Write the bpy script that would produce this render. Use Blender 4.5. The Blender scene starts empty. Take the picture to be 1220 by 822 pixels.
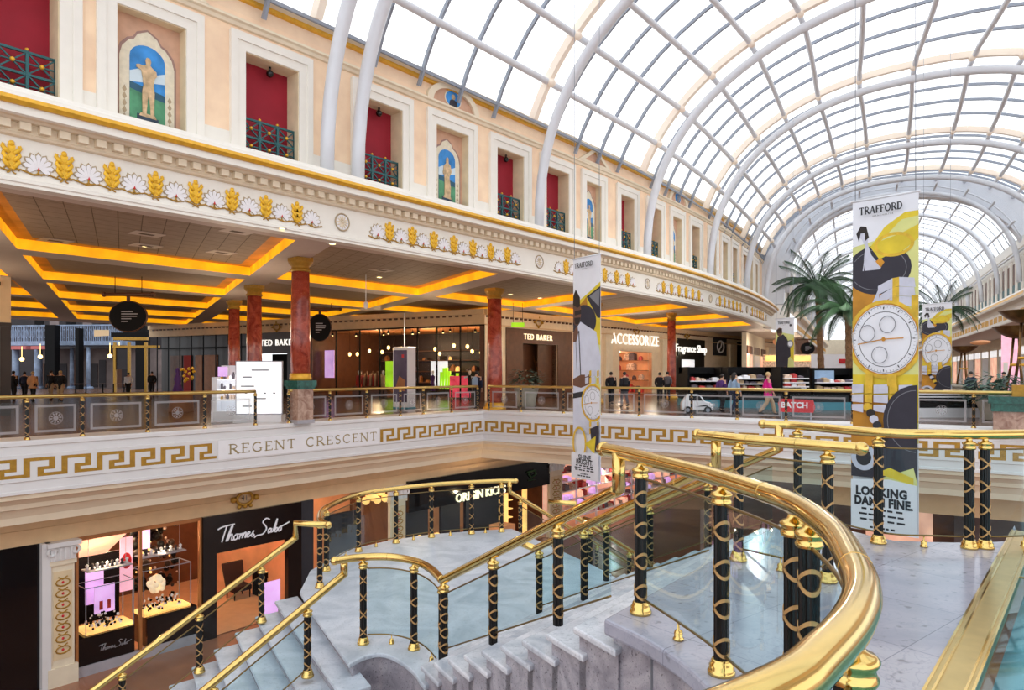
import bpy, bmesh, math, random
from mathutils import Vector, Matrix
random.seed(7)
C = bpy.context.scene.collection
PI = math.pi
# ------------------------------------------------------------------ camera model
F, HY, CX, EYE = 840.0, 444.0, 610.0, 1.65
def ray(px): return (px - CX) / F
def U(px, py, z):
    """floor-plan point of a picture position lying at height z"""
    Z = (EYE - z) * F / (py - HY)
    return Vector((ray(px) * Z, Z, z))
def at(px, py, Z):
    return Vector((ray(px) * Z, Z, EYE + (HY - py) * Z / F))
# ------------------------------------------------------------------ materials
MATS = {}
def lin(c):
    return tuple(((v / 12.92) if v <= 0.04045 else ((v + 0.055) / 1.055) ** 2.4) for v in c)
def rgb(r, g, b): return lin((r / 255, g / 255, b / 255))
def mat(name, col, rough=0.5, metal=0.0, var=0.08, scale=3.0, emit=0.0, emit_col=None, bump=0.0, spec=0.5):
    m = bpy.data.materials.new(name); m.use_nodes = True
    nt = m.node_tree; b = nt.nodes['Principled BSDF']
    tc = nt.nodes.new('ShaderNodeTexCoord'); nz = nt.nodes.new('ShaderNodeTexNoise')
    nz.inputs['Scale'].default_value = scale; nz.inputs['Detail'].default_value = 4
    nt.links.new(tc.outputs['Object'], nz.inputs['Vector'])
    rp = nt.nodes.new('ShaderNodeValToRGB')
    lo = [max(0, c * (1 - var)) for c in col]; hi = [min(1, c * (1 + var)) for c in col]
    rp.color_ramp.elements[0].position = .3; rp.color_ramp.elements[1].position = .7
    rp.color_ramp.elements[0].color = (*lo, 1); rp.color_ramp.elements[1].color = (*hi, 1)
    nt.links.new(nz.outputs['Fac'], rp.inputs['Fac']); nt.links.new(rp.outputs['Color'], b.inputs['Base Color'])
    b.inputs['Roughness'].default_value = rough; b.inputs['Metallic'].default_value = metal
    b.inputs['Specular IOR Level'].default_value = spec
    if emit:
        b.inputs['Emission Strength'].default_value = emit
        if emit_col: b.inputs['Emission Color'].default_value = (*emit_col, 1)
        else: nt.links.new(rp.outputs['Color'], b.inputs['Emission Color'])
    if bump:
        bp = nt.nodes.new('ShaderNodeBump'); bp.inputs['Strength'].default_value = bump; bp.inputs['Distance'].default_value = .02
        nt.links.new(nz.outputs['Fac'], bp.inputs['Height']); nt.links.new(bp.outputs['Normal'], b.inputs['Normal'])
    MATS[name] = m
    return m
def marble(name, base, vein, dark, rough=0.2, scale=1.5, tile=None, joint=None, rot=0.0, speck=0.5):
    m = bpy.data.materials.new(name); m.use_nodes = True
    nt = m.node_tree; N = nt.nodes.new; L = nt.links.new; b = nt.nodes['Principled BSDF']
    tc = N('ShaderNodeTexCoord')
    n1 = N('ShaderNodeTexNoise'); n1.inputs['Scale'].default_value = scale; n1.inputs['Detail'].default_value = 9; n1.inputs['Distortion'].default_value = 1.6
    n2 = N('ShaderNodeTexNoise'); n2.inputs['Scale'].default_value = scale * 16; n2.inputs['Detail'].default_value = 5
    n3 = N('ShaderNodeTexNoise'); n3.inputs['Scale'].default_value = scale * 5; n3.inputs['Detail'].default_value = 7; n3.inputs['Distortion'].default_value = 2.5
    for n in (n1, n2, n3): L(tc.outputs['Object'], n.inputs['Vector'])
    r1 = N('ShaderNodeValToRGB'); e = r1.color_ramp.elements
    e[0].position = .3; e[0].color = (*vein, 1); e[1].position = .62; e[1].color = (*base, 1)
    L(n1.outputs['Fac'], r1.inputs['Fac'])
    r3 = N('ShaderNodeValToRGB'); e = r3.color_ramp.elements
    e[0].position = .47; e[0].color = (0, 0, 0, 1); e[1].position = .5; e[1].color = (1, 1, 1, 1)
    x = e.new(.53); x.color = (0, 0, 0, 1)
    L(n3.outputs['Fac'], r3.inputs['Fac'])
    r2 = N('ShaderNodeValToRGB'); e = r2.color_ramp.elements
    e[0].position = .30; e[0].color = (1, 1, 1, 1); e[1].position = .40; e[1].color = (0, 0, 0, 1)
    L(n2.outputs['Fac'], r2.inputs['Fac'])
    ma = N('ShaderNodeMath'); ma.operation = 'MULTIPLY'; ma.inputs[1].default_value = .55; L(r3.outputs['Color'], ma.inputs[0])
    mx = N('ShaderNodeMixRGB'); L(ma.outputs[0], mx.inputs['Fac']); L(r1.outputs['Color'], mx.inputs['Color1']); mx.inputs['Color2'].default_value = (*vein, 1)
    mb = N('ShaderNodeMath'); mb.operation = 'MULTIPLY'; mb.inputs[1].default_value = speck; L(r2.outputs['Color'], mb.inputs[0])
    m2 = N('ShaderNodeMixRGB'); L(mb.outputs[0], m2.inputs['Fac']); L(mx.outputs['Color'], m2.inputs['Color1']); m2.inputs['Color2'].default_value = (*dark, 1)
    out = m2.outputs['Color']
    if tile:
        mp = N('ShaderNodeMapping'); mp.inputs['Rotation'].default_value = (0, 0, rot); L(tc.outputs['Object'], mp.inputs['Vector'])
        bk = N('ShaderNodeTexBrick'); bk.offset = 0.0; bk.inputs['Scale'].default_value = 1.0
        bk.inputs['Brick Width'].default_value = tile[0]; bk.inputs['Row Height'].default_value = tile[1]
        bk.inputs['Mortar Size'].default_value = tile[2]; bk.inputs['Mortar Smooth'].default_value = 0
        L(mp.outputs['Vector'], bk.inputs['Vector'])
        bk.inputs['Color1'].default_value = (1, 1, 1, 1); bk.inputs['Color2'].default_value = (.9, .9, .9, 1); bk.inputs['Mortar'].default_value = (*joint, 1)
        m3 = N('ShaderNodeMixRGB'); m3.blend_type = 'MULTIPLY'; m3.inputs['Fac'].default_value = 1
        L(out, m3.inputs['Color1']); L(bk.outputs['Color'], m3.inputs['Color2']); out = m3.outputs['Color']
    L(out, b.inputs['Base Color']); b.inputs['Roughness'].default_value = rough
    MATS[name] = m
    return m
def glass(name, tint, gloss=0.12, rough=0.02, haze=0.0, fres=.22):
    m = bpy.data.materials.new(name); m.use_nodes = True
    nt = m.node_tree; N = nt.nodes.new; L = nt.links.new
    nt.nodes.remove(nt.nodes['Principled BSDF']); o = nt.nodes['Material Output']
    t = N('ShaderNodeBsdfTransparent'); t.inputs['Color'].default_value = (*tint, 1)
    g = N('ShaderNodeBsdfGlossy'); g.inputs['Roughness'].default_value = rough; g.inputs['Color'].default_value = (.9, .97, 1, 1)
    lw = N('ShaderNodeLayerWeight'); lw.inputs['Blend'].default_value = .25
    mu = N('ShaderNodeMath'); mu.operation = 'MULTIPLY_ADD'; mu.inputs[1].default_value = fres; mu.inputs[2].default_value = gloss
    L(lw.outputs['Fresnel'], mu.inputs[0])
    mx = N('ShaderNodeMixShader'); L(mu.outputs[0], mx.inputs['Fac']); L(t.outputs[0], mx.inputs[1]); L(g.outputs[0], mx.inputs[2])
    last = mx
    if haze:
        d = N('ShaderNodeBsdfTranslucent'); d.inputs['Color'].default_value = (.9, .95, 1, 1)
        tcn = N('ShaderNodeTexCoord'); nz = N('ShaderNodeTexNoise'); nz.inputs['Scale'].default_value = .4; L(tcn.outputs['Object'], nz.inputs['Vector'])
        mm = N('ShaderNodeMath'); mm.operation = 'MULTIPLY'; mm.inputs[1].default_value = haze * 2; L(nz.outputs['Fac'], mm.inputs[0])
        m2 = N('ShaderNodeMixShader'); L(mm.outputs[0], m2.inputs['Fac']); L(mx.outputs[0], m2.inputs[1]); L(d.outputs[0], m2.inputs[2]); last = m2
    L(last.outputs[0], o.inputs['Surface'])
    MATS[name] = m
    return m
M = MATS
mat('cream', rgb(234, 219, 194), .55, var=.03)
mat('white_paint', rgb(238, 233, 224), .5, var=.02)
mat('cool_white', rgb(226, 225, 226), .45, var=.02)
mat('steel_white', rgb(222, 225, 232), .4, var=.02)
mat('beam_peach', rgb(255, 236, 218), .5, var=.05, scale=.6)
mat('bar_grey', rgb(146, 153, 166), .5, var=.04)
mat('peach', rgb(250, 216, 184), .75, var=.10, scale=1.6)
mat('shade_cream', rgb(226, 205, 168), .6, var=.04)
mat('gold', rgb(226, 170, 52), .38, .35, var=.12, scale=8)
mat('gold_leaf', rgb(240, 188, 48), .45, .2, var=.18, scale=14)
mat('gold_dark', rgb(176, 133, 46), .45, .3, var=.15, scale=10)
mat('shell', rgb(238, 235, 238), .5, var=.04)
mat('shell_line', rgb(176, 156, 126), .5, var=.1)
mat('teal_iron', rgb(44, 92, 96), .5, .2, var=.15, scale=8)
mat('window_red', rgb(152, 20, 42), .75, var=.08, scale=2)
mat('reveal', rgb(224, 206, 172), .7)
mat('ceiling', rgb(206, 190, 180), .6, var=.03)
mat('ceiling_tile', rgb(158, 138, 122), .7, var=.08, scale=4)
mat('tile_line', rgb(104, 88, 76), .8)
mat('cove', rgb(255, 172, 16), .6, var=.22, scale=1.1, emit=.8)
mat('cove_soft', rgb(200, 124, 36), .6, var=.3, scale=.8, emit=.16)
mat('lamp_warm', rgb(255, 226, 150), .5, emit=5)
mat('bulb', rgb(255, 206, 130), .5, emit=4)
mat('brass', rgb(222, 190, 116), .14, 1.0, var=.06, scale=5)
mat('brass_soft', rgb(200, 176, 116), .3, 1.0, var=.08, scale=7)
mat('brass_far', rgb(206, 180, 110), .32, .85, var=.06)
mat('edge_bronze', rgb(128, 106, 66), .35, .8)
mat('band', rgb(190, 150, 98), .45, .35, var=.1)
mat('black_post', rgb(14, 16, 18), .3, .3, var=.2)
mat('black', rgb(9, 8, 10), .6, var=.2, spec=.15)
mat('black_gloss', rgb(10, 10, 14), .12, var=.2)
mat('brown_dark', rgb(44, 30, 24), .4, var=.25, scale=1.5)
mat('brown_mid', rgb(96, 58, 36), .5, var=.2)
mat('wood_warm', rgb(170, 110, 62), .5, var=.15)
mat('beige_wall', rgb(222, 190, 148), .6, var=.05)
mat('beige_shop', rgb(236, 216, 186), .6, var=.05)
mat('stone_wall', rgb(232, 220, 196), .6, var=.05)
mat('white_emit', rgb(245, 246, 250), .5, emit=.75)
mat('soft_white', rgb(240, 240, 244), .4, var=.02)
mat('letter_white', rgb(255, 250, 240), .5, emit=1.0)
mat('letter_warm', rgb(255, 236, 200), .5, emit=1.0)
mat('letter_silver', rgb(214, 212, 218), .4, emit=.25)
mat('letter_gold', rgb(168, 150, 108), .5, .3)
mat('letter_grey', rgb(150, 146, 150), .5, .2)
mat('ink', rgb(38, 40, 48), .6)
mat('ink_grey', rgb(120, 122, 130), .6)
mat('shop_orange', rgb(214, 150, 104), .6, var=.25, scale=.7, emit=.22)  # shop light put into interior wall and floor colours as emission
mat('shop_floor', rgb(214, 156, 112), .35, var=.08, emit=.1)
mat('shop_pink', rgb(240, 176, 150), .6, var=.3, scale=.9, emit=.8)
mat('shop_glow', rgb(255, 190, 110), .6, var=.3, scale=1.0, emit=1.2)
mat('lilac', rgb(206, 164, 222), .5, var=.2, scale=1.5, emit=.8)
mat('pink_panel', rgb(236, 176, 196), .5, var=.1, emit=.7)
mat('red', rgb(206, 34, 44), .5, var=.1)
mat('magenta', rgb(236, 30, 150), .7, var=.1)
mat('green_lit', rgb(150, 205, 30), .5, var=.3, scale=1.2, emit=.9)
mat('pink_lit', rgb(240, 70, 90), .5, var=.4, scale=3, emit=.6)
mat('screen_dark', rgb(74, 62, 78), .2, var=.4, scale=1.3, emit=.25)
mat('teal_mat', rgb(70, 150, 170), .5, var=.1)
mat('car_white', rgb(238, 238, 242), .25, var=.02)
mat('rubber', rgb(24, 24, 26), .7)
mat('bronze', rgb(120, 88, 52), .28, .85, var=.3, scale=5)
mat('leaf', rgb(42, 74, 42), .55, var=.35, scale=3)
mat('leaf_blue', rgb(70, 98, 84), .6, var=.3, scale=4)
mat('trunk', rgb(126, 92, 62), .85, var=.35, scale=9, bump=.5)
mat('pot', rgb(186, 180, 166), .6, var=.1)
mat('skin', rgb(214, 168, 140), .6, var=.05)
mat('hair_dark', rgb(34, 24, 22), .6)
mat('hair_fair', rgb(200, 170, 120), .6)
mat('cloth_black', rgb(24, 24, 30), .85)
mat('cloth_navy', rgb(30, 40, 66), .85)
mat('cloth_peach', rgb(226, 170, 122), .85)
mat('cloth_white', rgb(226, 228, 236), .85)
mat('cloth_blue', rgb(150, 178, 208), .85)
mat('cloth_grey', rgb(96, 94, 100), .85)
mat('cloth_beige', rgb(186, 160, 128), .85)
mat('cloth_purple', rgb(82, 48, 112), .85)
mat('cloth_red', rgb(168, 50, 42), .85)
mat('banner_white', rgb(228, 230, 238), .7, var=.03)
mat('b_yellow', rgb(218, 194, 52), .7, var=.15, scale=2.5)
mat('b_lime', rgb(214, 216, 140), .7, var=.08, scale=2)
mat('b_amber', rgb(190, 132, 40), .7, var=.3, scale=2)
mat('b_dark', rgb(48, 46, 58), .7, var=.1)
mat('b_silver', rgb(198, 200, 216), .7, var=.08, scale=6)
mat('b_skin', rgb(108, 74, 58), .7)
mat('b_suit', rgb(206, 210, 226), .7, var=.05, scale=4)
mat('b_gold', rgb(216, 178, 54), .7, var=.2, scale=6)
mat('sky_paint', rgb(62, 140, 210), .8, var=.3, scale=2.2)
mat('cloud_paint', rgb(206, 222, 232), .8, var=.08)
mat('grass_paint', rgb(84, 146, 110), .8, var=.3, scale=3)
mat('sea_paint', rgb(54, 96, 120), .8, var=.2)
mat('statue_paint', rgb(206, 176, 138), .8, var=.3, scale=7)
mat('plinth_paint', rgb(58, 74, 92), .8, var=.3, scale=5)
mat('mural_back', rgb(206, 164, 138), .8, var=.1)
mat('mural_frame', rgb(228, 218, 196), .8, var=.08, scale=9)
mat('mural_shadow', rgb(160, 128, 120), .8)
mat('etch', rgb(200, 198, 202), .7, var=.05)
_nt = M['etch'].node_tree; _t = _nt.nodes.new('ShaderNodeBsdfTransparent'); _mx = _nt.nodes.new('ShaderNodeMixShader'); _mx.inputs['Fac'].default_value = .42
_nt.links.new(_t.outputs[0], _mx.inputs[1]); _nt.links.new(_nt.nodes['Principled BSDF'].outputs[0], _mx.inputs[2]); _nt.links.new(_mx.outputs[0], _nt.nodes['Material Output'].inputs['Surface'])
mat('iron_blue', rgb(140, 158, 186), .6, var=.25, scale=2)
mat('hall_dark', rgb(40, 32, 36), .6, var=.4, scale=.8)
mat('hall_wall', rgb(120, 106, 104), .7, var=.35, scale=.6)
mat('awning', rgb(196, 110, 110), .7)
mat('tile_brown', rgb(104, 78, 66), .22, var=.16, scale=.35)
mat('lower_floor', rgb(168, 118, 92), .25, var=.15, scale=.5)
mat('plinth_grey', rgb(170, 168, 176), .4, var=.08)
mat('goods_a', rgb(226, 190, 170), .6, var=.5, scale=5)
mat('goods_b', rgb(190, 60, 60), .6, var=.5, scale=6)
mat('goods_c', rgb(90, 80, 90), .4, var=.6, scale=7)
mat('velvet', rgb(46, 28, 30), .9)
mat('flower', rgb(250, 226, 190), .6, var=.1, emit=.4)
marble('deck_marble', rgb(174, 174, 188), rgb(146, 148, 164), rgb(96, 96, 108), .18, .8, (.9, .9, .003), rgb(190, 190, 198), rot=math.radians(-39), speck=.6)
marble('step_marble', rgb(212, 213, 220), rgb(164, 170, 182), rgb(110, 112, 122), .25, 1.7, speck=.35)
marble('stair_marble', rgb(200, 206, 216), rgb(164, 174, 186), rgb(92, 104, 116), .34, 1.4, speck=.3)
marble('side_granite', rgb(172, 168, 176), rgb(132, 128, 138), rgb(74, 70, 80), .25, 3.0, speck=.85)
marble('red_marble', rgb(186, 84, 62), rgb(128, 44, 34), rgb(214, 150, 126), .18, 2.2, speck=.3)
marble('green_marble', rgb(38, 104, 92), rgb(18, 62, 56), rgb(96, 150, 136), .2, 4, speck=.4)
marble('pink_marble', rgb(196, 166, 148), rgb(142, 104, 88), rgb(110, 80, 70), .2, 3.5, speck=.4)
marble('teal_marble', rgb(150, 196, 204), rgb(112, 166, 178), rgb(84, 140, 152), .15, 1.2, (1.6, .8, .005), rgb(200, 220, 220), rot=math.radians(-50), speck=.2)
glass('pane', (.74, .875, .90), .012, fres=.12)
glass('pane_far', (.84, .87, .88), .015, fres=.12)
glass('pane_clear', (.97, .98, .98), .0, fres=.03)
glass('roof_glass', (.985, .993, 1), .0, .1, haze=.02, fres=.015)
# ------------------------------------------------------------------ mesh builder
class MB:
    def __init__(s): s.v = []; s.f = []; s.m = []; s.sm = []
    def face(s, pts, mi=0, sm=False):
        k = len(s.v); s.v += [tuple(p) for p in pts]; s.f.append(tuple(range(k, k + len(pts)))); s.m.append(mi); s.sm.append(sm)
    def grid(s, rows, mi=0, sm=True, closed=False, cap=False):
        """rows: list of rings (lists of points)"""
        k = len(s.v); n = len(rows[0])
        for r in rows: s.v += [tuple(p) for p in r]
        for i in range(len(rows) - 1):
            for j in range(n if closed else n - 1):
                j2 = (j + 1) % n
                s.f.append((k + i * n + j, k + i * n + j2, k + (i + 1) * n + j2, k + (i + 1) * n + j)); s.m.append(mi); s.sm.append(sm)
        if cap:
            for b, rev in ((k, True), (k + (len(rows) - 1) * n, False)):
                q = tuple(range(b, b + n)); s.f.append(q[::-1] if rev else q); s.m.append(mi); s.sm.append(False)
    def hexa(s, p, mi=0):
        """p: 8 corners, bottom 4 then top 4"""
        k = len(s.v); s.v += [tuple(x) for x in p]
        for f in ((3, 2, 1, 0), (4, 5, 6, 7), (0, 1, 5, 4), (1, 2, 6, 5), (2, 3, 7, 6), (3, 0, 4, 7)):
            s.f.append(tuple(k + i for i in f)); s.m.append(mi); s.sm.append(False)
    def box(s, x0, x1, y0, y1, z0, z1, mi=0, T=None):
        p = [Vector(q) for q in ((x0, y0, z0), (x1, y0, z0), (x1, y1, z0), (x0, y1, z0), (x0, y0, z1), (x1, y0, z1), (x1, y1, z1), (x0, y1, z1))]
        if T: p = [T(q) for q in p]
        s.hexa(p, mi)
    def bar(s, a, b, w, h, mi=0):
        a = Vector(a); b = Vector(b); d = (b - a).normalized()
        up = Vector((0, 0, 1)) if abs(d.z) < .95 else Vector((1, 0, 0))
        x = d.cross(up).normalized() * (w / 2); y = x.cross(d).normalized() * (h / 2)
        s.hexa([a - x - y, a + x - y, b + x - y, b - x - y, a - x + y, a + x + y, b + x + y, b - x + y], mi)
    def tube(s, pts, r, n=8, mi=0, cap=True, closed=False):
        pts = [Vector(p) for p in pts]; rs = r if isinstance(r, (list, tuple)) else [r] * len(pts)
        rows = []; prev = None
        for i, p in enumerate(pts):
            a = pts[i - 1] if (i > 0 or closed) else p
            b = pts[(i + 1) % len(pts)] if (i < len(pts) - 1 or closed) else p
            d = (b - a)
            d = d.normalized() if d.length > 1e-9 else Vector((0, 0, 1))
            if prev is None:
                up = Vector((0, 0, 1)) if abs(d.z) < .9 else Vector((1, 0, 0))
                x = d.cross(up).normalized()
            else:
                x = (prev - d * prev.dot(d))
                x = x.normalized() if x.length > 1e-6 else d.cross(Vector((0, 0, 1))).normalized()
            prev = x; y = d.cross(x)
            rows.append([p + (x * math.cos(t * 2 * PI / n) + y * math.sin(t * 2 * PI / n)) * rs[i] for t in range(n)])
        if closed: rows.append(rows[0])
        s.grid(rows, mi, True, True, cap and not closed)
    def lathe(s, prof, c=(0, 0, 0), n=16, mi=0, sx=1, sy=1):
        c = Vector(c)
        rows = [[c + Vector((r * math.cos(t * 2 * PI / n) * sx, r * math.sin(t * 2 * PI / n) * sy, z)) for t in range(n)] for r, z in prof]
        s.grid(rows, mi, True, True, True)
    def ball(s, c, r, n=10, mi=0, sz=1, sx=1, sy=1):
        s.lathe([(max(1e-4, r * math.sin(PI * i / 8)), -r * sz * math.cos(PI * i / 8)) for i in range(9)], c, n, mi, sx, sy)
    def prism(s, poly, T, h0, h1, mi=0):
        """poly in 2D, T maps (x,y,h)->3D"""
        n = len(poly); a = [T(Vector((x, y, h0))) for x, y in poly]; b = [T(Vector((x, y, h1))) for x, y in poly]
        k = len(s.v); s.v += [tuple(p) for p in a + b]
        s.f.append(tuple(k + i for i in range(n - 1, -1, -1))); s.f.append(tuple(k + n + i for i in range(n))); s.m += [mi, mi]; s.sm += [False, False]
        for i in range(n):
            j = (i + 1) % n; s.f.append((k + i, k + j, k + n + j, k + n + i)); s.m.append(mi); s.sm.append(False)
    def build(s, name, mats, parent=None, recalc=True, bevel=0):
        me = bpy.data.meshes.new(name)
        me.from_pydata(s.v, [], s.f)
        if isinstance(mats, str): mats = [mats]
        for q in mats: me.materials.append(M[q])
        me.polygons.foreach_set('material_index', s.m); me.polygons.foreach_set('use_smooth', s.sm)
        if recalc:
            bm = bmesh.new(); bm.from_mesh(me)
            bmesh.ops.recalc_face_normals(bm, faces=bm.faces); bm.to_mesh(me); bm.free()
        me.update()
        return link(name, me, parent, bevel)
def link(name, me, parent=None, bevel=0):
    o = bpy.data.objects.new(name, me); C.objects.link(o)
    if bevel:
        b = o.modifiers.new('bevel', 'BEVEL'); b.width = bevel; b.segments = 2; b.limit_method = 'ANGLE'
    if parent is not None: attach(o, parent)
    return o
WORLD = {}
def attach(o, parent):
    o.parent = parent
    o.matrix_parent_inverse = WORLD.get(parent.name, Matrix()).inverted()
def thing(name, label, cat, loc=(0, 0, 0), group=None, rz=0.0, kind=None):
    o = bpy.data.objects.new(name, None); C.objects.link(o); o.location = loc; o.rotation_euler = (0, 0, rz)
    o.empty_display_size = .2
    WORLD[o.name] = Matrix.Translation(loc) @ Matrix.Rotation(rz, 4, 'Z')
    return tag(o, label, cat, group, kind)
def tag(o, label, cat, group=None, kind=None):
    o['label'] = label; o['category'] = cat
    if group: o['group'] = group
    if kind: o['kind'] = kind
    return o
def struct(o, label=None, cat=None):
    o['kind'] = 'structure'
    if label: o['label'] = label
    if cat: o['category'] = cat
    return o
def local(o, parent):
    """parent without undoing the parent's placement: mesh is in the parent's own frame"""
    o.parent = parent
    return o
def copy_of(o, parent, M4=None):
    c = o.copy(); C.objects.link(c); c.parent = parent
    if M4 is not None: c.matrix_local = M4
    return c
def frame(origin, xdir, zdir=(0, 0, 1)):
    """T mapping local (x along, y up, h outward) to the world; outward is x cross up"""
    o = Vector(origin); x = Vector(xdir).normalized(); y = Vector(zdir).normalized(); n = x.cross(y).normalized()
    return lambda q: o + x * q[0] + y * q[1] + n * (q[2] if len(q) > 2 else 0)
def text_into(mb, s, size, T, h=0.01, depth=0.0, mi=0, align='CENTER', sx=1.0, offset=0.0, spacing=1.0):
    cu = bpy.data.curves.new('t', 'FONT'); cu.body = s; cu.size = size; cu.align_x = align; cu.align_y = 'CENTER'
    cu.extrude = depth; cu.offset = offset; cu.space_character = spacing; cu.resolution_u = 3
    ob = bpy.data.objects.new('t', cu); C.objects.link(ob)
    dg = bpy.context.evaluated_depsgraph_get(); dg.update()
    me = bpy.data.meshes.new_from_object(ob.evaluated_get(dg))
    k = len(mb.v); mb.v += [tuple(T(Vector((v.co.x * sx, v.co.y, v.co.z + h)))) for v in me.vertices]
    for p in me.polygons:
        mb.f.append(tuple(k + i for i in p.vertices)); mb.m.append(mi); mb.sm.append(False)
    bpy.data.objects.remove(ob); bpy.data.curves.remove(cu); bpy.data.meshes.remove(me)
def catmull(pts, n=8):
    pts = [Vector(p) for p in pts]; out = []
    for i in range(len(pts) - 1):
        p0 = pts[max(i - 1, 0)]; p1 = pts[i]; p2 = pts[i + 1]; p3 = pts[min(i + 2, len(pts) - 1)]
        for j in range(n):
            t = j / n
            out.append(.5 * ((2 * p1) + (p2 - p0) * t + (2 * p0 - 5 * p1 + 4 * p2 - p3) * t * t + (3 * p1 - p0 - 3 * p2 + p3) * t ** 3))
    out.append(pts[-1]); return out
_UNIT = {}
def item(T, x0, x1, y0, y1, h0, h1, matn, name, label, cat, group):
    """one small boxed article standing in a wall frame: its own object"""
    if matn not in _UNIT:
        m = MB(); m.hexa([(.0, 0, 0), (1, 0, 0), (1, 0, 1), (0, 0, 1), (.04, .8, .04), (.96, .8, .04), (.96, .8, .96), (.04, .8, .96)]); m.hexa([(.2, .8, .2), (.8, .8, .2), (.8, .8, .8), (.2, .8, .8), (.25, 1, .25), (.75, 1, .25), (.75, 1, .75), (.25, 1, .75)])
        o = m.build('unit', [matn]); C.objects.unlink(o); _UNIT[matn] = o.data
    o = bpy.data.objects.new(name, _UNIT[matn]); C.objects.link(o)
    p = T(Vector((x0, y0, h0))); ax_ = T(Vector((x1, y0, h0))) - p; ay_ = T(Vector((x0, y1, h0))) - p; az_ = T(Vector((x0, y0, h1))) - p
    o.matrix_world = Matrix(((ax_.x, ay_.x, az_.x, p.x), (ax_.y, ay_.y, az_.y, p.y), (ax_.z, ay_.z, az_.z, p.z), (0, 0, 0, 1)))
    return tag(o, label, cat, group)
ORD = ['first', 'second', 'third', 'fourth', 'fifth', 'sixth', 'seventh', 'eighth', 'ninth', 'tenth', 'eleventh', 'twelfth', 'thirteenth', 'fourteenth', 'fifteenth', 'sixteenth']
# serif stroke letters for carved and printed capitals: (strokes as polylines with width factor, unit em height 1)
def arc(cx, cy, rx, ry, a0, a1, n=10):
    return [(cx + rx * math.cos(math.radians(a0 + (a1 - a0) * i / n)), cy + ry * math.sin(math.radians(a0 + (a1 - a0) * i / n))) for i in range(n + 1)]
SER = {
 'R': (.72, [([(.14, 0), (.14, 1)], 1), ([(.14, .97)] + arc(.3, .74, .26, .23, 90, -90) + [(.14, .51)], .6), ([(.34, .5), (.7, 0)], 1)], [(.14, 0), (.14, 1), (.7, 0)]),
 'E': (.6, [([(.14, 0), (.14, 1)], 1), ([(.14, .97), (.54, .97), (.54, .82)], .5), ([(.14, .52), (.42, .52)], .5), ([(.14, .03), (.58, .03), (.58, .2)], .5)], [(.14, 0), (.14, 1)]),
 'G': (.78, [(arc(.42, .5, .34, .48, 50, 310, 16), .8), ([(.66, .12), (.66, .42)], 1)], [(.66, .42)]),
 'N': (.82, [([(.13, 0), (.13, 1)], .6), ([(.13, 1), (.69, 0)], 1), ([(.69, 0), (.69, 1)], .6)], [(.13, 0), (.69, 1), (.08, 1)]),
 'T': (.68, [([(.34, 0), (.34, 1)], 1), ([(.06, .82), (.06, .97), (.62, .97), (.62, .82)], .5)], [(.34, 0)]),
 'C': (.72, [(arc(.42, .5, .34, .48, 50, 310, 16), .8), ([(.63, .76), (.63, .92)], .5)], []),
 'S': (.56, [(arc(.28, .74, .19, .23, 40, 270, 10)[:-1] + arc(.28, .26, .21, .25, 90, -140, 10), .8)], []),
 'A': (.76, [([(.08, 0), (.38, 1)], .55), ([(.38, 1), (.68, 0)], 1), ([(.2, .36), (.57, .36)], .45)], [(.08, 0), (.68, 0)]),
 'F': (.58, [([(.14, 0), (.14, 1)], 1), ([(.14, .97), (.54, .97), (.54, .82)], .5), ([(.14, .52), (.42, .52)], .5)], [(.14, 0), (.14, 1)]),
 'O': (.84, [(arc(.42, .5, .34, .48, 0, 360, 20), .85)], []),
 'D': (.8, [([(.14, 0), (.14, 1)], 1), ([(.14, .97)] + arc(.3, .5, .38, .47, 90, -90, 12) + [(.14, .03)], .7)], [(.14, 0), (.14, 1)]),
 ' ': (.5, [], [])}
def stroke2d(mb, pts, w, T, h, mi=0):
    for a, b in zip(pts, pts[1:]):
        dx, dy = b[0] - a[0], b[1] - a[1]; l = math.hypot(dx, dy) or 1e-6; nx, ny = -dy / l * w / 2, dx / l * w / 2; ex, ey = dx / l * w * .2, dy / l * w * .2
        mb.face([T(Vector((a[0] - ex + nx, a[1] - ey + ny, h))), T(Vector((a[0] - ex - nx, a[1] - ey - ny, h))), T(Vector((b[0] + ex - nx, b[1] + ey - ny, h))), T(Vector((b[0] + ex + nx, b[1] + ey + ny, h)))], mi)
def serif_text(mb, s, H, T, h=.01, mi=0, x0=0.0, weight=.14, spacing=.1, sx=1.0, center=False):
    W = sum(SER[c][0] + spacing for c in s) * H * sx
    x = x0 - (W / 2 if center else 0)
    for c in s:
        w, strokes, serifs = SER[c]
        for pts, k in strokes: stroke2d(mb, [(x + p[0] * H * sx, p[1] * H) for p in pts], weight * k * H, T, h, mi)
        for p in serifs: stroke2d(mb, [(x + (p[0] - .13) * H * sx, (abs(p[1] - .03)) * H), (x + (p[0] + .13) * H * sx, abs(p[1] - .03) * H)], .06 * H, T, h, mi)
        x += (w + spacing) * H * sx
    return W
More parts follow.
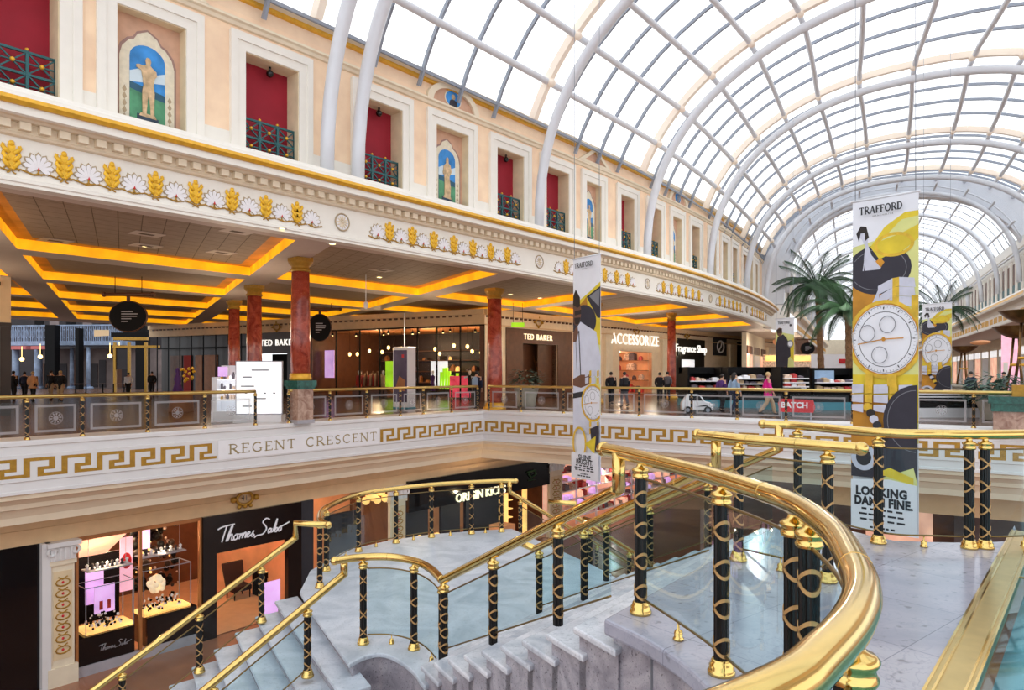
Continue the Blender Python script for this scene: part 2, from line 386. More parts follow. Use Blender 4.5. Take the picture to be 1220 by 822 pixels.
# ------------------------------------------------------------------ the crescent facade: plan curve (s along, p outward over the void)
_tab = []
def _mk():
    x, y = -9.85, 13.57; h0 = math.radians(39.5); x -= math.sin(h0) * 40; y -= math.cos(h0) * 40
    s = -40.0
    while s < 75:
        a = 39.5 if s < 22 else 39.5 - 17.5 * min(1, (s - 22) / 38)
        a = math.radians(a); _tab.append((x, y, a)); x += math.sin(a) * .1; y += math.cos(a) * .1; s += .1
_mk()
def P(s, p=0.0, z=0.0):
    k = (s + 40) / .1; i = max(0, min(len(_tab) - 2, int(k))); t = k - i
    x0, y0, a = _tab[i]
    x = x0 + math.sin(a) * .1 * t; y = y0 + math.cos(a) * .1 * t
    return Vector((x + math.cos(a) * p, y - math.sin(a) * p, z))
def head(s):
    i = max(0, min(len(_tab) - 2, int((s + 40) / .1))); return _tab[i][2]
def fdir(s):
    a = head(s); return Vector((math.sin(a), math.cos(a), 0))
def srange(a, b, st=1.0):
    n = max(1, int(math.ceil((b - a) / st))); return [a + (b - a) * i / n for i in range(n + 1)]
class Line:
    """a straight facade: origin, heading in degrees, side +1 / -1 for the way p points"""
    def __init__(s, o, hd, side=1): s.o = Vector((*o, 0)); a = math.radians(hd); s.d = Vector((math.sin(a), math.cos(a), 0)); s.n = Vector((math.cos(a), -math.sin(a), 0)) * side
    def __call__(s, t, p=0.0, z=0.0): q = s.o + s.d * t + s.n * p; return Vector((q.x, q.y, z))
def sweep(mb, fn, ss, prof, mi=0, closed=False, mis=None):
    """prof: list of (p, z); one strip per profile edge so that colours can differ"""
    for k in range(len(prof) - (0 if closed else 1)):
        a, b = prof[k], prof[(k + 1) % len(prof)]
        mb.grid([[fn(s, a[0], a[1]) for s in ss], [fn(s, b[0], b[1]) for s in ss]], mis[k] if mis else mi, False)
def wallbox(mb, fn, s0, s1, p0, p1, z0, z1, mi=0, st=1.5):
    ss = srange(s0, s1, st)
    rows = [[fn(s, p0, z0), fn(s, p1, z0), fn(s, p1, z1), fn(s, p0, z1)] for s in ss]
    mb.grid(rows, mi, False, True, True)
def frame_at(fn, s, p, z):
    a = fn(s - .05, p, 0); b = fn(s + .05, p, 0)
    o = fn(s, p, z); x = (b - a).normalized()
    return frame(o, x)
# --- upper facade
S0, S1 = -9.0, 54.5
SS = srange(S0, S1, 1.0)
WP = -.6                                                     # wall plane
RIBS = [-1.2, 8.0, 17.1, 25.6, 33.9, 42.2, 50.4]
REDS = [-3.0, .4, 6.2, 9.96, 16.1, 19.1, 24.75, 27.7, 33.15, 36.2, 41.3, 44.4, 49.4]
NICHE = [3.1, 13.0, 21.8, 30.4, 38.8, 47.0]
OPEN = sorted([(s, 'r') for s in REDS] + [(s, 'n') for s in NICHE])
HW = {'r': .78, 'n': .76}
def hw(s, k):
    return (.79 if k == 'r' else .78) if s < 20 else (.64 if k == 'r' else .6)
ZS, ZT = 7.45, 9.9
mb = MB()
edges = [S0]
for s, k in OPEN: edges += [s - hw(s, k), s + hw(s, k)]
edges.append(S1)
for i in range(0, len(edges), 2): wallbox(mb, P, edges[i], edges[i + 1], WP - .5, WP, 6.6, 11.45, 0)
for s, k in OPEN:
    w = hw(s, k)
    wallbox(mb, P, s - w, s + w, WP - .5, WP, 6.6, ZS, 0); wallbox(mb, P, s - w, s + w, WP - .5, WP, ZT, 11.45, 0)
# white skirting band of the wall
for i in range(0, len(edges), 2): wallbox(mb, P, edges[i], edges[i + 1], WP, WP + .02, 7.1, 7.75, 1)
wall_left = struct(mb.build('wall_left', ['peach', 'white_paint']), 'peach upper wall with red windows and painted niches', 'wall')
# cornice, frieze and lip
prof = [(-.9, 7.11), (.40, 7.11), (.42, 7.04), (.50, 6.98), (.50, 6.90), (.58, 6.88), (.60, 6.80), (.55, 6.73), (.50, 6.73), (.50, 6.58), (.42, 6.56), (.30, 6.56), (.24, 6.52), (.10, 6.52),
        (.10, 6.34), (.10, 6.33), (.13, 6.31), (.10, 6.27), (.0, 6.25), (.0, 5.47), (.05, 5.45), (.05, 5.38), (.02, 5.36), (.02, 5.30), (-.35, 5.30), (-.35, 5.40)]
mis = [0, 0, 0, 0, 0, 1, 1, 1, 0, 0, 2, 2, 2, 2, 2, 2, 2, 2, 0, 0, 0, 0, 0, 0, 0]
mb = MB(); sweep(mb, P, SS, prof, mis=mis)
n = int((S1 - S0) / .34)
for i in range(n):
    s = S0 + .34 * (i + .5); T = frame_at(P, s, .10, 6.36)
    mb.box(-.095, .095, 0, .15, 0, .15, 2, T)
struct(mb.build('trim_1', ['white_paint', 'gold', 'cream'], recalc=False), 'white cornice with gold moulding and dentils over the plain frieze', 'cornice')
# string course, coping
mb = MB()
sweep(mb, P, SS, [(WP, 10.45), (WP + .06, 10.47), (WP + .09, 10.55), (WP + .16, 10.58), (WP + .16, 10.64), (WP, 10.66)], 0)
sweep(mb, P, SS, [(WP, 11.15), (WP + .08, 11.18), (WP + .1, 11.27), (WP + .2, 11.32), (WP + .22, 11.45), (WP - .6, 11.45)], mis=[1, 1, 0, 0, 1])
struct(mb.build('trim_2', ['cream', 'gold'], recalc=False), 'cream string course and gilded coping along the top of the upper wall', 'trim')
# architraves with the opening reveals, one window per opening
def architrave(mb, s, w):
    T = frame_at(P, s, WP, 0)
    o = .42
    for x0, x1, y0, y1 in ((-w - o, -w, 7.12, ZT + o), (w, w + o, 7.12, ZT + o), (-w, w, ZT, ZT + o)):
        mb.box(x0, x1, y0, y1, 0, .06, 0, T)
    o2 = .24
    for x0, x1, y0, y1 in ((-w - o - .0, -w - o2, 7.12, ZT + o + .03), (w + o2, w + o, 7.12, ZT + o + .03), (-w - o2, w + o2, ZT + o2, ZT + o + .03)):
        mb.box(x0, x1, y0, y1, .06, .10, 0, T)
    for x0, x1, y0, y1 in ((-w, -w + .02, ZS, ZT), (w - .02, w, ZS, ZT), (-w, w, ZT - .02, ZT), (-w, w, ZS - .3, ZS)):
        mb.box(x0, x1, y0, y1, -.52, .02, 1, T)
    return T
wi = 0
for s, k in OPEN:
    w = hw(s, k); wi += 1
    mb = MB(); T = architrave(mb, s, w)
    wo = struct(mb.build('window_%d' % wi, ['white_paint', 'reveal']))
    if k == 'r':
        m2 = MB(); m2.box(-w, w, ZS - .2, ZT, -.56, -.5, 0, T)
        struct(m2.build('red_panel', ['window_red'], wo))
    else:
        m2 = MB(); m2.box(-w, w, ZS - .2, ZT, -.3, -.26, 0, T); struct(m2.build('back_panel', ['mural_back'], wo))
# pediments and lunettes over the niches
for i, s in enumerate(NICHE):
    T = frame_at(P, s, WP, 0); mb = MB()
    if i % 2 == 1:
        a = [( 1.25 * math.cos(PI * j / 20), 10.62 + .78 * math.sin(PI * j / 20)) for j in range(21)]
        b = [( 1.0 * math.cos(PI * j / 20), 10.62 + .60 * math.sin(PI * j / 20)) for j in range(21)]
        for j in range(20): mb.prism([a[j], a[j + 1], b[j + 1], b[j]], T, 0, .14, 0)
        mb.prism(b, T, 0, .05, 1)
        o = struct(mb.build('trim_%d' % (i + 3), ['cream', 'mural_back']), 'round-headed cream pediment over the %s painted niche' % ORD[i], 'pediment')
        m2 = MB()
        c = lambda r, dy=0: [(r * math.cos(2 * PI * j / 24), 10.93 + dy + r * .72 * math.sin(2 * PI * j / 24)) for j in range(24)]
        m2.prism(c(.40), T, .05, .06, 1); m2.prism(c(.36), T, .06, .065, 0)
        m2.prism([(-.2, 10.68), (.2, 10.68), (.16, 10.86), (.05, 10.92), (-.05, 10.92), (-.16, 10.86)], T, .065, .07, 2)
        m2.prism([(.09 * math.cos(2 * PI * j / 12), 11.0 + .09 * math.sin(2 * PI * j / 12)) for j in range(12)], T, .065, .072, 3)
        pt = m2.build('portrait_roundel', ['sky_paint', 'mural_frame', 'b_dark', 'statue_paint'])
        tag(pt, 'oval painted portrait bust in the round pediment over the %s niche' % ORD[i], 'painting', 'painted pediment portraits')
    else:
        tri = [(-1.3, 10.66), (1.3, 10.66), (0, 11.44)]; inn = [(-.85, 10.76), (.85, 10.76), (0, 11.26)]
        for j in range(3):
            mb.prism([tri[j], tri[(j + 1) % 3], inn[(j + 1) % 3], inn[j]], T, 0, .14, 0)
        mb.prism(inn, T, 0, .05, 1)
        struct(mb.build('trim_%d' % (i + 3), ['cream', 'mural_back']), 'triangular cream pediment over the %s painted niche' % ORD[i], 'pediment')
# painted niches
def mural(i, s):
    w = hw(s, 'n'); T = frame_at(P, s, WP, 0)
    k = w / .78
    t = thing('niche_mural', 'painted mural of a stone statue, %s painted niche from the left' % ORD[i], 'mural', T((0, ZS, -.26)), 'painted statue niches')
    m = MB(); h = -.255
    def pr(poly, a, mi): m.prism([(x * k, y) for x, y in poly], T, h + a, h + a + .006, mi)
    def archp(hwid, y0, y1, r, n=12): return [(-hwid, y0), (hwid, y0)] + [(hwid * math.cos(PI * j / n), y1 + r * math.sin(PI * j / n)) for j in range(n + 1)]
    sc = [(-.62, 7.3), (.62, 7.3), (.62, 8.9), (.56, 9.12), (.42, 9.3), (.3, 9.36), (.22, 9.5), (0, 9.62), (-.22, 9.5), (-.3, 9.36), (-.42, 9.3), (-.56, 9.12), (-.62, 8.9)]
    pr([(x * 1.08, y + .05) for x, y in sc], 0, 5)
    pr(sc, .006, 0)
    pr(archp(.4, 7.3, 8.95, .33), .012, 1)
    pr([(-.4, 8.35), (.4, 8.5), (.4, 8.75), (.1, 8.62), (-.2, 8.7), (-.4, 8.6)], .016, 2)
    pr([(-.4, 7.3), (.4, 7.3), (.4, 8.22), (-.4, 8.36)], .018, 4)
    pr([(-.4, 7.3), (.4, 7.3), (.4, 8.06), (.1, 8.1), (-.4, 8.2)], .02, 3)
    for sx in (-.51, .51):
        for y in (7.5, 7.66, 7.82, 7.98, 8.14): pr([(sx - .05, y), (sx, y - .07), (sx + .05, y), (sx, y + .1)], .012, 6)
    m.build('painted_arch', ['mural_frame', 'sky_paint', 'cloud_paint', 'grass_paint', 'sea_paint', 'mural_shadow', 'shell_line'], t)
    m = MB()
    fl = 1 if i % 2 == 0 else -1
    body = [(-.12, 7.66), (-.04, 7.66), (-.02, 7.9), (0, 8.12), (.05, 7.9), (.06, 7.66), (.14, 7.66), (.14, 7.95), (.15, 8.2), (.12, 8.36), (.15, 8.55), (.2, 8.62), (.19, 8.72), (.08, 8.8), (.05, 8.84), (.07, 8.92), (.04, 9.0), (-.03, 9.0), (-.06, 8.93), (-.04, 8.84), (-.1, 8.79), (-.2, 8.8), (-.26, 8.78), (-.26, 8.72), (-.15, 8.68), (-.12, 8.5), (-.1, 8.36), (-.13, 8.2), (-.13, 7.95)]
    if i % 2 == 1: body = [(-.14, 7.66), (.14, 7.66), (.13, 8.1), (.15, 8.35), (.1, 8.52), (.17, 8.4), (.21, 8.46), (.16, 8.72), (.06, 8.8), (.06, 8.95), (.02, 9.02), (-.05, 8.98), (-.05, 8.82), (-.14, 8.76), (-.2, 8.55), (-.13, 8.42), (-.12, 8.56), (-.1, 8.3), (-.16, 8.0)]
    m.prism([(x * k * fl, y) for x, y in (body if fl > 0 else body[::-1])], T, h + .026, h + .05, 0)
    m.build('statue_figure', ['statue_paint'], t)
    m = MB(); m.prism([(x * k, y) for x, y in [(-.24, 7.3), (.24, 7.3), (.24, 7.62), (-.24, 7.66)]], T, h + .026, h + .04, 0)
    m.prism([(x * k, y) for x, y in [(-.2, 7.62), (.2, 7.6), (.16, 7.68), (-.16, 7.7)]], T, h + .04, h + .045, 1)
    m.build('plinth', ['plinth_paint', 'statue_paint'], t)
for i, s in enumerate(NICHE): mural(i, s)
# balcony grilles in the red windows
def grille_meshes(w):
    m = MB(); z1 = .95
    xs = [-w, -w / 3, w / 3, w]
    for x in xs: m.box(x - .03, x + .03, -.05, z1, -.03, .03)
    for y in (0, .46, .92): m.box(-w, w, y - .025, y + .025, -.025, .025)
    for j in range(3):
        for y in (0, .46):
            a, b = xs[j], xs[j + 1]; c = ((a + b) / 2, y + .23)
            for (p, q) in (((a, y), (b, y + .46)), ((b, y), (a, y + .46)), ((a, c[1]), (b, c[1]))):
                m.bar((p[0], p[1], 0), (q[0], q[1], 0), .03, .03)
    return m
T0 = lambda q: Vector((q[0], -q[2], q[1]))
def regrid(m):
    m.v = [tuple(T0(v)) for v in m.v]; return m
def boss_mesh(w):
    m = MB(); xs = [-w, -w / 3, w / 3, w]
    for j in range(3):
        for y in (.23, .69): m.ball(((xs[j] + xs[j + 1]) / 2, y, .03), .05, 8)
    for x in xs[1:3]: m.ball((x, .98, 0), .04, 8)
    return m
GR = {}
n = 0
for s in REDS:
    w = hw(s, 'r'); key = round(w, 2)
    o = P(s, WP - .18, ZS - .1); d = fdir(s); rz = math.atan2(d.y, d.x)
    t = thing('balcony_grille', 'teal iron balcony grille with gold bosses, %s red window from the left' % ORD[n], 'grille', o, 'teal balcony grilles', rz)
    if key not in GR:
        a = regrid(grille_meshes(w)).build('bars', ['teal_iron']); b = regrid(boss_mesh(w)).build('bosses', ['gold'])
        GR[key] = (a, b); local(a, t); local(b, t)
    else:
        for q in GR[key]: copy_of(q, t)
    n += 1
for i, s in enumerate(REDS[1:9]):
    m = MB(); T = frame_at(P, s, WP - .28, ZT); a = T((.1, 0, 0))
    if s in (6.2, 9.96, 16.1):
        m.tube([a, a + Vector((0, 0, -.12))], .035); m.ball(a + Vector((0, 0, -.2)), .1, 12)
        tag(m.build('dome_camera', ['black_gloss']), 'small dark dome camera hanging inside the %s red window from the left' % ORD[i + 1], 'camera', 'dome cameras in the red windows')
# frieze reliefs
def shell_mb():
    m = MB(); T = lambda q: Vector((q[0], -q[2], q[1]))
    for i in range(9):
        a = math.radians(-20 + 220 * i / 8); l = .205 if i not in (0, 8) else .16
        dx, dy = math.cos(a), math.sin(a); nx, ny = -dy, dx; w = .035
        pet = [(0, .08), (dx * l * .5 + nx * w * .7, .08 + dy * l * .5 + ny * w * .7), (dx * l * .9 + nx * w, .08 + dy * l * .9 + ny * w), (dx * l * 1.08, .08 + dy * l * 1.08), (dx * l * .9 - nx * w, .08 + dy * l * .9 - ny * w), (dx * l * .5 - nx * w * .7, .08 + dy * l * .5 - ny * w * .7)]
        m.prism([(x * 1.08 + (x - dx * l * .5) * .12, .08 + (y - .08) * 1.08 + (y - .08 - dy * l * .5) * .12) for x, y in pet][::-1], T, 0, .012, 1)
        m.prism(pet[::-1], T, .012, .03, 0)
    for sx in (-1, 1):
        m.tube([T((sx * (.05 + .05 * math.cos(t)), .03 + .05 * math.sin(t), .02)) for t in [k * .6 for k in range(9)]], .012, 5, 2)
    m.prism([(-.018, .05), (.018, .05), (0, .1)], T, .03, .045, 3)
    return m
def leaf_mb():
    m = MB(); T = lambda q: Vector((q[0], -q[2], q[1]))
    for y, w, h in ((.02, .05, .14), (.12, .06, .14), (.23, .07, .14)):
        m.prism([(-.045, y), (.045, y), (.055, y + h), (0, y + h + .03), (-.055, y + h)], T, 0, .03, 0)
        for sx in (-1, 1):
            m.tube([T((sx * .03, y + .02, .02)), T((sx * (w + .02), y + .07, .025)), T((sx * (w + .055), y + .11, .025)), T((sx * (w + .05), y + .14, .02)), T((sx * (w + .02), y + .13, .02))], [.03, .035, .03, .022, .012], 6, 0)
    m.ball(T((0, .4, .02)), .045, 8, 0)
    for sx in (-1, 1): m.tube([T((sx * (.06 + .045 * math.cos(t)), .0 + .045 * math.sin(t), .02)) for t in [k * .6 for k in range(9)]], .012, 5, 1)
    return m
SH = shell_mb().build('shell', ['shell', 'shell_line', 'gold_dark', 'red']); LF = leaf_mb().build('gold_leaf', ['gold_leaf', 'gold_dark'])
first = True
for i in range(len(RIBS) - 1):
    a, b = RIBS[i] + 1.03, RIBS[i + 1] - 1.2
    if i == 0: a, b = 7.23 - 17 * .455, 7.23
    nn = 17 if i == 0 else 15 if b - a > 6.4 else 13
    st = (b - a) / nn
    t = thing('frieze_relief', 'strip of white shells and gold leaves on the frieze, %s strip from the left end' % ORD[i], 'relief', P((a + b) / 2, 0, 5.5), 'shell and leaf frieze strips')
    Wi = WORLD[t.name].inverted()
    for k in range(nn):
        s = a + st * (k + .5)
        if s < -1.0: continue
        d = fdir(s); Mx = Wi @ Matrix.Translation(P(s, .0, 5.61 if k % 2 == 0 else 5.59)) @ Matrix.Rotation(math.atan2(d.y, d.x), 4, 'Z') @ Matrix.Diagonal((1.22, 1, 1.3, 1))
        src = SH if k % 2 == 0 else LF
        if src.parent is None: src.parent = t; src.matrix_local = Mx
        else: copy_of(src, t, Mx)
    m = MB(); pts = []
    for j in range(nn * 4 + 1):
        s = a - .1 + (b - a + .2) * j / (nn * 4); pts.append(P(s, .015, 5.60 + .03 * math.cos(j / 4 * 2 * PI)))
    m.tube(pts, .018, 5); m.build('scroll', ['gold_dark'], t)
def medal(i, s):
    T = frame_at(P, s, 0, 5.86); t = thing('frieze_medallion', 'round gilded rosette on the frieze, %s medallion from the left end' % ORD[i], 'medallion', P(s, 0, 5.86), 'round frieze rosettes')
    m = MB(); m.prism([(.21 * math.cos(2 * PI * j / 24), .21 * math.sin(2 * PI * j / 24)) for j in range(24)], T, 0, .02, 0)
    m.build('disc', ['shell'], t)
    m = MB()
    m.tube([T((.235 * math.cos(2 * PI * j / 28), .235 * math.sin(2 * PI * j / 28), .02)) for j in range(28)], .022, 6, 0, closed=True)
    m.build('rim', ['shell_line'], t)
    m = MB()
    for k in range(12):
        a = 2 * PI * k / 12
        m.tube([T((.04 * math.cos(a), .04 * math.sin(a), .025)), T((.12 * math.cos(a), .12 * math.sin(a), .035)), T((.19 * math.cos(a), .19 * math.sin(a), .025))], [.01, .022, .008], 5)
    m.ball(T((0, 0, .03)), .035, 8)
    m.build('petals', ['cream'], t)
for i, s in enumerate(RIBS): medal(i, s)
# ------------------------------------------------------------------ vaulted roof
def interp(tab, s):
    for (a, x), (b, y) in zip(tab, tab[1:]):
        if s <= b: return x + (y - x) * (s - a) / (b - a)
    return tab[-1][1]
HWID = [(-40, 13), (8, 12.9), (17, 12.7), (25.6, 12.2), (33.9, 10.0), (42.2, 9.4), (53.6, 9.3), (60, 9.2)]
APEX = [(-40, 16.8), (8, 16.7), (17, 16.6), (25.6, 16.4), (33.9, 16.0), (42.2, 15.3), (53.6, 15.5), (60, 15.4)]
def vault(s, t, off=0.0):
    """t in 0..1 round the arch; off pushes out towards the glazing"""
    w = interp(HWID, s); h = interp(APEX, s) - 7.15; e = 2.3
    a = PI * (1 - t); c, sn = math.cos(a), max(0, math.sin(a))
    x = math.copysign(abs(c) ** (2 / e), c) * (w + off * 1.4); z = sn ** (2 / e) * (h + off)
    return P(s, w + x, 7.15 + z)
NT = 40
for i, s in enumerate(RIBS):
    m = MB()
    if i == 1: m.tube([vault(s + .55, j / NT) for j in range(NT + 1)], .19, 10); s = s - .5
    m.tube([vault(s, j / NT) for j in range(NT + 1)], .19, 10)
    struct(m.build('roof_rib', ['steel_white']), 'white tubular steel arch rib of the glazed roof, %s rib from the left' % ORD[i], 'roof rib')
    m = MB(); pts = [vault(s - .35, .115 + .77 * j / NT, .55) for j in range(NT + 1)]
    for a, b in zip(pts, pts[1:]): m.bar(a, b, .22, .3)
    struct(m.build('roof_beam', ['beam_peach']), 'peach glazing beam just outside the %s white arch rib from the left' % ORD[i], 'roof beam')
TS = [.115] + [.158 + .057 * j for j in range(13)] + [.885]
RS = [-12] + RIBS + [54.2]
m = MB(); g = MB(); k2 = MB()
for t in TS[1:-1]:
    pts = [vault(s, t, .5) for s in srange(-12, 54.2, 2.0)]; m.tube(pts, .12, 8)
struct(m.build('roof_purlin', ['steel_white']), 'white tubular purlins running the length of the glazed vault', 'purlins')
for a, b in zip(RS, RS[1:]):
    for q in range(1, 5):
        s = a + (b - a) * q / 5 - .3
        pts = [vault(s, .10 + .8 * j / 26, .75) for j in range(27)]
        for u, v in zip(pts, pts[1:]): k2.bar(u, v, .09, .13)
for t in (TS[0], TS[-1]):
    pts = [vault(s, t, .75) for s in srange(-12, 54.2, 2)]
    for u, v in zip(pts, pts[1:]): k2.bar(u, v, .07, .1)
struct(k2.build('roof_bar', ['bar_grey']), 'slim grey glazing bars of the roof panes', 'glazing bars')
rows = [[vault(s, .09 + .82 * j / 30, .85) for j in range(31)] for s in srange(-12, 54.2, 2)]
g.grid(rows, 0, True); struct(g.build('roof_glazing', ['roof_glass'], recalc=False), 'white overcast glass panes of the vaulted roof', 'roof glass')
# junction discs in the beam's peach where purlins meet the beams
m = MB()
for s in RIBS:
    for t in TS[1:-1]: m.ball(vault(s - .35, t, .4), .16, 8, 0)
struct(m.build('roof_joint', ['beam_peach']), 'peach junction knuckles where purlins meet beams', 'roof joints')
# broad end arch
m = MB(); sA = 53.6
for a0, a1, mi in ((0, -.0, 0),):
    rows = []
    for j in range(NT + 1):
        t = j / NT; o = vault(sA, t, .75); i_ = vault(sA, t, -.75); d = fdir(sA) * .45
        rows.append([o - d, i_ - d, i_ + d, o + d])
    m.grid(rows, 0, False, True, True)
struct(m.build('end_arch', ['steel_white']), 'broad white arch closing the end of the glazed vault', 'roof arch')
# far wall slab on the right of the same hall (closes the room)
m = MB()
fr = lambda s, p, z: P(s, 2 * interp(HWID, s) - p, z)
wallbox(m, fr, -4, 46, -1.1, -.6, 5.3, 11.45, 0, 2); sweep(m, fr, srange(-4, 46, 2), [(-.9, 7.11), (.4, 7.11), (.5, 6.9), (.5, 6.6), (.1, 6.5), (0, 6.25), (0, 5.3), (-.6, 5.3)], 1)
struct(m.build('wall_right', ['peach', 'white_paint']), 'plain upper wall on the other side of the hall', 'wall')
# ------------------------------------------------------------------ gallery ceiling with glowing trays
SHEAR = .397
def CP(s, p, z): return P(s - SHEAR * p, p, z)
ROWS = [(-8.9, -1.2), (-16.2, -10.1), (-23.6, -17.4), (-31.0, -24.8), (-38.4, -32.2)]
COLS = [(-.8 + 8.8 * i, 6.83 + 8.8 * i) for i in range(-3, 6)]
sl = [-32.0] + [x for c in COLS for x in c] + [66.0]
pl = [-42.0] + [x for r in ROWS[::-1] for x in r] + [-.3]
m = MB()
for i in range(len(sl) - 1):
    for j in range(len(pl) - 1):
        s0, s1, p0, p1 = sl[i], sl[i + 1], pl[j], pl[j + 1]
        ss = srange(s0, s1, 2.2)
        hole = i % 2 == 1 and j % 2 == 1
        if not hole:
            m.grid([[CP(s, p0, 5.4) for s in ss], [CP(s, p1, 5.4) for s in ss]], 0, False)
        else:
            z2 = 5.72; e = .45
            m.grid([[CP(s, p0, z2) for s in ss], [CP(s, p1, z2) for s in ss]], 1, False)
            m.grid([[CP(s, p0, 5.4) for s in ss], [CP(s, p0, z2) for s in ss]], 2, False); m.grid([[CP(s, p1, 5.4) for s in ss], [CP(s, p1, z2) for s in ss]], 2, False)
            for q in (s0, s1): m.face([CP(q, p0, 5.4), CP(q, p1, 5.4), CP(q, p1, z2), CP(q, p0, z2)], 2)
            # soft cove glow put into strips of colour on the tray soffit
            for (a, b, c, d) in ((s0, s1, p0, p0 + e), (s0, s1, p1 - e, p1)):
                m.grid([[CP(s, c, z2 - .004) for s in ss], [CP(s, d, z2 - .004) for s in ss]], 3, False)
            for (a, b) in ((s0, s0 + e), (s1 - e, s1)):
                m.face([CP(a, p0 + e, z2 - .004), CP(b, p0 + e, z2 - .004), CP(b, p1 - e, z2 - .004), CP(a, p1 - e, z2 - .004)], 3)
            if j >= len(pl) - 4:
                for q in srange(s0 + e, s1 - e, .62)[1:-1]:
                    m.face([CP(q - .012, p0 + e, z2 - .005), CP(q + .012, p0 + e, z2 - .005), CP(q + .012, p1 - e, z2 - .005), CP(q - .012, p1 - e, z2 - .005)], 4)
                for q in srange(p0 + e, p1 - e, .62)[1:-1]:
                    m.face([CP(s0 + e, q - .012, z2 - .005), CP(s0 + e, q + .012, z2 - .005), CP(s1 - e, q + .012, z2 - .005), CP(s1 - e, q - .012, z2 - .005)], 4)
struct(m.build('ceiling', ['ceiling', 'ceiling_tile', 'cove', 'cove_soft', 'tile_line'], recalc=False), 'gallery ceiling with recessed trays edged in glowing yellow light', 'ceiling')
# ------------------------------------------------------------------ slab edge of the upper floor
CN = Vector((-1.22, 30.26, 0)); DL = (CN - Vector((-11.28, 17.5, 0))).normalized(); DR = (Vector((13.0, 21.0, 0)) - CN).normalized()
NL = Vector((DL.y, -DL.x, 0)); NR = Vector((DR.y, -DR.x, 0))
def EL(t, q=0.0, z=0.0):
    """slab edge, t measured from the inner corner (negative to the left), q outward"""
    if t <= 0:
        b = CN + DL * t; nn = NL
    else:
        b = CN + DR * t; nn = NR
    if abs(t) < 1e-9:
        bis = (NL + NR); bis = bis / bis.dot(NL) ; r = CN + bis * q
    else: r = b + nn * q
    return Vector((r.x, r.y, z))
TL = [-44] + srange(-42, 0, 2) + srange(0, 36, 2)[1:]
TL = sorted(set(TL))
fas = [(-1.2, .02), (.03, .02), (.05, -.02), (.05, -.1), (.0, -.12), (.0, -.31), (.04, -.33), (.04, -.96), (.0, -.98), (.0, -1.18), (.03, -1.2), (.03, -1.27), (-.05, -1.3), (-.06, -1.4), (-.2, -1.44), (-.34, -1.56), (-.36, -1.68), (-.5, -1.72), (-.62, -1.92), (-.64, -2.1), (-1.6, -2.1)]
m = MB(); sweep(m, EL, TL, fas, mis=[0] * 11 + [1] * 9); 
struct(m.build('trim_9', ['cool_white', 'cream'], recalc=False), 'white balcony fascia with cream mouldings below the gallery', 'fascia')
# greek key in gold on the fascia
KEY = [[(0, 0), (0, 1), (.80, 1), (.80, .36), (.42, .36), (.42, .62)], ]
def key_unit(m, fn, a, wd, q, zb, h, mi=0):
    th = .17
    def rect(x0, x1, y0, y1):
        m.face([fn(a + x0 * wd, q, zb + y0 * h), fn(a + x1 * wd, q, zb + y0 * h), fn(a + x1 * wd, q, zb + y1 * h), fn(a + x0 * wd, q, zb + y1 * h)], mi)
    rect(0, .17, 0, .83); rect(0, .83, .83, 1); rect(.66, .83, .34, .83); rect(.36, .66, .34, .51); rect(.36, .53, 0, .34); rect(.53, 1.0, 0, .17)
def tpx(px):
    lo, hi = -42.0, 0.0
    for _ in range(50):
        md = (lo + hi) / 2; q = EL(md)
        if q.x - ray(px) * q.y > 0: hi = md
        else: lo = md
    return lo
for nm, t0, t1 in (('left', -30.0, tpx(257)), ('mid', tpx(452), -.05), ('right', .1, 24)):
    m = MB(); wd = .80 if nm != 'right' else .82; nn = int((t1 - t0) / wd); wd = (t1 - t0) / nn
    for k in range(nn): key_unit(m, EL, t0 + k * wd, wd, .046, -.87, .46)
    o = m.build('greek_key_band', ['gold_dark'], recalc=False)
    tag(o, {'left': 'gold Greek key band on the fascia left of the carved street name', 'mid': 'gold Greek key band between the carved street name and the fascia corner', 'right': 'gold Greek key band on the far fascia right of its corner'}[nm], 'frieze', 'gold Greek key bands')
m = MB()
tp0, tp1 = tpx(259), tpx(450)
T = frame(EL(tp0, .045, -.94), DL)
m.box(0, tp1 - tp0, .02, .58, 0, .012, 0, T)
serif_text(m, 'REGENT CRESCENT', .29, lambda q: T(Vector((q[0], q[1] + .16, q[2]))), .016, 1, tpx(271) - tp0, .17, .155, sx=(tpx(443) - tpx(271)) / 3.45)
nm = m.build('name_plaque', ['soft_white', 'letter_gold'], recalc=False); tag(nm, 'white fascia plaque carved with the street name in pale gold capitals', 'plaque')
# floors
m = MB()
far = [EL(-44), EL(0), EL(36), Vector((90, 30, 0)), Vector((120, 190, 0)), Vector((-130, 190, 0)), Vector((-130, 0, 0))]
m.face(far[::-1], 0); m.face([Vector((p.x, p.y, -.3)) for p in far], 1)
struct(m.build('floor_upper', ['tile_brown', 'ceiling']), 'glossy brown tiled floor of the upper gallery', 'floor')
ZL = -6.7
m = MB(); m.face([Vector((-60, -20, ZL)), Vector((90, -20, ZL)), Vector((90, 120, ZL)), Vector((-60, 120, ZL))])
struct(m.build('floor_lower', ['lower_floor']), 'reddish tiled floor of the lower level', 'floor')
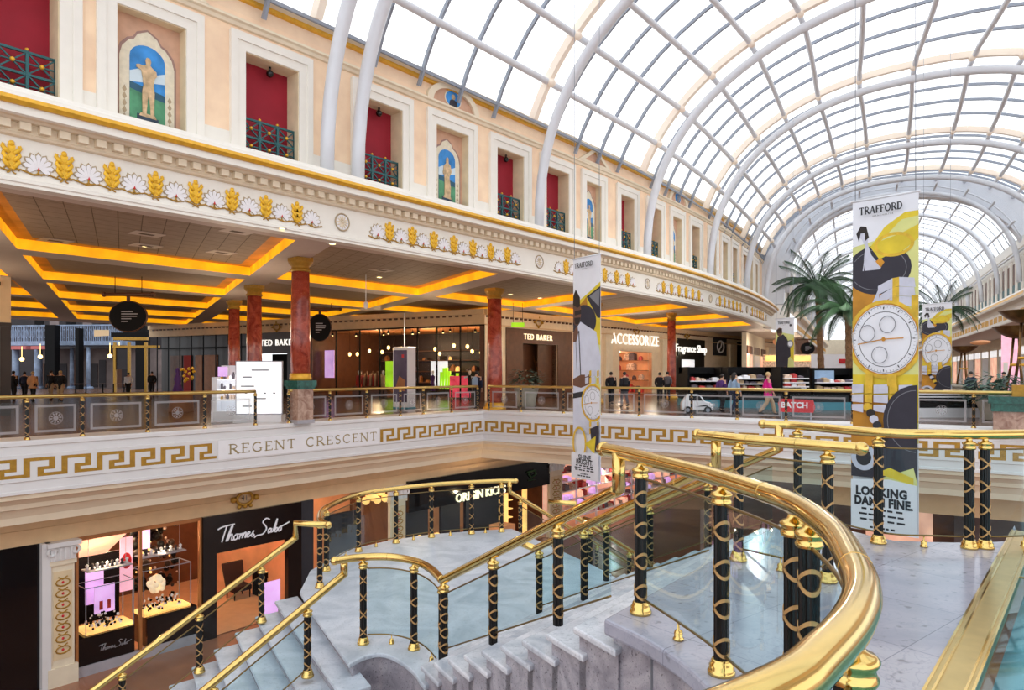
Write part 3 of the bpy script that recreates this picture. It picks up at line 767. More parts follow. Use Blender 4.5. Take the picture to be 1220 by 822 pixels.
# ------------------------------------------------------------------ balustrades
def cleanpath(pts, step=.06):
    """resample to an even polyline"""
    out = [pts[0]]; acc = 0
    L = [0]
    for a, b in zip(pts, pts[1:]): L.append(L[-1] + (b - a).length)
    n = max(2, int(L[-1] / step)); res = []; k = 0
    for i in range(n + 1):
        d = L[-1] * i / n
        while k < len(L) - 2 and L[k + 1] < d: k += 1
        seg = L[k + 1] - L[k]; t = (d - L[k]) / seg if seg > 1e-9 else 0
        res.append(pts[k].lerp(pts[k + 1], min(1, max(0, t))))
    return res
def post_meshes():
    L = .90
    m = MB(); n = 28
    ring = lambda z: [Vector(((.042 if i % 2 else .037) * math.cos(2 * PI * i / n), (.042 if i % 2 else .037) * math.sin(2 * PI * i / n), z)) for i in range(n)]
    m.grid([ring(.0), ring(1.0)], 0, False, True, True); sh = m.build('post', ['black_post'])
    m = MB(); m.lathe([(.074, 0), (.076, .018), (.070, .026), (.066, .03), (.068, .05), (.06, .058), (.056, .075), (.05, .085)], n=20); ba = m.build('base', ['brass'])
    m = MB(); m.lathe([(.048, -.005), (.054, .0), (.058, .012), (.052, .022), (.05, .035), (.058, .045), (.06, .055), (.05, .066), (.03, .074), (.024, .09), (.03, .12)], n=18); co = m.build('collar', ['brass'])
    m = MB()
    for k in range(1):
        zc = 0.0
        for sg in (-1, 1):
            rows = []
            for i in range(25):
                a = 2 * PI * i / 24; z = zc + sg * .048 * math.sin(a)
                r0, r1 = .041, .0462
                rows.append([Vector((r0 * math.cos(a), r0 * math.sin(a), z - .0095)), Vector((r1 * math.cos(a), r1 * math.sin(a), z - .0095)), Vector((r1 * math.cos(a), r1 * math.sin(a), z + .0095)), Vector((r0 * math.cos(a), r0 * math.sin(a), z + .0095))])
            m.grid(rows, 0, False, True)
    bn = m.build('cross_strap', ['band'])
    m = MB(); m.lathe([(.034, 0), (.036, .012), (.026, .02), (.028, .045), (.022, .06), (.008, .066), (.006, .11)], n=10); cl = m.build('floor_clip', ['brass'])
    return dict(shaft=sh, base=ba, collar=co, bands=bn, clip=cl)
PM = None
_proto = post_meshes()
for o in _proto.values(): C.objects.unlink(o)
def inst(key, name, parent, Mw, far=False):
    o = _proto[key].copy(); o.name = name; C.objects.link(o); o.parent = parent
    o.matrix_parent_inverse = WORLD.get(parent.name, Matrix()).inverted() if parent.name in WORLD else Matrix()
    o.matrix_basis = Mw; return o
def add_post(t, p, ztop, yaw=0.0, base=True):
    """p: foot; ztop: underside of the rail"""
    H = ztop - p.z - .11
    R = Matrix.Rotation(yaw, 4, 'Z')
    sh = _proto['shaft'].copy(); C.objects.link(sh); attach(sh, t); sh.matrix_basis = Matrix.Translation(p) @ R @ Matrix.Diagonal((1, 1, H, 1))
    Wp = Matrix.Translation(p) @ R @ Matrix.Diagonal((1, 1, H, 1))
    for key, Mw in tuple(('bands', Matrix.Translation(p + Vector((0, 0, (.15 + .205 * k) * H / .9))) @ R) for k in range(4)) + (('collar', Matrix.Translation(p + Vector((0, 0, H))) @ R), ('base', Matrix.Translation(p) @ R)):
        if key == 'base' and not base: continue
        c = _proto[key].copy(); C.objects.link(c); c.parent = sh; c.matrix_parent_inverse = Wp.inverted(); c.matrix_parent_inverse = WP_inv(Wp); c.matrix_basis = Mw
def WP_inv(W): return W.inverted()
def balustrade(name, label, path, posts, group=None, rail_r=.047, railh=1.07, glassmat='pane', base=True, clips=True, extra_tubes=(), rail=None, railmat='brass', endballs=(True, True), floor_of=None, bands_first=None, pairs=(), glass_lo=.11, glass_hi=.93, etched=False, yaw0=None, far=False, skip=(), nopost=False):
    """path: floor line under the rail (Vectors); posts: list of plan points snapped to it"""
    path = cleanpath(path, .05 if not far else .4)
    t = thing(name, label, 'balustrade', path[0], group)
    rl = rail if rail else [q + Vector((0, 0, railh)) for q in path]
    m = MB(); m.tube(rl, rail_r, 14 if not far else 8)
    if endballs[0]: m.ball(rl[0], rail_r * 1.18, 12)
    if endballs[1]: m.ball(rl[-1], rail_r * 1.18, 12)
    for tb in extra_tubes: m.tube(tb, rail_r, 14)
    # slim joint rings
    if not far:
        for f in (.18, .42, .7):
            i = int(f * (len(rl) - 2)); a, b = rl[i], rl[i + 1]; d = (b - a).normalized() * .006
            m.tube([a - d, a + d], rail_r * 1.015, 14)
    m.build('handrail', [railmat], t)
    idx = []
    for q in posts:
        i = min(range(len(path)), key=lambda k: (path[k].xy - Vector((q[0], q[1]))).length); idx.append(i)
    for i in idx:
        if i == idx[0] and nopost: continue
        a = path[max(0, i - 1)]; b = path[min(len(path) - 1, i + 1)]; d = b - a
        add_post(t, Vector((path[i].x, path[i].y, path[i].z)), rl[min(i, len(rl) - 1)].z - rail_r + .02, math.atan2(d.y, d.x) + PI / 2, base)
    for i, j in zip(idx, idx[1:]):
        if (path[i] - path[j]).length < .3 or (i, j) in skip or j - i < 2: continue
        seg = path[i:j + 1]; L0 = (seg[0] - seg[-1]).length; k = max(1, int(round(.075 / max(1e-6, (path[1] - path[0]).length))))
        if len(seg) > 2 * k + 2 and not far: seg = seg[k:-k]
        elif far: seg = [seg[0].lerp(seg[-1], .06), seg[0].lerp(seg[-1], .94)]
        rh = lambda q, z: Vector((q.x, q.y, q.z + z))
        lo, hi = glass_lo, glass_hi
        m = MB(); th = .006
        d = (seg[-1] - seg[0]); nn = Vector((-d.y, d.x, 0)).normalized() * th
        rows = [[rh(q, lo) - nn, rh(q, hi) - nn] for q in seg]; m.grid(rows, 0, True)
        pn = m.build('glass_panel', [glassmat], t, recalc=False)
        if not far:
            e = MB(); e.tube([rh(q, hi) for q in seg], .009, 6); e.build('glass_edge', ['edge_bronze'], t); e = MB(); e.tube([rh(q, lo) for q in seg], .009, 6); e.build('glass_edge', ['edge_bronze'], t)
            if clips:
                for f in (.5,) if L0 < 1.3 else (.3, .7):
                    q = seg[int(f * (len(seg) - 1))]
                    c = _proto['clip'].copy(); C.objects.link(c); attach(c, t); c.matrix_basis = Matrix.Translation(q)
        if etched:
            e = MB(); T = frame(seg[0] + Vector((0, 0, 0)), d); L = d.length; o = .08
            for x0, x1, z0, z1 in ((o, L - o, hi - .13, hi - .07), (o, L - o, lo + .07, lo + .13), (o, o + .06, lo + .07, hi - .07), (L - o - .06, L - o, lo + .07, hi - .07)):
                e.face([T((x0, z0, .02)), T((x1, z0, .02)), T((x1, z1, .02)), T((x0, z1, .02))])
            zc = (lo + hi) / 2
            for r0, r1 in ((0, .06), (.075, .13), (.145, .16)):
                for k in range(20):
                    if r0 == .075 and k % 2: continue
                    a0, a1 = 2 * PI * k / 20, 2 * PI * (k + 1) / 20
                    e.face([T((L / 2 + r * math.cos(a), zc + r * math.sin(a), .02)) for r, a in ((r0, a0), (r1, a0), (r1, a1), (r0, a1))])
            e.build('etched_border', ['etch'], pn, recalc=False) if False else link_etch(e, pn, t)
    return t
def link_etch(e, pn, t):
    o = e.build('etched_border', ['etch'], None, recalc=False); o.parent = pn
    o.matrix_parent_inverse = Matrix()     # the pane already undoes the thing's placement
    return o
ZR = 1.07
# --- near curved rail on the deck
r1px = [(719, 535), (742, 539.5), (764, 545), (828, 561), (870.5, 573.6), (938.7, 597), (990, 631), (1015.4, 669.6), (1027, 704), (1015, 742), (973, 789), (930, 822)]
r1 = [U(x, y, ZR) for x, y in r1px]
r1 += [Vector((.25, 1.12, ZR)), Vector((-.02, 1.0, ZR))]
r1 = catmull(r1, 8)
r1f = [Vector((p.x, p.y, 0)) for p in r1]
PA = U(765, 731, 0); PB = U(868, 803, 0)
A1 = Vector((.777, 5.14, .80)); B1 = Vector((-.765, 7.74, -.63))
endp = [U(737, 543, ZR), Vector((.777, 5.14, .80))]
r1posts = [PA, PB, (1.285, 3.14), (1.262, 2.92), (.80, 1.66), (.15, 1.05)]
r1posts = [r1f[0] + (r1f[1] - r1f[0]) * 0 if False else q for q in r1posts]
balustrade('deck_balustrade', 'big curved polished brass handrail in the foreground with black banded posts and glass panels', r1f, r1posts, rail=None, rail_r=.049, extra_tubes=[[Vector((A1.x, A1.y, ZR)), Vector((A1.x, A1.y, .78))]], endballs=(True, False))
# --- middle rail with ball end
G1 = Vector((.61, .79, 0)).normalized(); AD = Vector((.482, -.876, 0)).normalized()
DV = Vector((B1.x - A1.x, B1.y - A1.y, 0)); DVn = DV.normalized()
r2a, r2b = U(831, 517.5, ZR), U(1026, 534.5, ZR)
q1, q2 = U(877, 522.5, ZR), U(985, 531.5, ZR)
A2 = U(853, 519.2, ZR); A2 = Vector((A2.x, A2.y, .80)); B2 = A2 + DV * 1.02; B2.z = -.63
l2 = [Vector((p.x, p.y, 0)) for p in (r2a, q1, q2, r2b)]
balustrade('deck_balustrade', 'short straight brass rail with a ball end in the middle of the stair head', l2, [q1, q2], rail_r=.046, extra_tubes=[[Vector((A2.x, A2.y, ZR)), Vector((A2.x, A2.y, .78))]])
# --- far deck rail
r3 = [U(909, 505, ZR), U(928, 506, ZR), U(950, 507, ZR), Vector((3.55, 6.81, ZR)), Vector((4.0, 6.66, ZR)), Vector((4.38, 6.62, ZR)), Vector((4.9, 6.68, ZR)), Vector((5.6, 6.95, ZR)), Vector((6.6, 7.5, ZR))]
l3 = [Vector((p.x, p.y, 0)) for p in catmull(r3, 8)]
A3 = Vector((r3[1].x, r3[1].y, .80)); B3 = A3 + DV * 1.05; B3.z = -.63
balustrade('deck_balustrade', 'brass rail of the deck edge standing in front of the tall watch banner', l3, [r3[2], r3[3], (4.3, 6.62), (4.46, 6.625), (5.75, 7.05)], rail_r=.046, extra_tubes=[[Vector((A3.x, A3.y, ZR)), Vector((A3.x, A3.y, .78))]])
# --- sloping stair rails of the upper flight
def slope(A, B, z0=.80): return [A.lerp(B, i / 40) for i in range(41)]
def stair_rail(label, A, B, posts, hl=.86, name='stair_balustrade', group=None, lo=.10, hi=.70, end=None, base=False, r=.045):
    path = [Vector((q.x, q.y, q.z - hl)) for q in slope(A, B)]
    return balustrade(name, label, path, posts, rail=None, railh=hl, rail_r=r, base=base, extra_tubes=[end] if end else [], endballs=(False, False), glass_lo=lo, glass_hi=hi, clips=False, group=group, nopost='upper flight' in label and 'right' not in label)
def on(A, B, t): q = A.lerp(B, t); return (q.x, q.y)
stair_rail('brass stair rail of the upper flight nearest the camera, running down to the landing', A1, B1, [on(A1, B1, t) for t in (.01, .261, .624, .985)])
stair_rail('middle brass stair rail dividing the upper flight', A2, B2, [on(A2, B2, t) for t in (.02, .33, .66, .97)], end=[B2, B2 + Vector((-.25, .45, 0)) if False else B2 + DVn * .5 + Vector((0, 0, 0))])
stair_rail('far brass stair rail of the upper flight', A3, B3, [on(A3, B3, t) for t in (.02, .33, .66, .97)], end=[B3, B3 + DVn * .45])
# --- landing
ZLd = -1.70
def V(x, y, z=0.0): return Vector((x, y, z))
S = [V(B1.x, B1.y), V(-.95, 8.2), V(-1.17, 8.52), V(-1.5, 8.72), V(-1.85, 8.71), V(-2.15, 8.55)]
S = [V(p.x, p.y, ZLd) for p in catmull(S, 8)]
L2a = V(-1.93, 8.62, -.63)
ascn = V(.745, .667, 0).normalized()
def flight_rail(A, n, dirn, drop): return [A, V(A.x + dirn.x * n, A.y + dirn.y * n, A.z - drop)]
A4 = U(410, 684, -.84); 
SL2 = .56
E4 = V(A4.x - ascn.x * 7.0, A4.y - ascn.y * 7.0, A4.z - 7.0 * SL2)
balustrade('landing_balustrade', 'curved brass rail with glass round the near corner of the landing', S, [S[0], (-1.17, 8.55), (-1.85, 8.71)], endballs=(False, True), rail_r=.046, extra_tubes=[[V(A4.x, A4.y, -.63), V(A4.x, A4.y, A4.z - .02)]])
BK = [V(-2.75, 10.55), V(-3.0, 11.0), V(-3.14, 11.94), V(-2.87, 13.2), V(-2.29, 13.86), V(-1.62, 14.36), V(-.857, 14.65), V(-.22, 14.85), V(.08, 14.85)]
bk = [V(p.x, p.y, ZLd) for p in catmull(BK, 6)]
A5 = U(352, 641, -.86); A5 = V(A5.x, A5.y, -.86)
E5 = V(A5.x - ascn.x * 7.0, A5.y - ascn.y * 7.0, A5.z - 7.0 * SL2)
A6 = V(-.05, 14.85, -.86); E6 = V(A6.x + ascn.x * 5, A6.y + ascn.y * 5, A6.z - 5 * SL2)
balustrade('landing_balustrade', 'curved brass rail round the back of the landing below the fascia corner', bk, BK[1:8], rail_r=.046, extra_tubes=[[V(A6.x, A6.y, -.63), V(A6.x, A6.y, -.88)], [V(-2.75, 10.55, -.63), V(A5.x, A5.y, -.63), V(A5.x, A5.y, -.88)]], endballs=(True, True))
ts = [.1, .28, .46, .64, .82, .98]
stair_rail('lower stair rail nearest the camera, running down from the landing', A4, E4, [on(A4, E4, (.07 + .155 * k)) for k in range(6)], base=True)
stair_rail('lower stair rail beside the jewellery shop, running down from the landing', A5, E5, [on(A5, E5, t) for t in (.075, .20, .335, .47, .6, .74, .87)], base=True)
stair_rail('brass stair rail descending to the right behind the upper flight', A6, E6, [on(A6, E6, t) for t in (.06, .3, .55, .8)], base=True)
A7 = V(1.1, 12.3, -.86); E7 = V(A7.x + ascn.x * 5, A7.y + ascn.y * 5, A7.z - 5 * SL2)
stair_rail('short piece of brass stair rail seen below the upper flight, going down to the right', A7, E7, [on(A7, E7, t) for t in (.08, .3, .55, .8)], base=True, end=[V(A7.x - .45, A7.y + .15, -.63), V(A7.x, A7.y, -.63), A7])
# --- staircase
st = thing('staircase', 'pale marble staircase with granite sides, landing and lower flights', 'staircase', (0, 9, ZLd))
T0p = V(.614, 4.73); TD = V(-.1793, .3256)
Wd = 4.1
def slab(mb, pts, z1, th, mi=0, inset=0): 
    n = len(pts)
    mb.prism([(p.x, p.y) for p in pts], lambda q: Vector((q[0], q[1], q[2])), z1 - th, z1, mi)
for k in range(1, 10):
    a = T0p + TD * (k - 1) - TD * .35; b = T0p + TD * k
    m = MB(); slab(m, [a, b, b + G1 * Wd, a + G1 * Wd], -.17 * k, .05)
    m.build('step', ['step_marble'], st, bevel=.014)
m = MB()
for k in range(1, 10):
    a = T0p + TD * (k - 1); b = T0p + TD * k; i = G1 * .06
    slab(m, [a + i - TD * .3, b + i - TD * .08, b + G1 * (Wd - .06) - TD * .08, a + G1 * (Wd - .06) - TD * .3], -.17 * k - .05, 6.6 - .17 * k)
m.build('stair_side', ['side_granite'], st)
land = [T0p + TD * 9, V(-1.06, 7.77), V(-1.24, 8.09), V(-1.42, 8.36), V(-1.60, 8.45), V(-1.78, 8.30), V(-1.87, 8.10), V(-2.82, 9.9), V(-3.25, 10.8), V(-3.42, 11.95), V(-3.12, 13.35), V(-2.45, 14.1), V(-1.7, 14.62), V(-.9, 14.92), V(.0, 15.15), V(1.45, 12.2), V(1.75, 11.2), T0p + TD * 9 + G1 * Wd]
front = catmull([T0p + TD * 9 + V(.07, -.13), V(-1.0, 7.66), V(-1.09, 7.88), V(-1.24, 8.12), V(-1.42, 8.33), V(-1.58, 8.42), V(-1.74, 8.33), V(-1.87, 8.10)], 4)
land = front + land[7:]
m = MB(); slab(m, land, ZLd, .055); m.build('landing', ['stair_marble'], st, bevel=.014)
cen = V(-.9, 11)
ins = [p + (cen - p).normalized() * .07 for p in land]
m = MB(); slab(m, ins, ZLd - .055, 4.9); m.build('landing_side', ['side_granite'], st)
def lower_flight(c0, c1, dirn, n, lab):
    """c0, c1: ends of the landing edge; treads drop along dirn"""
    m2 = MB()
    for k in range(1, n + 1):
        a0 = c0 + dirn * (.305 * (k - 1) - .05); b0 = c0 + dirn * (.305 * k + .02); a1 = c1 + dirn * (.305 * (k - 1) - .05); b1 = c1 + dirn * (.305 * k + .02)
        z = ZLd - .17 * k
        m = MB(); slab(m, [a0, b0, b1, a1], z, .05); m.build('step', ['stair_marble'], st, bevel=.012)
        i = (c1 - c0).normalized() * .07
        m2.prism([(p.x, p.y) for p in (a0 + i, b0 + i - dirn * .04, b1 - i - dirn * .04, a1 - i)], lambda q: Vector((q[0], q[1], q[2])), -6.68, z - .05)
    m2.build('stair_side', ['side_granite'], st)
lower_flight(V(-1.72, 8.1) + V(.1, -.2), V(-3.3, 10.85) + V(-.12, .24), -ascn, 26, 'left')
lower_flight(V(.0, 15.2), V(1.5, 12.1), ascn, 16, 'right')
# --- deck
def off(pts, d):
    out = []
    for i, p in enumerate(pts):
        a = pts[max(0, i - 1)]; b = pts[min(len(pts) - 1, i + 1)]; t = (b - a); n = V(-t.y, t.x).normalized(); out.append(p - n * d)
    return out
r1c = [p for p in r1f if p.y < 3.75][::3]
left_edge = [T0p, V(.81, 4.40), V(.955, 4.05), V(1.03, 3.70)]
edge1 = catmull(left_edge, 4)
o1 = off(r1c, .22)
o1 = [p for p in o1 if p.y < 3.55]
edge_near = edge1 + [V(p.x, p.y) for p in o1]
o3 = off(l3, -.25)
o3 = [p for p in o3 if p.y < 7.6 or p.x > 3.2][::4]
e3 = [V(p.x, p.y) for p in o3]
top_r = T0p + G1 * Wd
stripA, stripB = U(1204, 640, 0), U(1106, 822, 0)
sd = (stripB - stripA).normalized()
sA = stripA - sd * .35; sB = stripB + sd * 6.0
deck = [T0p] + [top_r] + [p for p in e3 if p.x < sA.x - .05 and p.x > top_r.x] + [sA, sB, V(-2.2, -1.6), V(-1.6, .6)] + edge_near[1:][::-1]
m = MB(); slab(m, deck, 0, .11)
dk = struct(m.build('floor_deck', ['deck_marble'], bevel=.02), 'pale speckled marble deck at the head of the stairs', 'floor')
m = MB()
dc = V(2.6, 4.2)
rim = [T0p] + edge_near[1:]
rr = [p + V(.07, .03) for p in rim]
m.grid([[V(p.x, p.y, -.11) for p in rr], [V(p.x, p.y, -6.7) for p in rr]], 0, False)
for i in (4, 9, 16):
    if i < len(rr): m.bar(rr[i] + V(-.004, -.004, -.12), rr[i] + V(-.004, -.004, -4), .012, .012, 1)
struct(m.build('wall_deck', ['side_granite', 'ink_grey'], recalc=False), 'curved speckled granite wall below the deck edge', 'wall')
m = MB()
e3w = [top_r] + [p for p in e3 if p.x > top_r.x]
m.grid([[V(p.x, p.y - .05, -.11) for p in e3w], [V(p.x, p.y - .05, -.7) for p in e3w]], 0, False)
struct(m.build('trim_10', ['cool_white'], recalc=False), 'white edge below the far side of the deck', 'trim')
# brass floor strip and the glass floor beyond
m = MB(); nrm = V(sd.y, -sd.x)
if nrm.x > 0: nrm = -nrm
perp = -nrm
def T_strip(q): return sA + sd * q[0] + perp * q[1] + V(0, 0, q[2])
L = (sB - sA).length
m.prism([(0, -.02), (L, -.02), (L, .19), (0, .19)], T_strip, -.05, .012, 0)
for y in (.02, .15): m.prism([(0, y), (L, y), (L, y + .012), (0, y + .012)], T_strip, .012, .022, 1)
for y in (-.02, .178): m.prism([(0, y), (L, y), (L, y + .014), (0, y + .014)], T_strip, .012, .018, 1)
bs = m.build('floor_strip', ['brass_soft', 'brass']); tag(bs, 'worn brass strip let into the deck floor along the glass', 'threshold strip')
t = thing('glass_floor', 'teal tinted glass floor to the right of the brass strip', 'glass floor', T_strip((3, .2, 0)))
m = MB(); m.prism([(0, .19), (L, .19), (L, 3.2), (0, 3.2)], T_strip, -.03, 0, 0); m.build('glass_sheet', ['pane'], t)
m = MB(); m.prism([(0, .19), (L, .19), (L, 3.2), (0, 3.2)], T_strip, -.3, -.25, 0); m.build('stone_bed', ['teal_marble'], t)
m = MB(); m.prism([(2.0, .19), (2.02, .19), (2.42, 3.2), (2.38, 3.2)], T_strip, 0, .012, 0); m.build('joint_bar', ['brass_soft'], t)
t = thing('glass_screen', 'low glass side screen with sloping top at the far end of the glass floor', 'glass screen', T_strip((-.05, .25, 0)))
m = MB(); q = lambda x, y, z: T_strip((x, y, z))
m.hexa([q(-.35, .12, 0), q(-.35, .8, 0), q(.0, .8, 0), q(.0, .12, 0), q(-.35, .12, .42), q(-.35, .8, .42), q(.0, .8, .2), q(.0, .12, .2)], 0); m.build('glass_sides', ['pane'], t)
m = MB(); m.hexa([q(-.32, .15, 0), q(-.32, .78, 0), q(-.03, .78, 0), q(-.03, .15, 0), q(-.32, .15, .36), q(-.32, .78, .36), q(-.03, .78, .15), q(-.03, .15, .15)], 0); m.build('inner_block', ['teal_marble'], t)
# --- gallery balustrades beyond the void
def edge_posts(a, b, step): n = max(1, int(round((b - a) / step))); return [EL(a + (b - a) * i / n, -.12) for i in range(n + 1)]
pl1 = edge_posts(-29.5, -10.75, 1.56); pth = [EL(-29.5, -.12), EL(-10.75, -.12)]
balustrade('gallery_balustrade', 'gallery balustrade with etched glass to the left of the red marble column', pth, pl1, rail_r=.05, railmat='brass_far', glassmat='pane_far', etched=True, far=True, clips=False, endballs=(False, False))
pl2 = edge_posts(-9.55, -.25, 1.55); pth = [EL(-9.55, -.12), EL(-.25, -.12)]
balustrade('gallery_balustrade', 'gallery balustrade with etched glass between the red column and the inner corner', pth, pl2, rail_r=.05, railmat='brass_far', glassmat='pane_far', etched=True, far=True, clips=False, endballs=(False, False))
pl3 = edge_posts(.2, 26.5, 1.75); pth = [EL(.2, -.12), EL(26.5, -.12)]
balustrade('gallery_balustrade', 'long gallery balustrade across the far edge of the void, right of the inner corner', pth, pl3, rail_r=.05, railmat='brass_far', glassmat='pane_far', etched=True, far=True, clips=False, endballs=(False, False))
# ------------------------------------------------------------------ red marble columns
def column(label, c, r=.31, ped=True, z0=0.0, top=5.4):
    t = thing('marble_column', label, 'column', (c.x, c.y, z0), 'red marble columns', kind='thing')
    m = MB(); zb = z0 + (1.55 if ped else .3)
    m.lathe([(r, zb), (r * 1.02, zb + 1.2), (r * .97, zb + 2.4), (r * .9, top - .42)], (c.x, c.y, 0), 24); m.build('shaft', ['red_marble'], t)
    m = MB()
    m.lathe([(r * .92, top - .46), (r * 1.04, top - .43), (r * 1.04, top - .38), (r * .92, top - .36), (r * .92, top - .28), (r * 1.1, top - .24), (r * 1.25, top - .15), (r * 1.3, top - .12)], (c.x, c.y, 0), 24)
    d = .29 * r / .31
    a = fdir(10); b = Vector((-a.y, a.x, 0))
    T = lambda q: Vector((c.x, c.y, 0)) + a * q[0] + b * q[1] + Vector((0, 0, q[2]))
    m.box(-d, d, -d, d, top - .12, top + .02, 0, T); m.build('capital', ['gold_dark'], t)
    if ped:
        m = MB(); m.lathe([(r * 1.12, zb - .15), (r * 1.14, zb - .06), (r * 1.1, zb - .03), (r * 1.12, zb + .03), (r * 1.02, zb + .08)], (c.x, c.y, 0), 24); m.build('base_ring', ['gold'], t)
        m = MB(); m.box(-.37, .37, -.37, .37, z0 + 1.2, z0 + 1.4, 0, T); m.box(-.33, .33, -.33, .33, z0 + 1.12, z0 + 1.2, 0, T); m.build('pedestal_cap', ['green_marble'], t)
        m = MB(); m.box(-.29, .29, -.29, .29, z0, z0 + 1.12, 0, T); m.build('pedestal', ['pink_marble'], t)
        m = MB(); m.box(-.32, .32, -.32, .32, z0, z0 + .12, 0, T); m.build('pedestal_foot', ['plinth_grey'], t)
    else:
        m = MB(); m.lathe([(r * 1.5, z0), (r * 1.5, z0 + .1), (r * 1.25, z0 + .16), (r * 1.25, z0 + .24), (r * 1.05, z0 + .32)], (c.x, c.y, 0), 24); m.build('base_ring', ['gold'], t)
    return t
column('red marble column on a pink pedestal with green cap, standing in the gallery balustrade', Vector((-6.93, 23.1, 0)))
column('red marble column behind the one in the balustrade, beside the lit white panel', at(303, 444, 30.4), ped=False, r=.33)
column('slimmer-looking red marble column farthest back of the three near the oval sign', at(279, 444, 36.6), ped=False, r=.30)
column('red marble column close to the inner corner of the gallery', Vector((-.78, 31.6, 0)), ped=False, r=.34)
column('red marble column hidden mostly behind the white-suit banner', P(28.3, -4.4), ped=False)
column('red marble column in front of the perfume shop', at(800, 444, 44.5), ped=False, r=.27)
# ------------------------------------------------------------------ upper shop walls
CW = Vector((-1.6, 41.4, 0))
W2 = Line((CW.x, CW.y), 39.5); D3 = Vector((-.875, .485, 0)).normalized()
def wallmap(o, d):
    """picture position on a vertical wall through o along d -> (t, z)"""
    def f(px, py):
        r = ray(px); t = (r * o.y - o.x) / (d.x - r * d.y); Z = o.y + d.y * t
        return t, EYE + (HY - py) * Z / F
    return f
w2 = wallmap(CW, W2.d); w3 = wallmap(CW, D3)
T2 = frame(CW, W2.d)                       # outward = towards the camera
T3 = frame(CW, -D3)                        # x runs left to right, so wall positions are negative
def rect_px(m, T, wm, sgn, x0, y0, x1, y1, h, mi=0, dep=None):
    """a rectangle on a wall from two picture corners"""
    t0, za = wm(x0, y0); t1, zb = wm(x1, y1); a, b = sorted((sgn * t0, sgn * t1))
    m.box(a, b, min(za, zb), max(za, zb), h if dep is None else h - dep, h + (.02 if dep is None else 0), mi, T)
    return a, b, min(za, zb), max(za, zb)
m = MB()
segs = [(0, 3.0), (11.4, 15.8), (24.3, 29.0), (36.5, 41)]
T = T2
def band(T, x0, x1, za, zb, h0, h1, mi): m.box(x0, x1, za, zb, h0, h1, mi, T)
# main wall W2 with door openings cut: Ted Baker, Accessorize, perfume shop, later shop
doors2 = []
for px0, px1, pt in ((622, 664, 409), (738, 777, 418), (806, 838, 403), (878, 893, 407)):
    a, zt = w2(px0, pt); b, _ = w2(px1, pt); doors2.append((a, b, zt))
x = 0
for a, b, zt in doors2:
    band(T2, x, a, 0, 5.4, -.4, 0, 0); band(T2, a, b, zt, 5.4, -.4, 0, 0); x = b
band(T2, x, 56, 0, 5.4, -.4, 0, 0)
band(T2, 0, 56, 5.05, 5.4, 0, .18, 1); band(T2, 0, 56, 4.45, 4.52, 0, .1, 1)
for i in range(120): band(T2, .1 + i * .45, .28 + i * .45, 4.92, 5.03, 0, .12, 2)
struct(m.build('wall_shops', ['beige_shop', 'beige_wall', 'brown_mid']), 'pale stone shop wall of the gallery', 'wall')
m = MB()
band(T3, -31.5, 0, 4.5, 5.4, -.4, .02, 0)
band(T3, -31.5, 0, 5.1, 5.4, 0, .15, 0)
for i in range(66): band(T3, -31 + i * .46, -30.8 + i * .46, 4.98, 5.08, 0, .1, 1)
band(T3, -.35, 0, 0, 4.5, -.4, .0, 2)
struct(m.build('wall_corner', ['beige_wall', 'brown_mid', 'brown_mid']), 'beige band of wall over the dark shopfronts of the side mall', 'wall')
def letters(name, s, size, T, h, matn, label, **k):
    m = MB(); text_into(m, s, size, T, h, .03, **k); o = m.build(name, [matn], recalc=False); tag(o, label, 'sign'); return o
def interior(name, T, x0, x1, z0, z1, depth, mats, label):
    """open box behind a shopfront: back, sides, floor, ceiling"""
    m = MB()
    m.face([T((x0, z0, -depth)), T((x1, z0, -depth)), T((x1, z1, -depth)), T((x0, z1, -depth))], 0)
    for x in (x0, x1): m.face([T((x, z0, -depth)), T((x, z0, -.05)), T((x, z1, -.05)), T((x, z1, -depth))], 1)
    m.face([T((x0, z0 + .02, -depth)), T((x1, z0 + .02, -depth)), T((x1, z0 + .02, -.05)), T((x0, z0 + .02, -.05))], 2)
    m.face([T((x0, z1, -depth)), T((x1, z1, -depth)), T((x1, z1, -.05)), T((x0, z1, -.05))], 3)
    o = m.build(name, mats, recalc=False); struct(o, label, 'shop interior'); return o
# Ted Baker doorway on W2
a, b, zt = doors2[0]
m = MB(); m.box(a - 1.6, a, 0, 4.4, 0, .08, 0, T2); m.box(b, b + 1.6, 0, 4.4, 0, .08, 0, T2); m.box(a, b, zt, 4.4, 0, .08, 0, T2)
t = thing('shopfront', 'brown shopfront with dark doorway right of the gallery corner', 'shopfront', T2(((a + b) / 2, 0, .05)))
m.build('surround', ['brown_mid'], t)
interior('shop_interior', T2, a, b, 0, zt, 3.5, ['brown_dark', 'brown_mid', 'tile_brown', 'black'], 'dark shop interior right of the gallery corner')
m = MB(); m.box(a + (b - a) * .58, b, 0, zt, -.5, -.42, 0, T2); m.build('open_door', ['brown_mid'], t)
m = MB()
for i in range(9):
    x = a + .3 + i * .34; m.bar(T2((x, zt - .3 - (i % 3) * .4, -1.2)), T2((x + .5, zt - 1.2 - (i % 2) * .6, -1.2)), .05, .05)
m.build('branch_display', ['wood_warm'], t)
ta, tz = w2(640, 398)
letters('shop_sign', 'TED BAKER', .52, lambda q: T2((ta + q[0], 3.9 + q[1], q[2])), .1, 'letter_warm', 'lit white letters over the brown doorway right of the gallery corner', sx=.95, spacing=1.25)
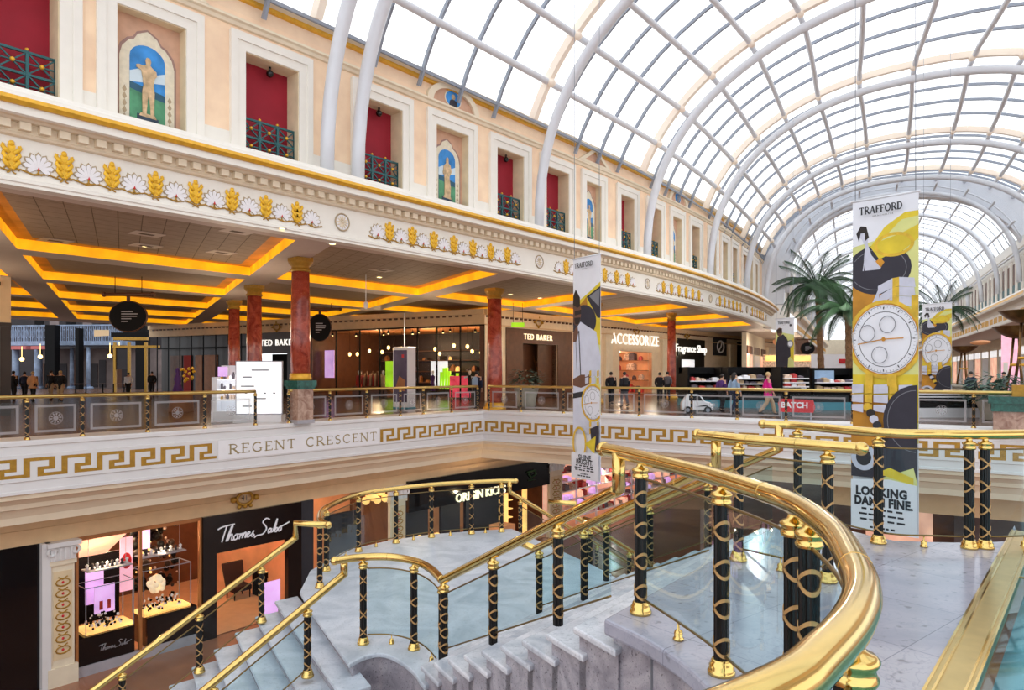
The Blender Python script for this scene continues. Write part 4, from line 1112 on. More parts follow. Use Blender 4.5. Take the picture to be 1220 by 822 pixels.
# Accessorize
a, b, zt = doors2[1]
interior('shop_interior', T2, a, b, 0, zt, 4, ['shop_orange', 'shop_orange', 'shop_floor', 'shop_orange'], 'warm orange shop interior in the stone wall right of the pale-suit banner')
t = thing('shop_display', 'shelves of colourful goods inside the orange shop on the gallery', 'display', T2(((a + b) / 2, 0, -3)))
m = MB()
for zz in (1.0, 1.8, 2.6):
    m.box(b - .7, b - .05, zz, zz + .06, -3.9, -.3, 0, T2)
m.build('shelves', ['wood_warm'], t)
for i in range(26):
    x = a + 1.6 + random.random() * (b - a - 6); z = random.choice((.03, 1.06, 1.86, 2.66)); s = .25 + random.random() * .3
    h = -.5 - random.random() * 2.9; item(T2, b - .12 - s, b - .12, z, z + s * 1.3, h - s, h, ('goods_a', 'goods_b', 'goods_c')[i % 3], 'accessory_box', 'small colourful article on the shelves of the orange shop', 'article', 'articles in the orange shop')
ta, _ = w2(755, 408)
letters('shop_sign', 'ACCESSORIZE', 1.15, lambda q: T2((ta + q[0], 4.15 + q[1], q[2])), .24, 'letter_white', 'big white lit letters on the stone wall over the orange shop', sx=.92, spacing=1.12)
# perfume shop
a, b, zt = doors2[2]
interior('shop_interior', T2, a, b, 0, zt, 4, ['brown_dark', 'shop_glow', 'tile_brown', 'black'], 'dim perfume shop interior behind a red column')
t = thing('shopfront', 'black perfume shop front with lit shelves and a pale screen', 'shopfront', T2(((a + b) / 2, 0, 0)))
m = MB(); m.box(a, b, 3.1, zt, 0, .15, 0, T2); m.box(b - 6.5, b, 0, 3.1, 0, .1, 0, T2); m.build('fascia', ['black_gloss'], t)
m = MB(); m.box(b - 4.6, b - 2.2, .5, 2.8, .1, .16, 0, T2); m.build('poster_screen', ['white_emit'], t)
m = MB()
for i in range(10):
    for k in range(6):
        if random.random() < .75: m.box(a + .8 + i * .75, a + 1.2 + i * .75, .5 + k * .45, .75 + k * .45, -1.2, -.9, random.choice((0, 0, 1, 2)), T2)
m.build('lit_shelves', ['shop_glow', 'goods_b', 'goods_a'], t)
ta, _ = w2(822, 409)
letters('shop_sign', 'Fragrance Shop', .95, lambda q: T2((ta + q[0], 3.75 + q[1], q[2])), .18, 'letter_white', 'white lit letters on the black perfume shop fascia behind the red column', sx=1.05)
# later shop door and emblem
a, b, zt = doors2[3]
interior('shop_interior', T2, a, b, 0, zt, 3, ['brown_mid', 'brown_dark', 'tile_brown', 'black'], 'dark doorway far along the stone shop wall')
t = thing('wall_sign', 'square dark sign with a pale oval swirl on the stone wall by the perfume shop', 'sign', T2((w2(857, 413)[0], 3.4, .1)))
ta, tz = w2(857, 413)
m = MB(); m.box(ta - 1.5, ta + 1.5, tz - .85, tz + .85, .0, .1, 0, T2); m.build('backing', ['ink'], t)
m = MB(); m.tube([T2((ta + .75 * math.cos(2 * PI * j / 20), tz + .55 * math.sin(2 * PI * j / 20), .12)) for j in range(20)], .08, 6, closed=True); m.tube([T2((ta - .4, tz - .4, .12)), T2((ta + .1, tz, .12)), T2((ta + .3, tz + .45, .12))], .07, 6); m.build('emblem', ['shell'], t)
# pilasters on W2
for i, px in enumerate((690, 723, 790, 870, 905, 915)):
    ta, _ = w2(px, 444); m = MB(); m.box(ta - .45, ta + .45, 0, 4.45, 0, .22, 0, T2); m.box(ta - .55, ta + .55, 4.1, 4.45, 0, .28, 0, T2)
    struct(m.build('trim_%d' % (20 + i), ['stone_wall']), 'pale stone pilaster of the gallery shop wall', 'pilaster')
for i, (px, wm, T, sg) in enumerate(((640, w2, T2, 1), (700, w2, T2, 1), (757, w2, T2, 1), (817, w2, T2, 1), (331, w3, T3, -1))):
    ta = sg * wm(px, 444)[0]; m = MB(); c = (ta, 4.86)
    m.tube([T((c[0] + .3 * math.cos(2 * PI * j / 14), c[1] + .22 * math.sin(2 * PI * j / 14), .12)) for j in range(14)], .05, 6, closed=True)
    m.ball(T((c[0], c[1] + .32, .12)), .09, 8); m.ball(T((c[0], c[1] - .3, .12)), .07, 8)
    for sx in (-.42, .42): m.ball(T((c[0] + sx, c[1], .12)), .08, 8)
    o = m.build('wall_cartouche', ['gold_dark']); tag(o, ['gilded wreath cartouche over the brown doorway right of the corner', 'gilded wreath cartouche on the wall beside the white-suit banner', 'gilded wreath cartouche above the orange shop letters', 'gilded wreath cartouche above the perfume shop fascia', 'gilded wreath cartouche between the red columns at the left'][i], 'ornament', 'gilded wall cartouches')
# ------------------------------------------------------------------ corner shop on W3 (glass front, dark warm inside)
X = lambda px: -w3(px, 444)[0]
xa, xb = X(372), X(577)
interior('shop_interior', T3, xa, xb, 0, 4.5, 7, ['brown_dark', 'brown_mid', 'tile_brown', 'wood_warm'], 'dark wood interior of the corner fashion shop with pendant bulbs')
t = thing('shop_window', 'tall frameless glass shop window of the corner fashion shop', 'shop window', T3(((xa + xb) / 2, 0, 0)))
m = MB(); m.face([T3((xa, 0, -.06)), T3((xb, 0, -.06)), T3((xb, 4.5, -.06)), T3((xa, 4.5, -.06))]); m.build('glass_sheet', ['pane_clear'], t, recalc=False)
m = MB()
for px in (400, 428, 452, 497, 520, 548, 577): m.box(X(px) - .03, X(px) + .03, 0, 4.5, -.1, 0, 0, T3)
m.box(xa, xb, 4.42, 4.5, -.15, .03, 0, T3); m.build('mullions', ['black'], t)
bulbs = [(402, 457 - 40), (415, 413), (428, 415), (441, 417), (454, 417), (491, 411), (505, 414), (518, 416), (531, 413), (544, 416), (551, 419), (556, 415), (562, 416), (568, 416), (435, 420), (411, 420)]
for i, (px, py) in enumerate(bulbs):
    x = X(px) * 1.0; dz = -1.2 - (i % 3) * .9; z = 2.9 + (i * 7 % 5) * .12
    p = T3((x, z, dz)); m = MB()
    t = thing('pendant_bulb', 'small bare glowing pendant bulb hanging inside the corner fashion shop', 'pendant light', p, 'pendant bulbs in the corner shop')
    m.tube([p + Vector((0, 0, .15)), Vector((p.x, p.y, 4.48))], .012, 5); m.build('cord', ['black'], t)
    m = MB(); m.ball(p, .1, 8, 0, 1.3); m.build('bulb', ['bulb'], t)
def panelpx(name, label, cat, x0, y0, x1, y1, depth, mats):
    m = MB(); a, b = X(x0), X(x1); k = 1
    z0, z1 = w3(x0, y1)[1], w3(x0, y0)[1]; m.box(a, b, max(0.05, z0), z1, -depth, -depth + .06, 0, T3)
    o = m.build(name, mats); tag(o, label, cat); return o
panelpx('light_panel', 'glowing green leaf-patterned backdrop seen left of the white totem', 'light panel', 441, 430, 470, 462, 1.6, ['green_lit'])
panelpx('light_panel', 'bright white and green backdrop seen right of the white totem', 'light panel', 496, 430, 516, 462, 1.6, ['white_emit'])
panelpx('light_panel', 'upright pale lilac panel beside the column in the shop window', 'light panel', 375, 417, 386, 450, 1.0, ['lilac'])
panelpx('display_table', 'low table of pink and red lit goods in the corner shop window', 'display', 521, 448, 546, 474, 1.4, ['pink_lit'])
m = MB(); a = X(508)
for i in range(7): m.tube([T3((a + .2 * i, 0.6, -1.5)), T3((a + .2 * i + .1, 1.7 + .3 * math.sin(i), -1.5))], [.06, .12], 6)
tag(m.build('painted_leaves', ['green_lit']), 'cluster of bright green leaves in front of the white backdrop', 'display plant')
# lit back shelving and ceiling spots
t = thing('wall_shelving', 'dim back shelving with warm glints across the corner fashion shop', 'shelving', T3(((xa + xb) / 2, 0, -6.5)))
m = MB()
for z in (.9, 1.7, 2.5, 3.2): m.box(xa + .3, xb - .3, z, z + .06, -6.9, -6.4, 0, T3)
m.build('shelves', ['brown_mid'], t)
for i in range(70):
    x = random.uniform(xa + .4, xb - .8); z = random.choice((.96, 1.76, 2.56)); item(T3, x, x + random.uniform(.08, .3), z, z + random.uniform(.15, .5), -6.8, -6.5, ('goods_c', 'wood_warm', 'brown_dark', 'shop_glow')[i % 4], 'shelf_article', 'dim article on the back shelving of the corner fashion shop', 'article', 'articles on the back shelving')  # every fourth article glows, a warm glint put into its colour
for i in range(11):
    x = xa + 1 + i * (xb - xa - 1.6) / 10; m = MB(); m.lathe([(.09, 0), (.07, .16)], T3((x, 4.2, -.9 - (i % 2))), 8); m.lathe([(.05, -.03), (.05, 0)], T3((x, 4.2, -.9 - (i % 2))), 8, 1); m.tube([T3((x, 4.36, -.9 - (i % 2))), T3((x, 4.5, -.9 - (i % 2)))], .015, 4)
    tag(m.build('ceiling_spotlight', ['black', 'lamp_warm']), 'small black track spotlight under the ceiling of the corner fashion shop', 'spotlight', 'track spotlights in the corner shop')
# counters of goods in the window
for i, (px, lab) in enumerate(((412, 'low display of warm-coloured clothes in the shop window near the red column'), (432, 'second low display of clothes in the shop window, left of the green backdrop'))):
    x = X(px); t = thing('clothes_display', lab, 'display', T3((x, 0, -1.8)))
    m = MB(); m.box(x - .8, x + .8, .0, .7, -2.3, -1.5, 0, T3); m.build('table', ['brown_mid'], t)
    m = MB()
    for k in range(9): m.tube([T3((x - .7 + .17 * k, .75, -1.9)), T3((x - .68 + .17 * k, 1.45 + .15 * (k % 3), -1.9))], [.11, .07], 6, k % 3)
    m.build('garments', ['cloth_red', 'cloth_beige', 'brown_mid'], t)
# further left on W3: TED BAKER sign and dark fronts
ga, gb = X(187), X(303)
t = thing('shopfront', 'long dark glazed shopfront of the side mall, left of the red columns', 'shopfront', T3(((ga + gb) / 2, 0, 0)))
m = MB(); m.box(ga, gb, 0, 4.5, -.5, -.4, 0, T3); m.build('back_wall', ['brown_dark'], t)
m = MB()
for i in range(9): x = ga + (gb - ga) * i / 8; m.box(x - .04, x + .04, 0, 4.5, -.05, 0, 0, T3)
m.box(ga, gb, 3.5, 3.6, -.05, 0, 0, T3); m.build('frames', ['black'], t)
m = MB()
for i, (px, w_, c) in enumerate(((205, .7, 0), (219, .5, 1), (246, .8, 2), (232, .4, 2))): x = X(px); m.box(x - w_, x + w_, .2, 3.0, -.38, -.34, c, T3)
m.build('window_posters', ['brown_mid', 'cloth_red', 'wood_warm'], t)
ga, gb = X(303), X(349)
t = thing('shopfront', 'brown shopfront with white letters seen between the red columns', 'shopfront', T3(((ga + gb) / 2, 0, 0)))
m = MB(); m.box(ga, gb, 3.0, 4.5, -.05, .05, 0, T3); m.box(ga, ga + .6, 0, 3, -.05, .05, 0, T3); m.box(gb - .5, gb, 0, 3, -.05, .05, 0, T3); m.build('fascia', ['brown_dark'], t)
m = MB(); m.box(ga + .6, gb - .5, 0, 3.0, -1.2, -1.1, 0, T3); m.build('dark_opening', ['black'], t)
xs = X(332)
letters('shop_sign', 'TED BAKER', .62, lambda q: T3((xs + q[0], 3.75 + q[1], q[2])), .08, 'letter_white', 'lit white letters between the red columns on the side mall', sx=.95, spacing=1.2)
m = MB(); m.box(X(349), X(372), 0, 4.5, -.3, .0, 0, T3); struct(m.build('trim_30', ['brown_mid']), 'brown pier between the two shopfronts of the side mall', 'pier')
# ------------------------------------------------------------------ left corner shop and the arcade down the side mall
LC = at(13, 444, 27.6); LD = Vector((-.78, .62, 0)); TLc = frame(Vector((LC.x, LC.y, 0)), Vector((.636, .772, 0)))
m = MB(); m.box(-14, 0, 3.6, 5.4, -.3, 0, 0, TLc); m.box(-.35, 0, 0, 3.6, -.3, 0, 1, TLc)
for i in range(30): m.box(-13.9 + .46 * i, -13.7 + .46 * i, 5.02, 5.16, 0, .1, 1, TLc)
m.box(-14, 0, 3.45, 3.6, -.3, .08, 1, TLc)
struct(m.build('wall_left_corner', ['beige_wall', 'brown_dark']), 'beige shop wall corner at the left edge', 'wall')
m = MB(); m.box(-14, -.35, 0, 3.45, -2.2, -2.1, 0, TLc); m.box(-14, -.35, 0, .06, -2.2, 0, 1, TLc)
struct(m.build('shop_interior', ['hall_wall', 'tile_brown']), 'shop window at the left edge of the gallery', 'shop interior')
m = MB(); p = TLc((-1.1, 2.7, -1)); m.ball(p, .12, 8); m.tube([p, TLc((-1.1, 3.45, -1))], .012, 5); tag(m.build('pendant_light', ['bulb']), 'small globe light in the shop at the left edge', 'light')
t = thing('shop_counter', 'warm wooden counter in the shop at the left edge', 'counter', TLc((-1.5, 0, -1.2)))
m = MB(); m.box(-3.5, -.5, .06, 1.2, -1.8, -.9, 0, TLc); m.build('body', ['wood_warm'], t); m = MB(); m.box(-3.6, -.4, 1.2, 1.3, -1.9, -.8, 0, TLc); m.build('worktop', ['beige_wall'], t)
# arcade
AZ = 66.0
Ta = frame(Vector((0, AZ, 0)), Vector((1, -.12, 0)))
ax = lambda px: ray(px) * AZ / (1 + .12 * ray(px)) * math.sqrt(1 + .0144) * 1.0
az = lambda py, px=100: EYE + (HY - py) * (AZ - .12 * ray(px) * AZ) / F
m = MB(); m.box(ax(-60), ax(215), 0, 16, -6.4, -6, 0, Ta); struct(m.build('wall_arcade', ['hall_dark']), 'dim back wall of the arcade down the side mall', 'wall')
t = thing('arcade_balcony', 'blue-white iron balcony with lacework railing over the arcade in the side mall', 'balcony', Ta((ax(80), az(408), 0)))
m = MB(); m.box(ax(12), ax(146), az(411), az(406), -3, .1, 0, Ta); m.box(ax(12), ax(146), az(388), az(386.5), -.1, .1, 0, Ta); m.build('slab', ['iron_blue'], t)
m = MB(); xs0, xs1 = ax(12), ax(146)
for i in range(60):
    x = xs0 + (xs1 - xs0) * i / 59; m.box(x - .03, x + .03, az(406), az(388), -.03, .03, 0, Ta)
for i in range(30):
    x = xs0 + (xs1 - xs0) * (i + .5) / 30; m.tube([Ta((x + .12 * math.cos(q), az(397) + .45 * math.sin(q), 0)) for q in [k * PI / 5 for k in range(10)]], .03, 4, closed=True)
m.build('railing', ['iron_blue'], t)
for i, px in enumerate((40, 58, 78, 98, 118)):
    m = MB(); m.box(ax(px) - .5, ax(px) + .5, az(387), az(370), -.8, -.7, i % 2, Ta); m.build('upper_window', ['black', 'hall_wall'], t)
for i, px in enumerate((16, 30, 42, 70, 103)):
    t = thing('arcade_column', 'pale blue-white round column of the side mall arcade, %s from the left' % ORD[i], 'column', Ta((ax(px), 0, -.3)), 'arcade columns', kind='thing')
    m = MB(); c = Ta((ax(px), 0, -.3 - (i % 2) * 1.5)); m.lathe([(.34 if i < 3 else .2, .2), (.3 if i < 3 else .18, az(413))], c, 12); m.build('shaft', ['iron_blue'], t)
    m = MB(); m.lathe([(.45, 0), (.45, .15), (.36, .25)], c, 12); m.build('base', ['iron_blue'], t)
for i, (a, b) in enumerate(((15, 38), (44, 69))):
    m = MB(); m.box(ax(a), ax(b), az(416), az(412), -.2, .8, 0, Ta); tag(m.build('awning', ['awning']), ['pink awning strip under the arcade balcony at the far left', 'second pink awning strip under the arcade balcony, beside the dark pillar'][i], 'awning')
for i, (a, b, c, lab) in enumerate(((71, 82, 388, 'thick black pillar standing in the side mall in front of the arcade'), (106, 110, 392, 'slim black post in the side mall'), (176, 188, 388, 'black pillar at the right end of the arcade'))):
    m = MB(); m.box(ax(a), ax(b), 0, az(c), 1.2, 1.9, 0, Ta); tag(m.build('pillar', ['black']), lab, 'pillar', kind='thing')
m = MB(); m.box(ax(15), ax(185), 0, az(414), -3.2, -3.0, 0, Ta)
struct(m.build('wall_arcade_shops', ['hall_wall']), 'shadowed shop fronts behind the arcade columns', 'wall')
for i, px in enumerate((22, 34, 50, 62, 88, 98, 118, 126)):
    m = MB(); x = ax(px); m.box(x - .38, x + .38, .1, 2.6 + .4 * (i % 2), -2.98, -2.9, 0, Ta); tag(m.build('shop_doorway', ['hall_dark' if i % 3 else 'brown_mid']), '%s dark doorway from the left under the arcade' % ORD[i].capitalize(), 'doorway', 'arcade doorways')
for i, (px, py) in enumerate(((48, 425), (131, 424), (142, 423), (26, 428))):
    m = MB(); q = at(px, py, AZ - .5); m.ball(q, .2, 8); m.tube([q, q + Vector((0, 0, 1.2))], .02, 4); tag(m.build('pendant_light', ['bulb']), '%s globe light from the left glowing under the arcade' % ORD[[1, 2, 3, 0][i]], 'light', 'arcade globe lights')
t = thing('kiosk', 'gold-framed pavilion with dark sign board at the right end of the arcade', 'kiosk', at(158, 444, 60) - Vector((0, 0, 1.65)))
g = lambda px, py, d=0: at(px, py, 60 + d)
m = MB(); m.hexa([g(132, 402), g(176, 402), g(176, 402, 2), g(132, 402, 2), g(132, 396), g(176, 396), g(176, 396, 2), g(132, 396, 2)]); m.build('sign_board', ['black'], t)
m = MB()
for px in (137, 154, 174): m.bar(g(px, 408), Vector((g(px, 408).x, 60, 0)), .2, .2)
m.bar(g(135, 413), g(190, 413), .25, .2); m.bar(g(136, 403.5), g(176, 403.5), .3, .25); m.build('frame', ['gold_dark'], t)
m = MB(); m.hexa([g(138, 440), g(153, 440), g(153, 440, 2), g(138, 440, 2), g(138, 412), g(153, 412), g(153, 412, 2), g(138, 412, 2)]); m.build('panel', ['hall_dark'], t)
m = MB(); m.hexa([g(112, 401), g(130, 400), g(130, 400, .1), g(112, 401, .1), g(112, 393), g(130, 393), g(130, 393, .1), g(112, 393, .1)]); tag(m.build('hanging_board', ['beige_wall']), 'small cream board hanging below the arcade balcony', 'sign')
# barrier posts and tables silhouettes in the side mall
for i, px in enumerate((90, 97, 112, 120, 128)):
    z0 = 56; t = thing('cafe_table', '%s dark cafe table from the left in the shadowed side mall' % ORD[i], 'table', Vector((ray(px) * z0, z0, 0)), 'cafe tables in the side mall')
    c = Vector((ray(px) * z0, z0 + i * .6, 0)); m = MB(); m.lathe([(.42, .72), (.42, .76)], c, 12); m.build('table_top', ['brown_mid'], t)
    m = MB(); m.lathe([(.25, 0), (.05, .05), (.05, .72)], c, 8); m.build('pedestal', ['black'], t)
# ------------------------------------------------------------------ hanging oval signs
def oval_sign(label, c, rx, rz, bar_w, top, lines, turn=0.0):
    t = thing('hanging_sign', label, 'sign', c, 'hanging oval signs')
    d = Vector((math.cos(turn), math.sin(turn), 0)); T = frame(c, d)
    m = MB(); m.prism([(rx * math.cos(2 * PI * j / 32), rz * math.sin(2 * PI * j / 32)) for j in range(32)], T, -.05, .05); m.build('board', ['black'], t)
    m = MB(); m.tube([T((rx * math.cos(2 * PI * j / 32), rz * math.sin(2 * PI * j / 32), 0)) for j in range(32)], .045, 6, closed=True); m.build('rim', ['brown_mid'], t)
    m = MB()
    for i, (y, x0, x1) in enumerate(lines): m.face([T((x0 * rx, y * rz - .025 * rz * 1.4, .056)), T((x1 * rx, y * rz - .025 * rz * 1.4, .056)), T((x1 * rx, y * rz + .035 * rz, .056)), T((x0 * rx, y * rz + .035 * rz, .056))])
    m.build('lettering', ['letter_grey'], t, recalc=False)
    m = MB(); yb = rz + .28
    m.tube([T((-bar_w, yb, 0)), T((bar_w, yb, 0))], .07, 8)
    for x in (-bar_w, bar_w): m.ball(T((x, yb, 0)), .1, 8)
    m.tube([T((0, rz, 0)), T((0, yb, 0))], .07, 8); m.build('bracket_bar', ['brown_mid'], t)
    m = MB()
    for x in (-bar_w * .55, bar_w * .55): m.tube([T((x, yb, 0)), Vector((T((x, 0, 0)).x, T((x, 0, 0)).y, top))], .015, 5)
    m.build('hanger_rods', ['black'], t)
ln = [(.32, -.35, .3), (.16, -.35, .55), (.0, -.35, .5), (-.16, -.35, .2), (-.34, -.35, .0)]
c = at(153, 377, 27.5); oval_sign('large black oval direction sign hanging at the left end of the gallery', c, .72, .58, .95, 5.4, ln)
c = at(381, 390.5, 38); oval_sign('black oval direction sign hanging just right of the column in the balustrade', c, .6, .72, 1.1, 5.4, ln)
c = at(962, 415, 62); oval_sign('distant black oval sign hanging left of the tall palm trunk', c, .62, .5, .9, 5.4, ln)
t = thing('pendant_lantern', 'small white pendant fitting hanging from the gallery ceiling', 'pendant light', at(436, 362, 27))
c = at(436, 362, 27); m = MB(); m.tube([Vector((c.x, c.y, 5.4)), c], .015, 5); m.build('rod', ['soft_white'], t); m = MB(); m.lathe([(.02, .1), (.08, .05), (.09, -.12), (.03, -.2)], c, 10); m.build('body', ['soft_white'], t)
t = thing('exit_sign', 'small green hanging exit sign left of the brown doorway lettering', 'sign', at(617, 387, 38))
c = at(617, 387, 38); m = MB(); m.box(-.35, .35, -.12, .12, -.04, .04, 0, frame(c, Vector((1, 0, 0)))); m.build('panel', ['green_lit'], t)
m = MB(); m.tube([c + Vector((-.25, 0, .1)), Vector((c.x - .25, c.y, 5.4))], .01, 4); m.tube([c + Vector((.25, 0, .1)), Vector((c.x + .25, c.y, 5.4))], .01, 4); m.build('hanger_rods', ['black'], t)
# recessed downlights
dl = [(396, 290), (173, 293), (452, 330), (608, 350.5), (643, 355), (335, 272)]
for i, (px, py) in enumerate(dl):
    z = 5.39 if i not in (1, 2) else 5.71; p = U(px, py, z); m = MB(); m.lathe([(.13, -.012), (.15, 0)], (p.x, p.y, z), 14); m.lathe([(.085, -.02), (.09, -.013)], (p.x, p.y, z), 12, 1)
    tag(m.build('downlight', ['soft_white', 'lamp_warm']), ['recessed downlight in the flat ceiling above the column in the balustrade', 'recessed downlight inside the big tray at the left', 'recessed downlight inside the tray right of the first column', 'recessed downlight right of the column at the gallery corner', 'second recessed downlight right of the column at the gallery corner', 'pale ceiling speaker beside the frieze lip'][i], 'downlight', 'recessed downlights')
for i, (px, py) in enumerate(((66, 287), (175, 279), (174, 293), (264, 301), (283, 276), (455, 322))):
    p = U(px, py, 5.70); a = fdir(5); T = lambda q, p=p, a=a: Vector((p.x, p.y, 5.708)) + a * q[0] + Vector((-a.y, a.x, 0)) * q[1] + Vector((0, 0, q[2]))
    m = MB(); m.box(-.42, .42, -.3, .3, -.015, .0, 0, T); m.box(-.2, .2, -.1, .1, -.02, -.012, 1, T)
    tag(m.build('ceiling_grille', ['ceiling', 'tile_line']), '%s pale square grille from the left in the ceiling trays' % ORD[[0, 1, 2, 3, 4, 5][i]], 'grille', 'ceiling grilles')
# ------------------------------------------------------------------ lit directory panel, display counters, totem
c = U(309, 503, 0); d = Vector((.94, .34, 0)).normalized(); d = Vector((1, .12, 0)).normalized(); T = frame(c, d); k = c.y / F
t = thing('information_board', 'bright white illuminated information panel standing left of the pedestal column', 'information panel', c)
hw_ = 27 * k; 
m = MB(); m.box(-hw_, hw_, .25, .25 + 64 * k, -.08, .04, 0, T); m.build('frame', ['plinth_grey'], t)
m = MB(); m.box(-hw_ + .03, hw_ - .03, .29, .22 + 64 * k, .04, .05, 0, T); m.build('lit_face', ['white_emit'], t)
m = MB()
for y, x0, x1 in ((.83, -.32, .42), (.70, -.7, -.3), (.53, -.78, -.2), (.40, -.6, -.5), (.40, -.2, -.1), (.40, .2, .3), (.40, .6, .7), (.3, -.1, .3), (.16, -.7, -.3)):
    zc = .25 + y * 64 * k; m.face([T((x0 * hw_, zc - .018, .056)), T((x1 * hw_, zc - .018, .056)), T((x1 * hw_, zc + .022, .056)), T((x0 * hw_, zc + .022, .056))])
m.build('print_lines', ['ink_grey'], t, recalc=False)
m = MB(); m.box(-hw_ * 1.02, hw_ * 1.02, 0, .25, -.4, .3, 0, T); m.build('plinth', ['soft_white'], t)
c = U(262, 505, 0) + Vector((0, 1.4, 0)); T = frame(c, Vector((1, .2, 0))); 
t = thing('cosmetics_counter', 'white lit cosmetics counter beside the illuminated panel', 'counter', c)
m = MB(); m.box(-.75, .9, 0, .35, -.6, .4, 0, T); m.box(-.75, -.6, .35, 1.5, -.5, .3, 0, T); m.box(.75, .9, .35, 1.5, -.5, .3, 0, T); m.box(-.6, .75, .35, 1.9, -.55, -.5, 0, T); m.build('carcass', ['soft_white'], t)
m = MB(); m.box(-.6, .8, .7, .74, -.5, .3, 0, T); m.box(-.6, .8, 1.05, 1.09, -.5, .2, 0, T); m.box(-.6, .8, 1.4, 1.44, -.5, .1, 0, T); m.build('shelves', ['white_emit'], t)
for z in (.74, 1.09, 1.44):
    for i in range(14):
        x = -.55 + .095 * i; h = .1 + .14 * random.random(); item(T, x, x + .06, z, z + h, -.3, -.1, random.choice(('goods_a', 'goods_c', 'white_emit', 'gold_dark')), 'cosmetics_bottle', 'small cosmetics bottle on the lit shelves of the white counter', 'bottle', 'cosmetics on the white counter')
m = MB(); m.box(-.6, -.3, 1.52, 1.85, .0, .05, 0, T); m.build('small_screen', ['lilac'], t)
m = MB(); m.ball(T((.35, 1.75, .1)), .12, 8); m.lathe([(.16, 0), (.1, .25), (.05, .3), (.05, .5), (.01, .55)], T((.5, 1.5, .1)), 8); m.build('ornaments', ['white_emit'], t)
m = MB(); m.box(-.1, .9, 0, 2.0, -1.4, -1.3, 0, T); tag(m.build('counter_screen', ['beige_wall']), 'beige screen standing behind the white cosmetics counter', 'screen')
t = thing('flower_display', 'small table with a purple dressed figurine and yellow flowers in the gallery', 'display', at(216, 500, 26) - Vector((0, 0, 0)))
c = Vector((ray(216) * 30, 30, 0)); m = MB(); m.lathe([(.5, 0), (.45, .7), (.55, .75)], c, 12); m.build('table', ['wood_warm'], t)
m = MB(); m.lathe([(.25, .75), (.12, 1.2), (.16, 1.4), (.06, 1.6), (.1, 1.7), (.08, 1.82), (.01, 1.88)], c + Vector((-.15, 0, 0)), 10); m.build('figurine', ['cloth_purple'], t)
m = MB()
for i in range(14): m.ball(c + Vector((.3 + random.uniform(-.25, .25), random.uniform(-.2, .2), 1.5 + random.uniform(-.3, .4))), .07, 6)
m.build('flower_pattern', ['gold_leaf'], t)
c = U(481, 487, 0); k = c.y / F; T = frame(c, Vector((.78, .62, 0)))
t = thing('digital_totem', 'tall white advertising totem with a dark screen facing the balustrade', 'totem', c)
# body box: broad face looks left, narrow white side looks right
f1 = Vector((.93, -.36, 0)).normalized(); 
pL = Vector((ray(468) * (c.y + .4), c.y + .4, 0)); pM = Vector((ray(486) * (c.y - .1), c.y - .1, 0)); pR = Vector((ray(495.5) * (c.y + .45), c.y + .45, 0)); pB = pL + pR - pM
zt = EYE + (HY - 413) * k
up = lambda p, z: Vector((p.x, p.y, z))
m = MB(); m.hexa([up(pL, .06), up(pM, .06), up(pR, .06), up(pB, .06), up(pL, zt), up(pM, zt), up(pR, zt), up(pB, zt)]); m.build('housing', ['soft_white'], t, bevel=.03)
m = MB(); m.hexa([up(pL, 0), up(pM, 0), up(pR, 0), up(pB, 0), up(pL, .06), up(pM, .06), up(pR, .06), up(pB, .06)]); m.build('plinth', ['teal_mat'], t)
Tt = frame(pL, pM - pL); Lw = (pM - pL).length
m = MB(); m.box(.07, Lw - .05, .3, zt - .15, .0, .012, 0, Tt); m.build('screen', ['screen_dark'], t)
m = MB(); m.prism([(.15, .9), (Lw - .2, .8), (Lw - .15, 1.3), (.4, 1.5)], Tt, .013, .016, 0); m.prism([(Lw * .6, zt - .5), (Lw * .75, zt - .5), (Lw * .75, zt - .35), (Lw * .6, zt - .35)], Tt, .013, .016, 1); m.build('screen_picture', ['wood_warm', 'red'], t)
m = MB(); m.tube([up((pL + pR) / 2, zt), up((pL + pR) / 2, 4.4)], .02, 5); m.build('cable_rod', ['soft_white'], t)
# ------------------------------------------------------------------ people
def skinned(name, verts, edges, rad, mats, parent, mat_fn=None, sub=1):
    me = bpy.data.meshes.new(name); me.from_pydata([tuple(v) for v in verts], edges, [])
    ob = bpy.data.objects.new(name, me); C.objects.link(ob)
    bpy.context.view_layer.objects.active = ob
    sk = ob.modifiers.new('skin', 'SKIN'); 
    for i, v in enumerate(me.skin_vertices[0].data): v.radius = rad[i] if isinstance(rad[i], tuple) else (rad[i], rad[i]); v.use_root = (i == 0)
    sk.use_smooth_shade = True
    sb = ob.modifiers.new('sub', 'SUBSURF'); sb.levels = sub; sb.render_levels = sub
    dg = bpy.context.evaluated_depsgraph_get(); dg.update()
    m2 = bpy.data.meshes.new_from_object(ob.evaluated_get(dg))
    bpy.data.objects.remove(ob); bpy.data.meshes.remove(me)
    m2.materials.clear()
    for q in mats: m2.materials.append(M[q])
    for p in m2.polygons: p.use_smooth = True; p.material_index = mat_fn(p.center) if mat_fn else 0
    o = bpy.data.objects.new(name, m2); C.objects.link(o)
    if parent: o.parent = parent
    return o
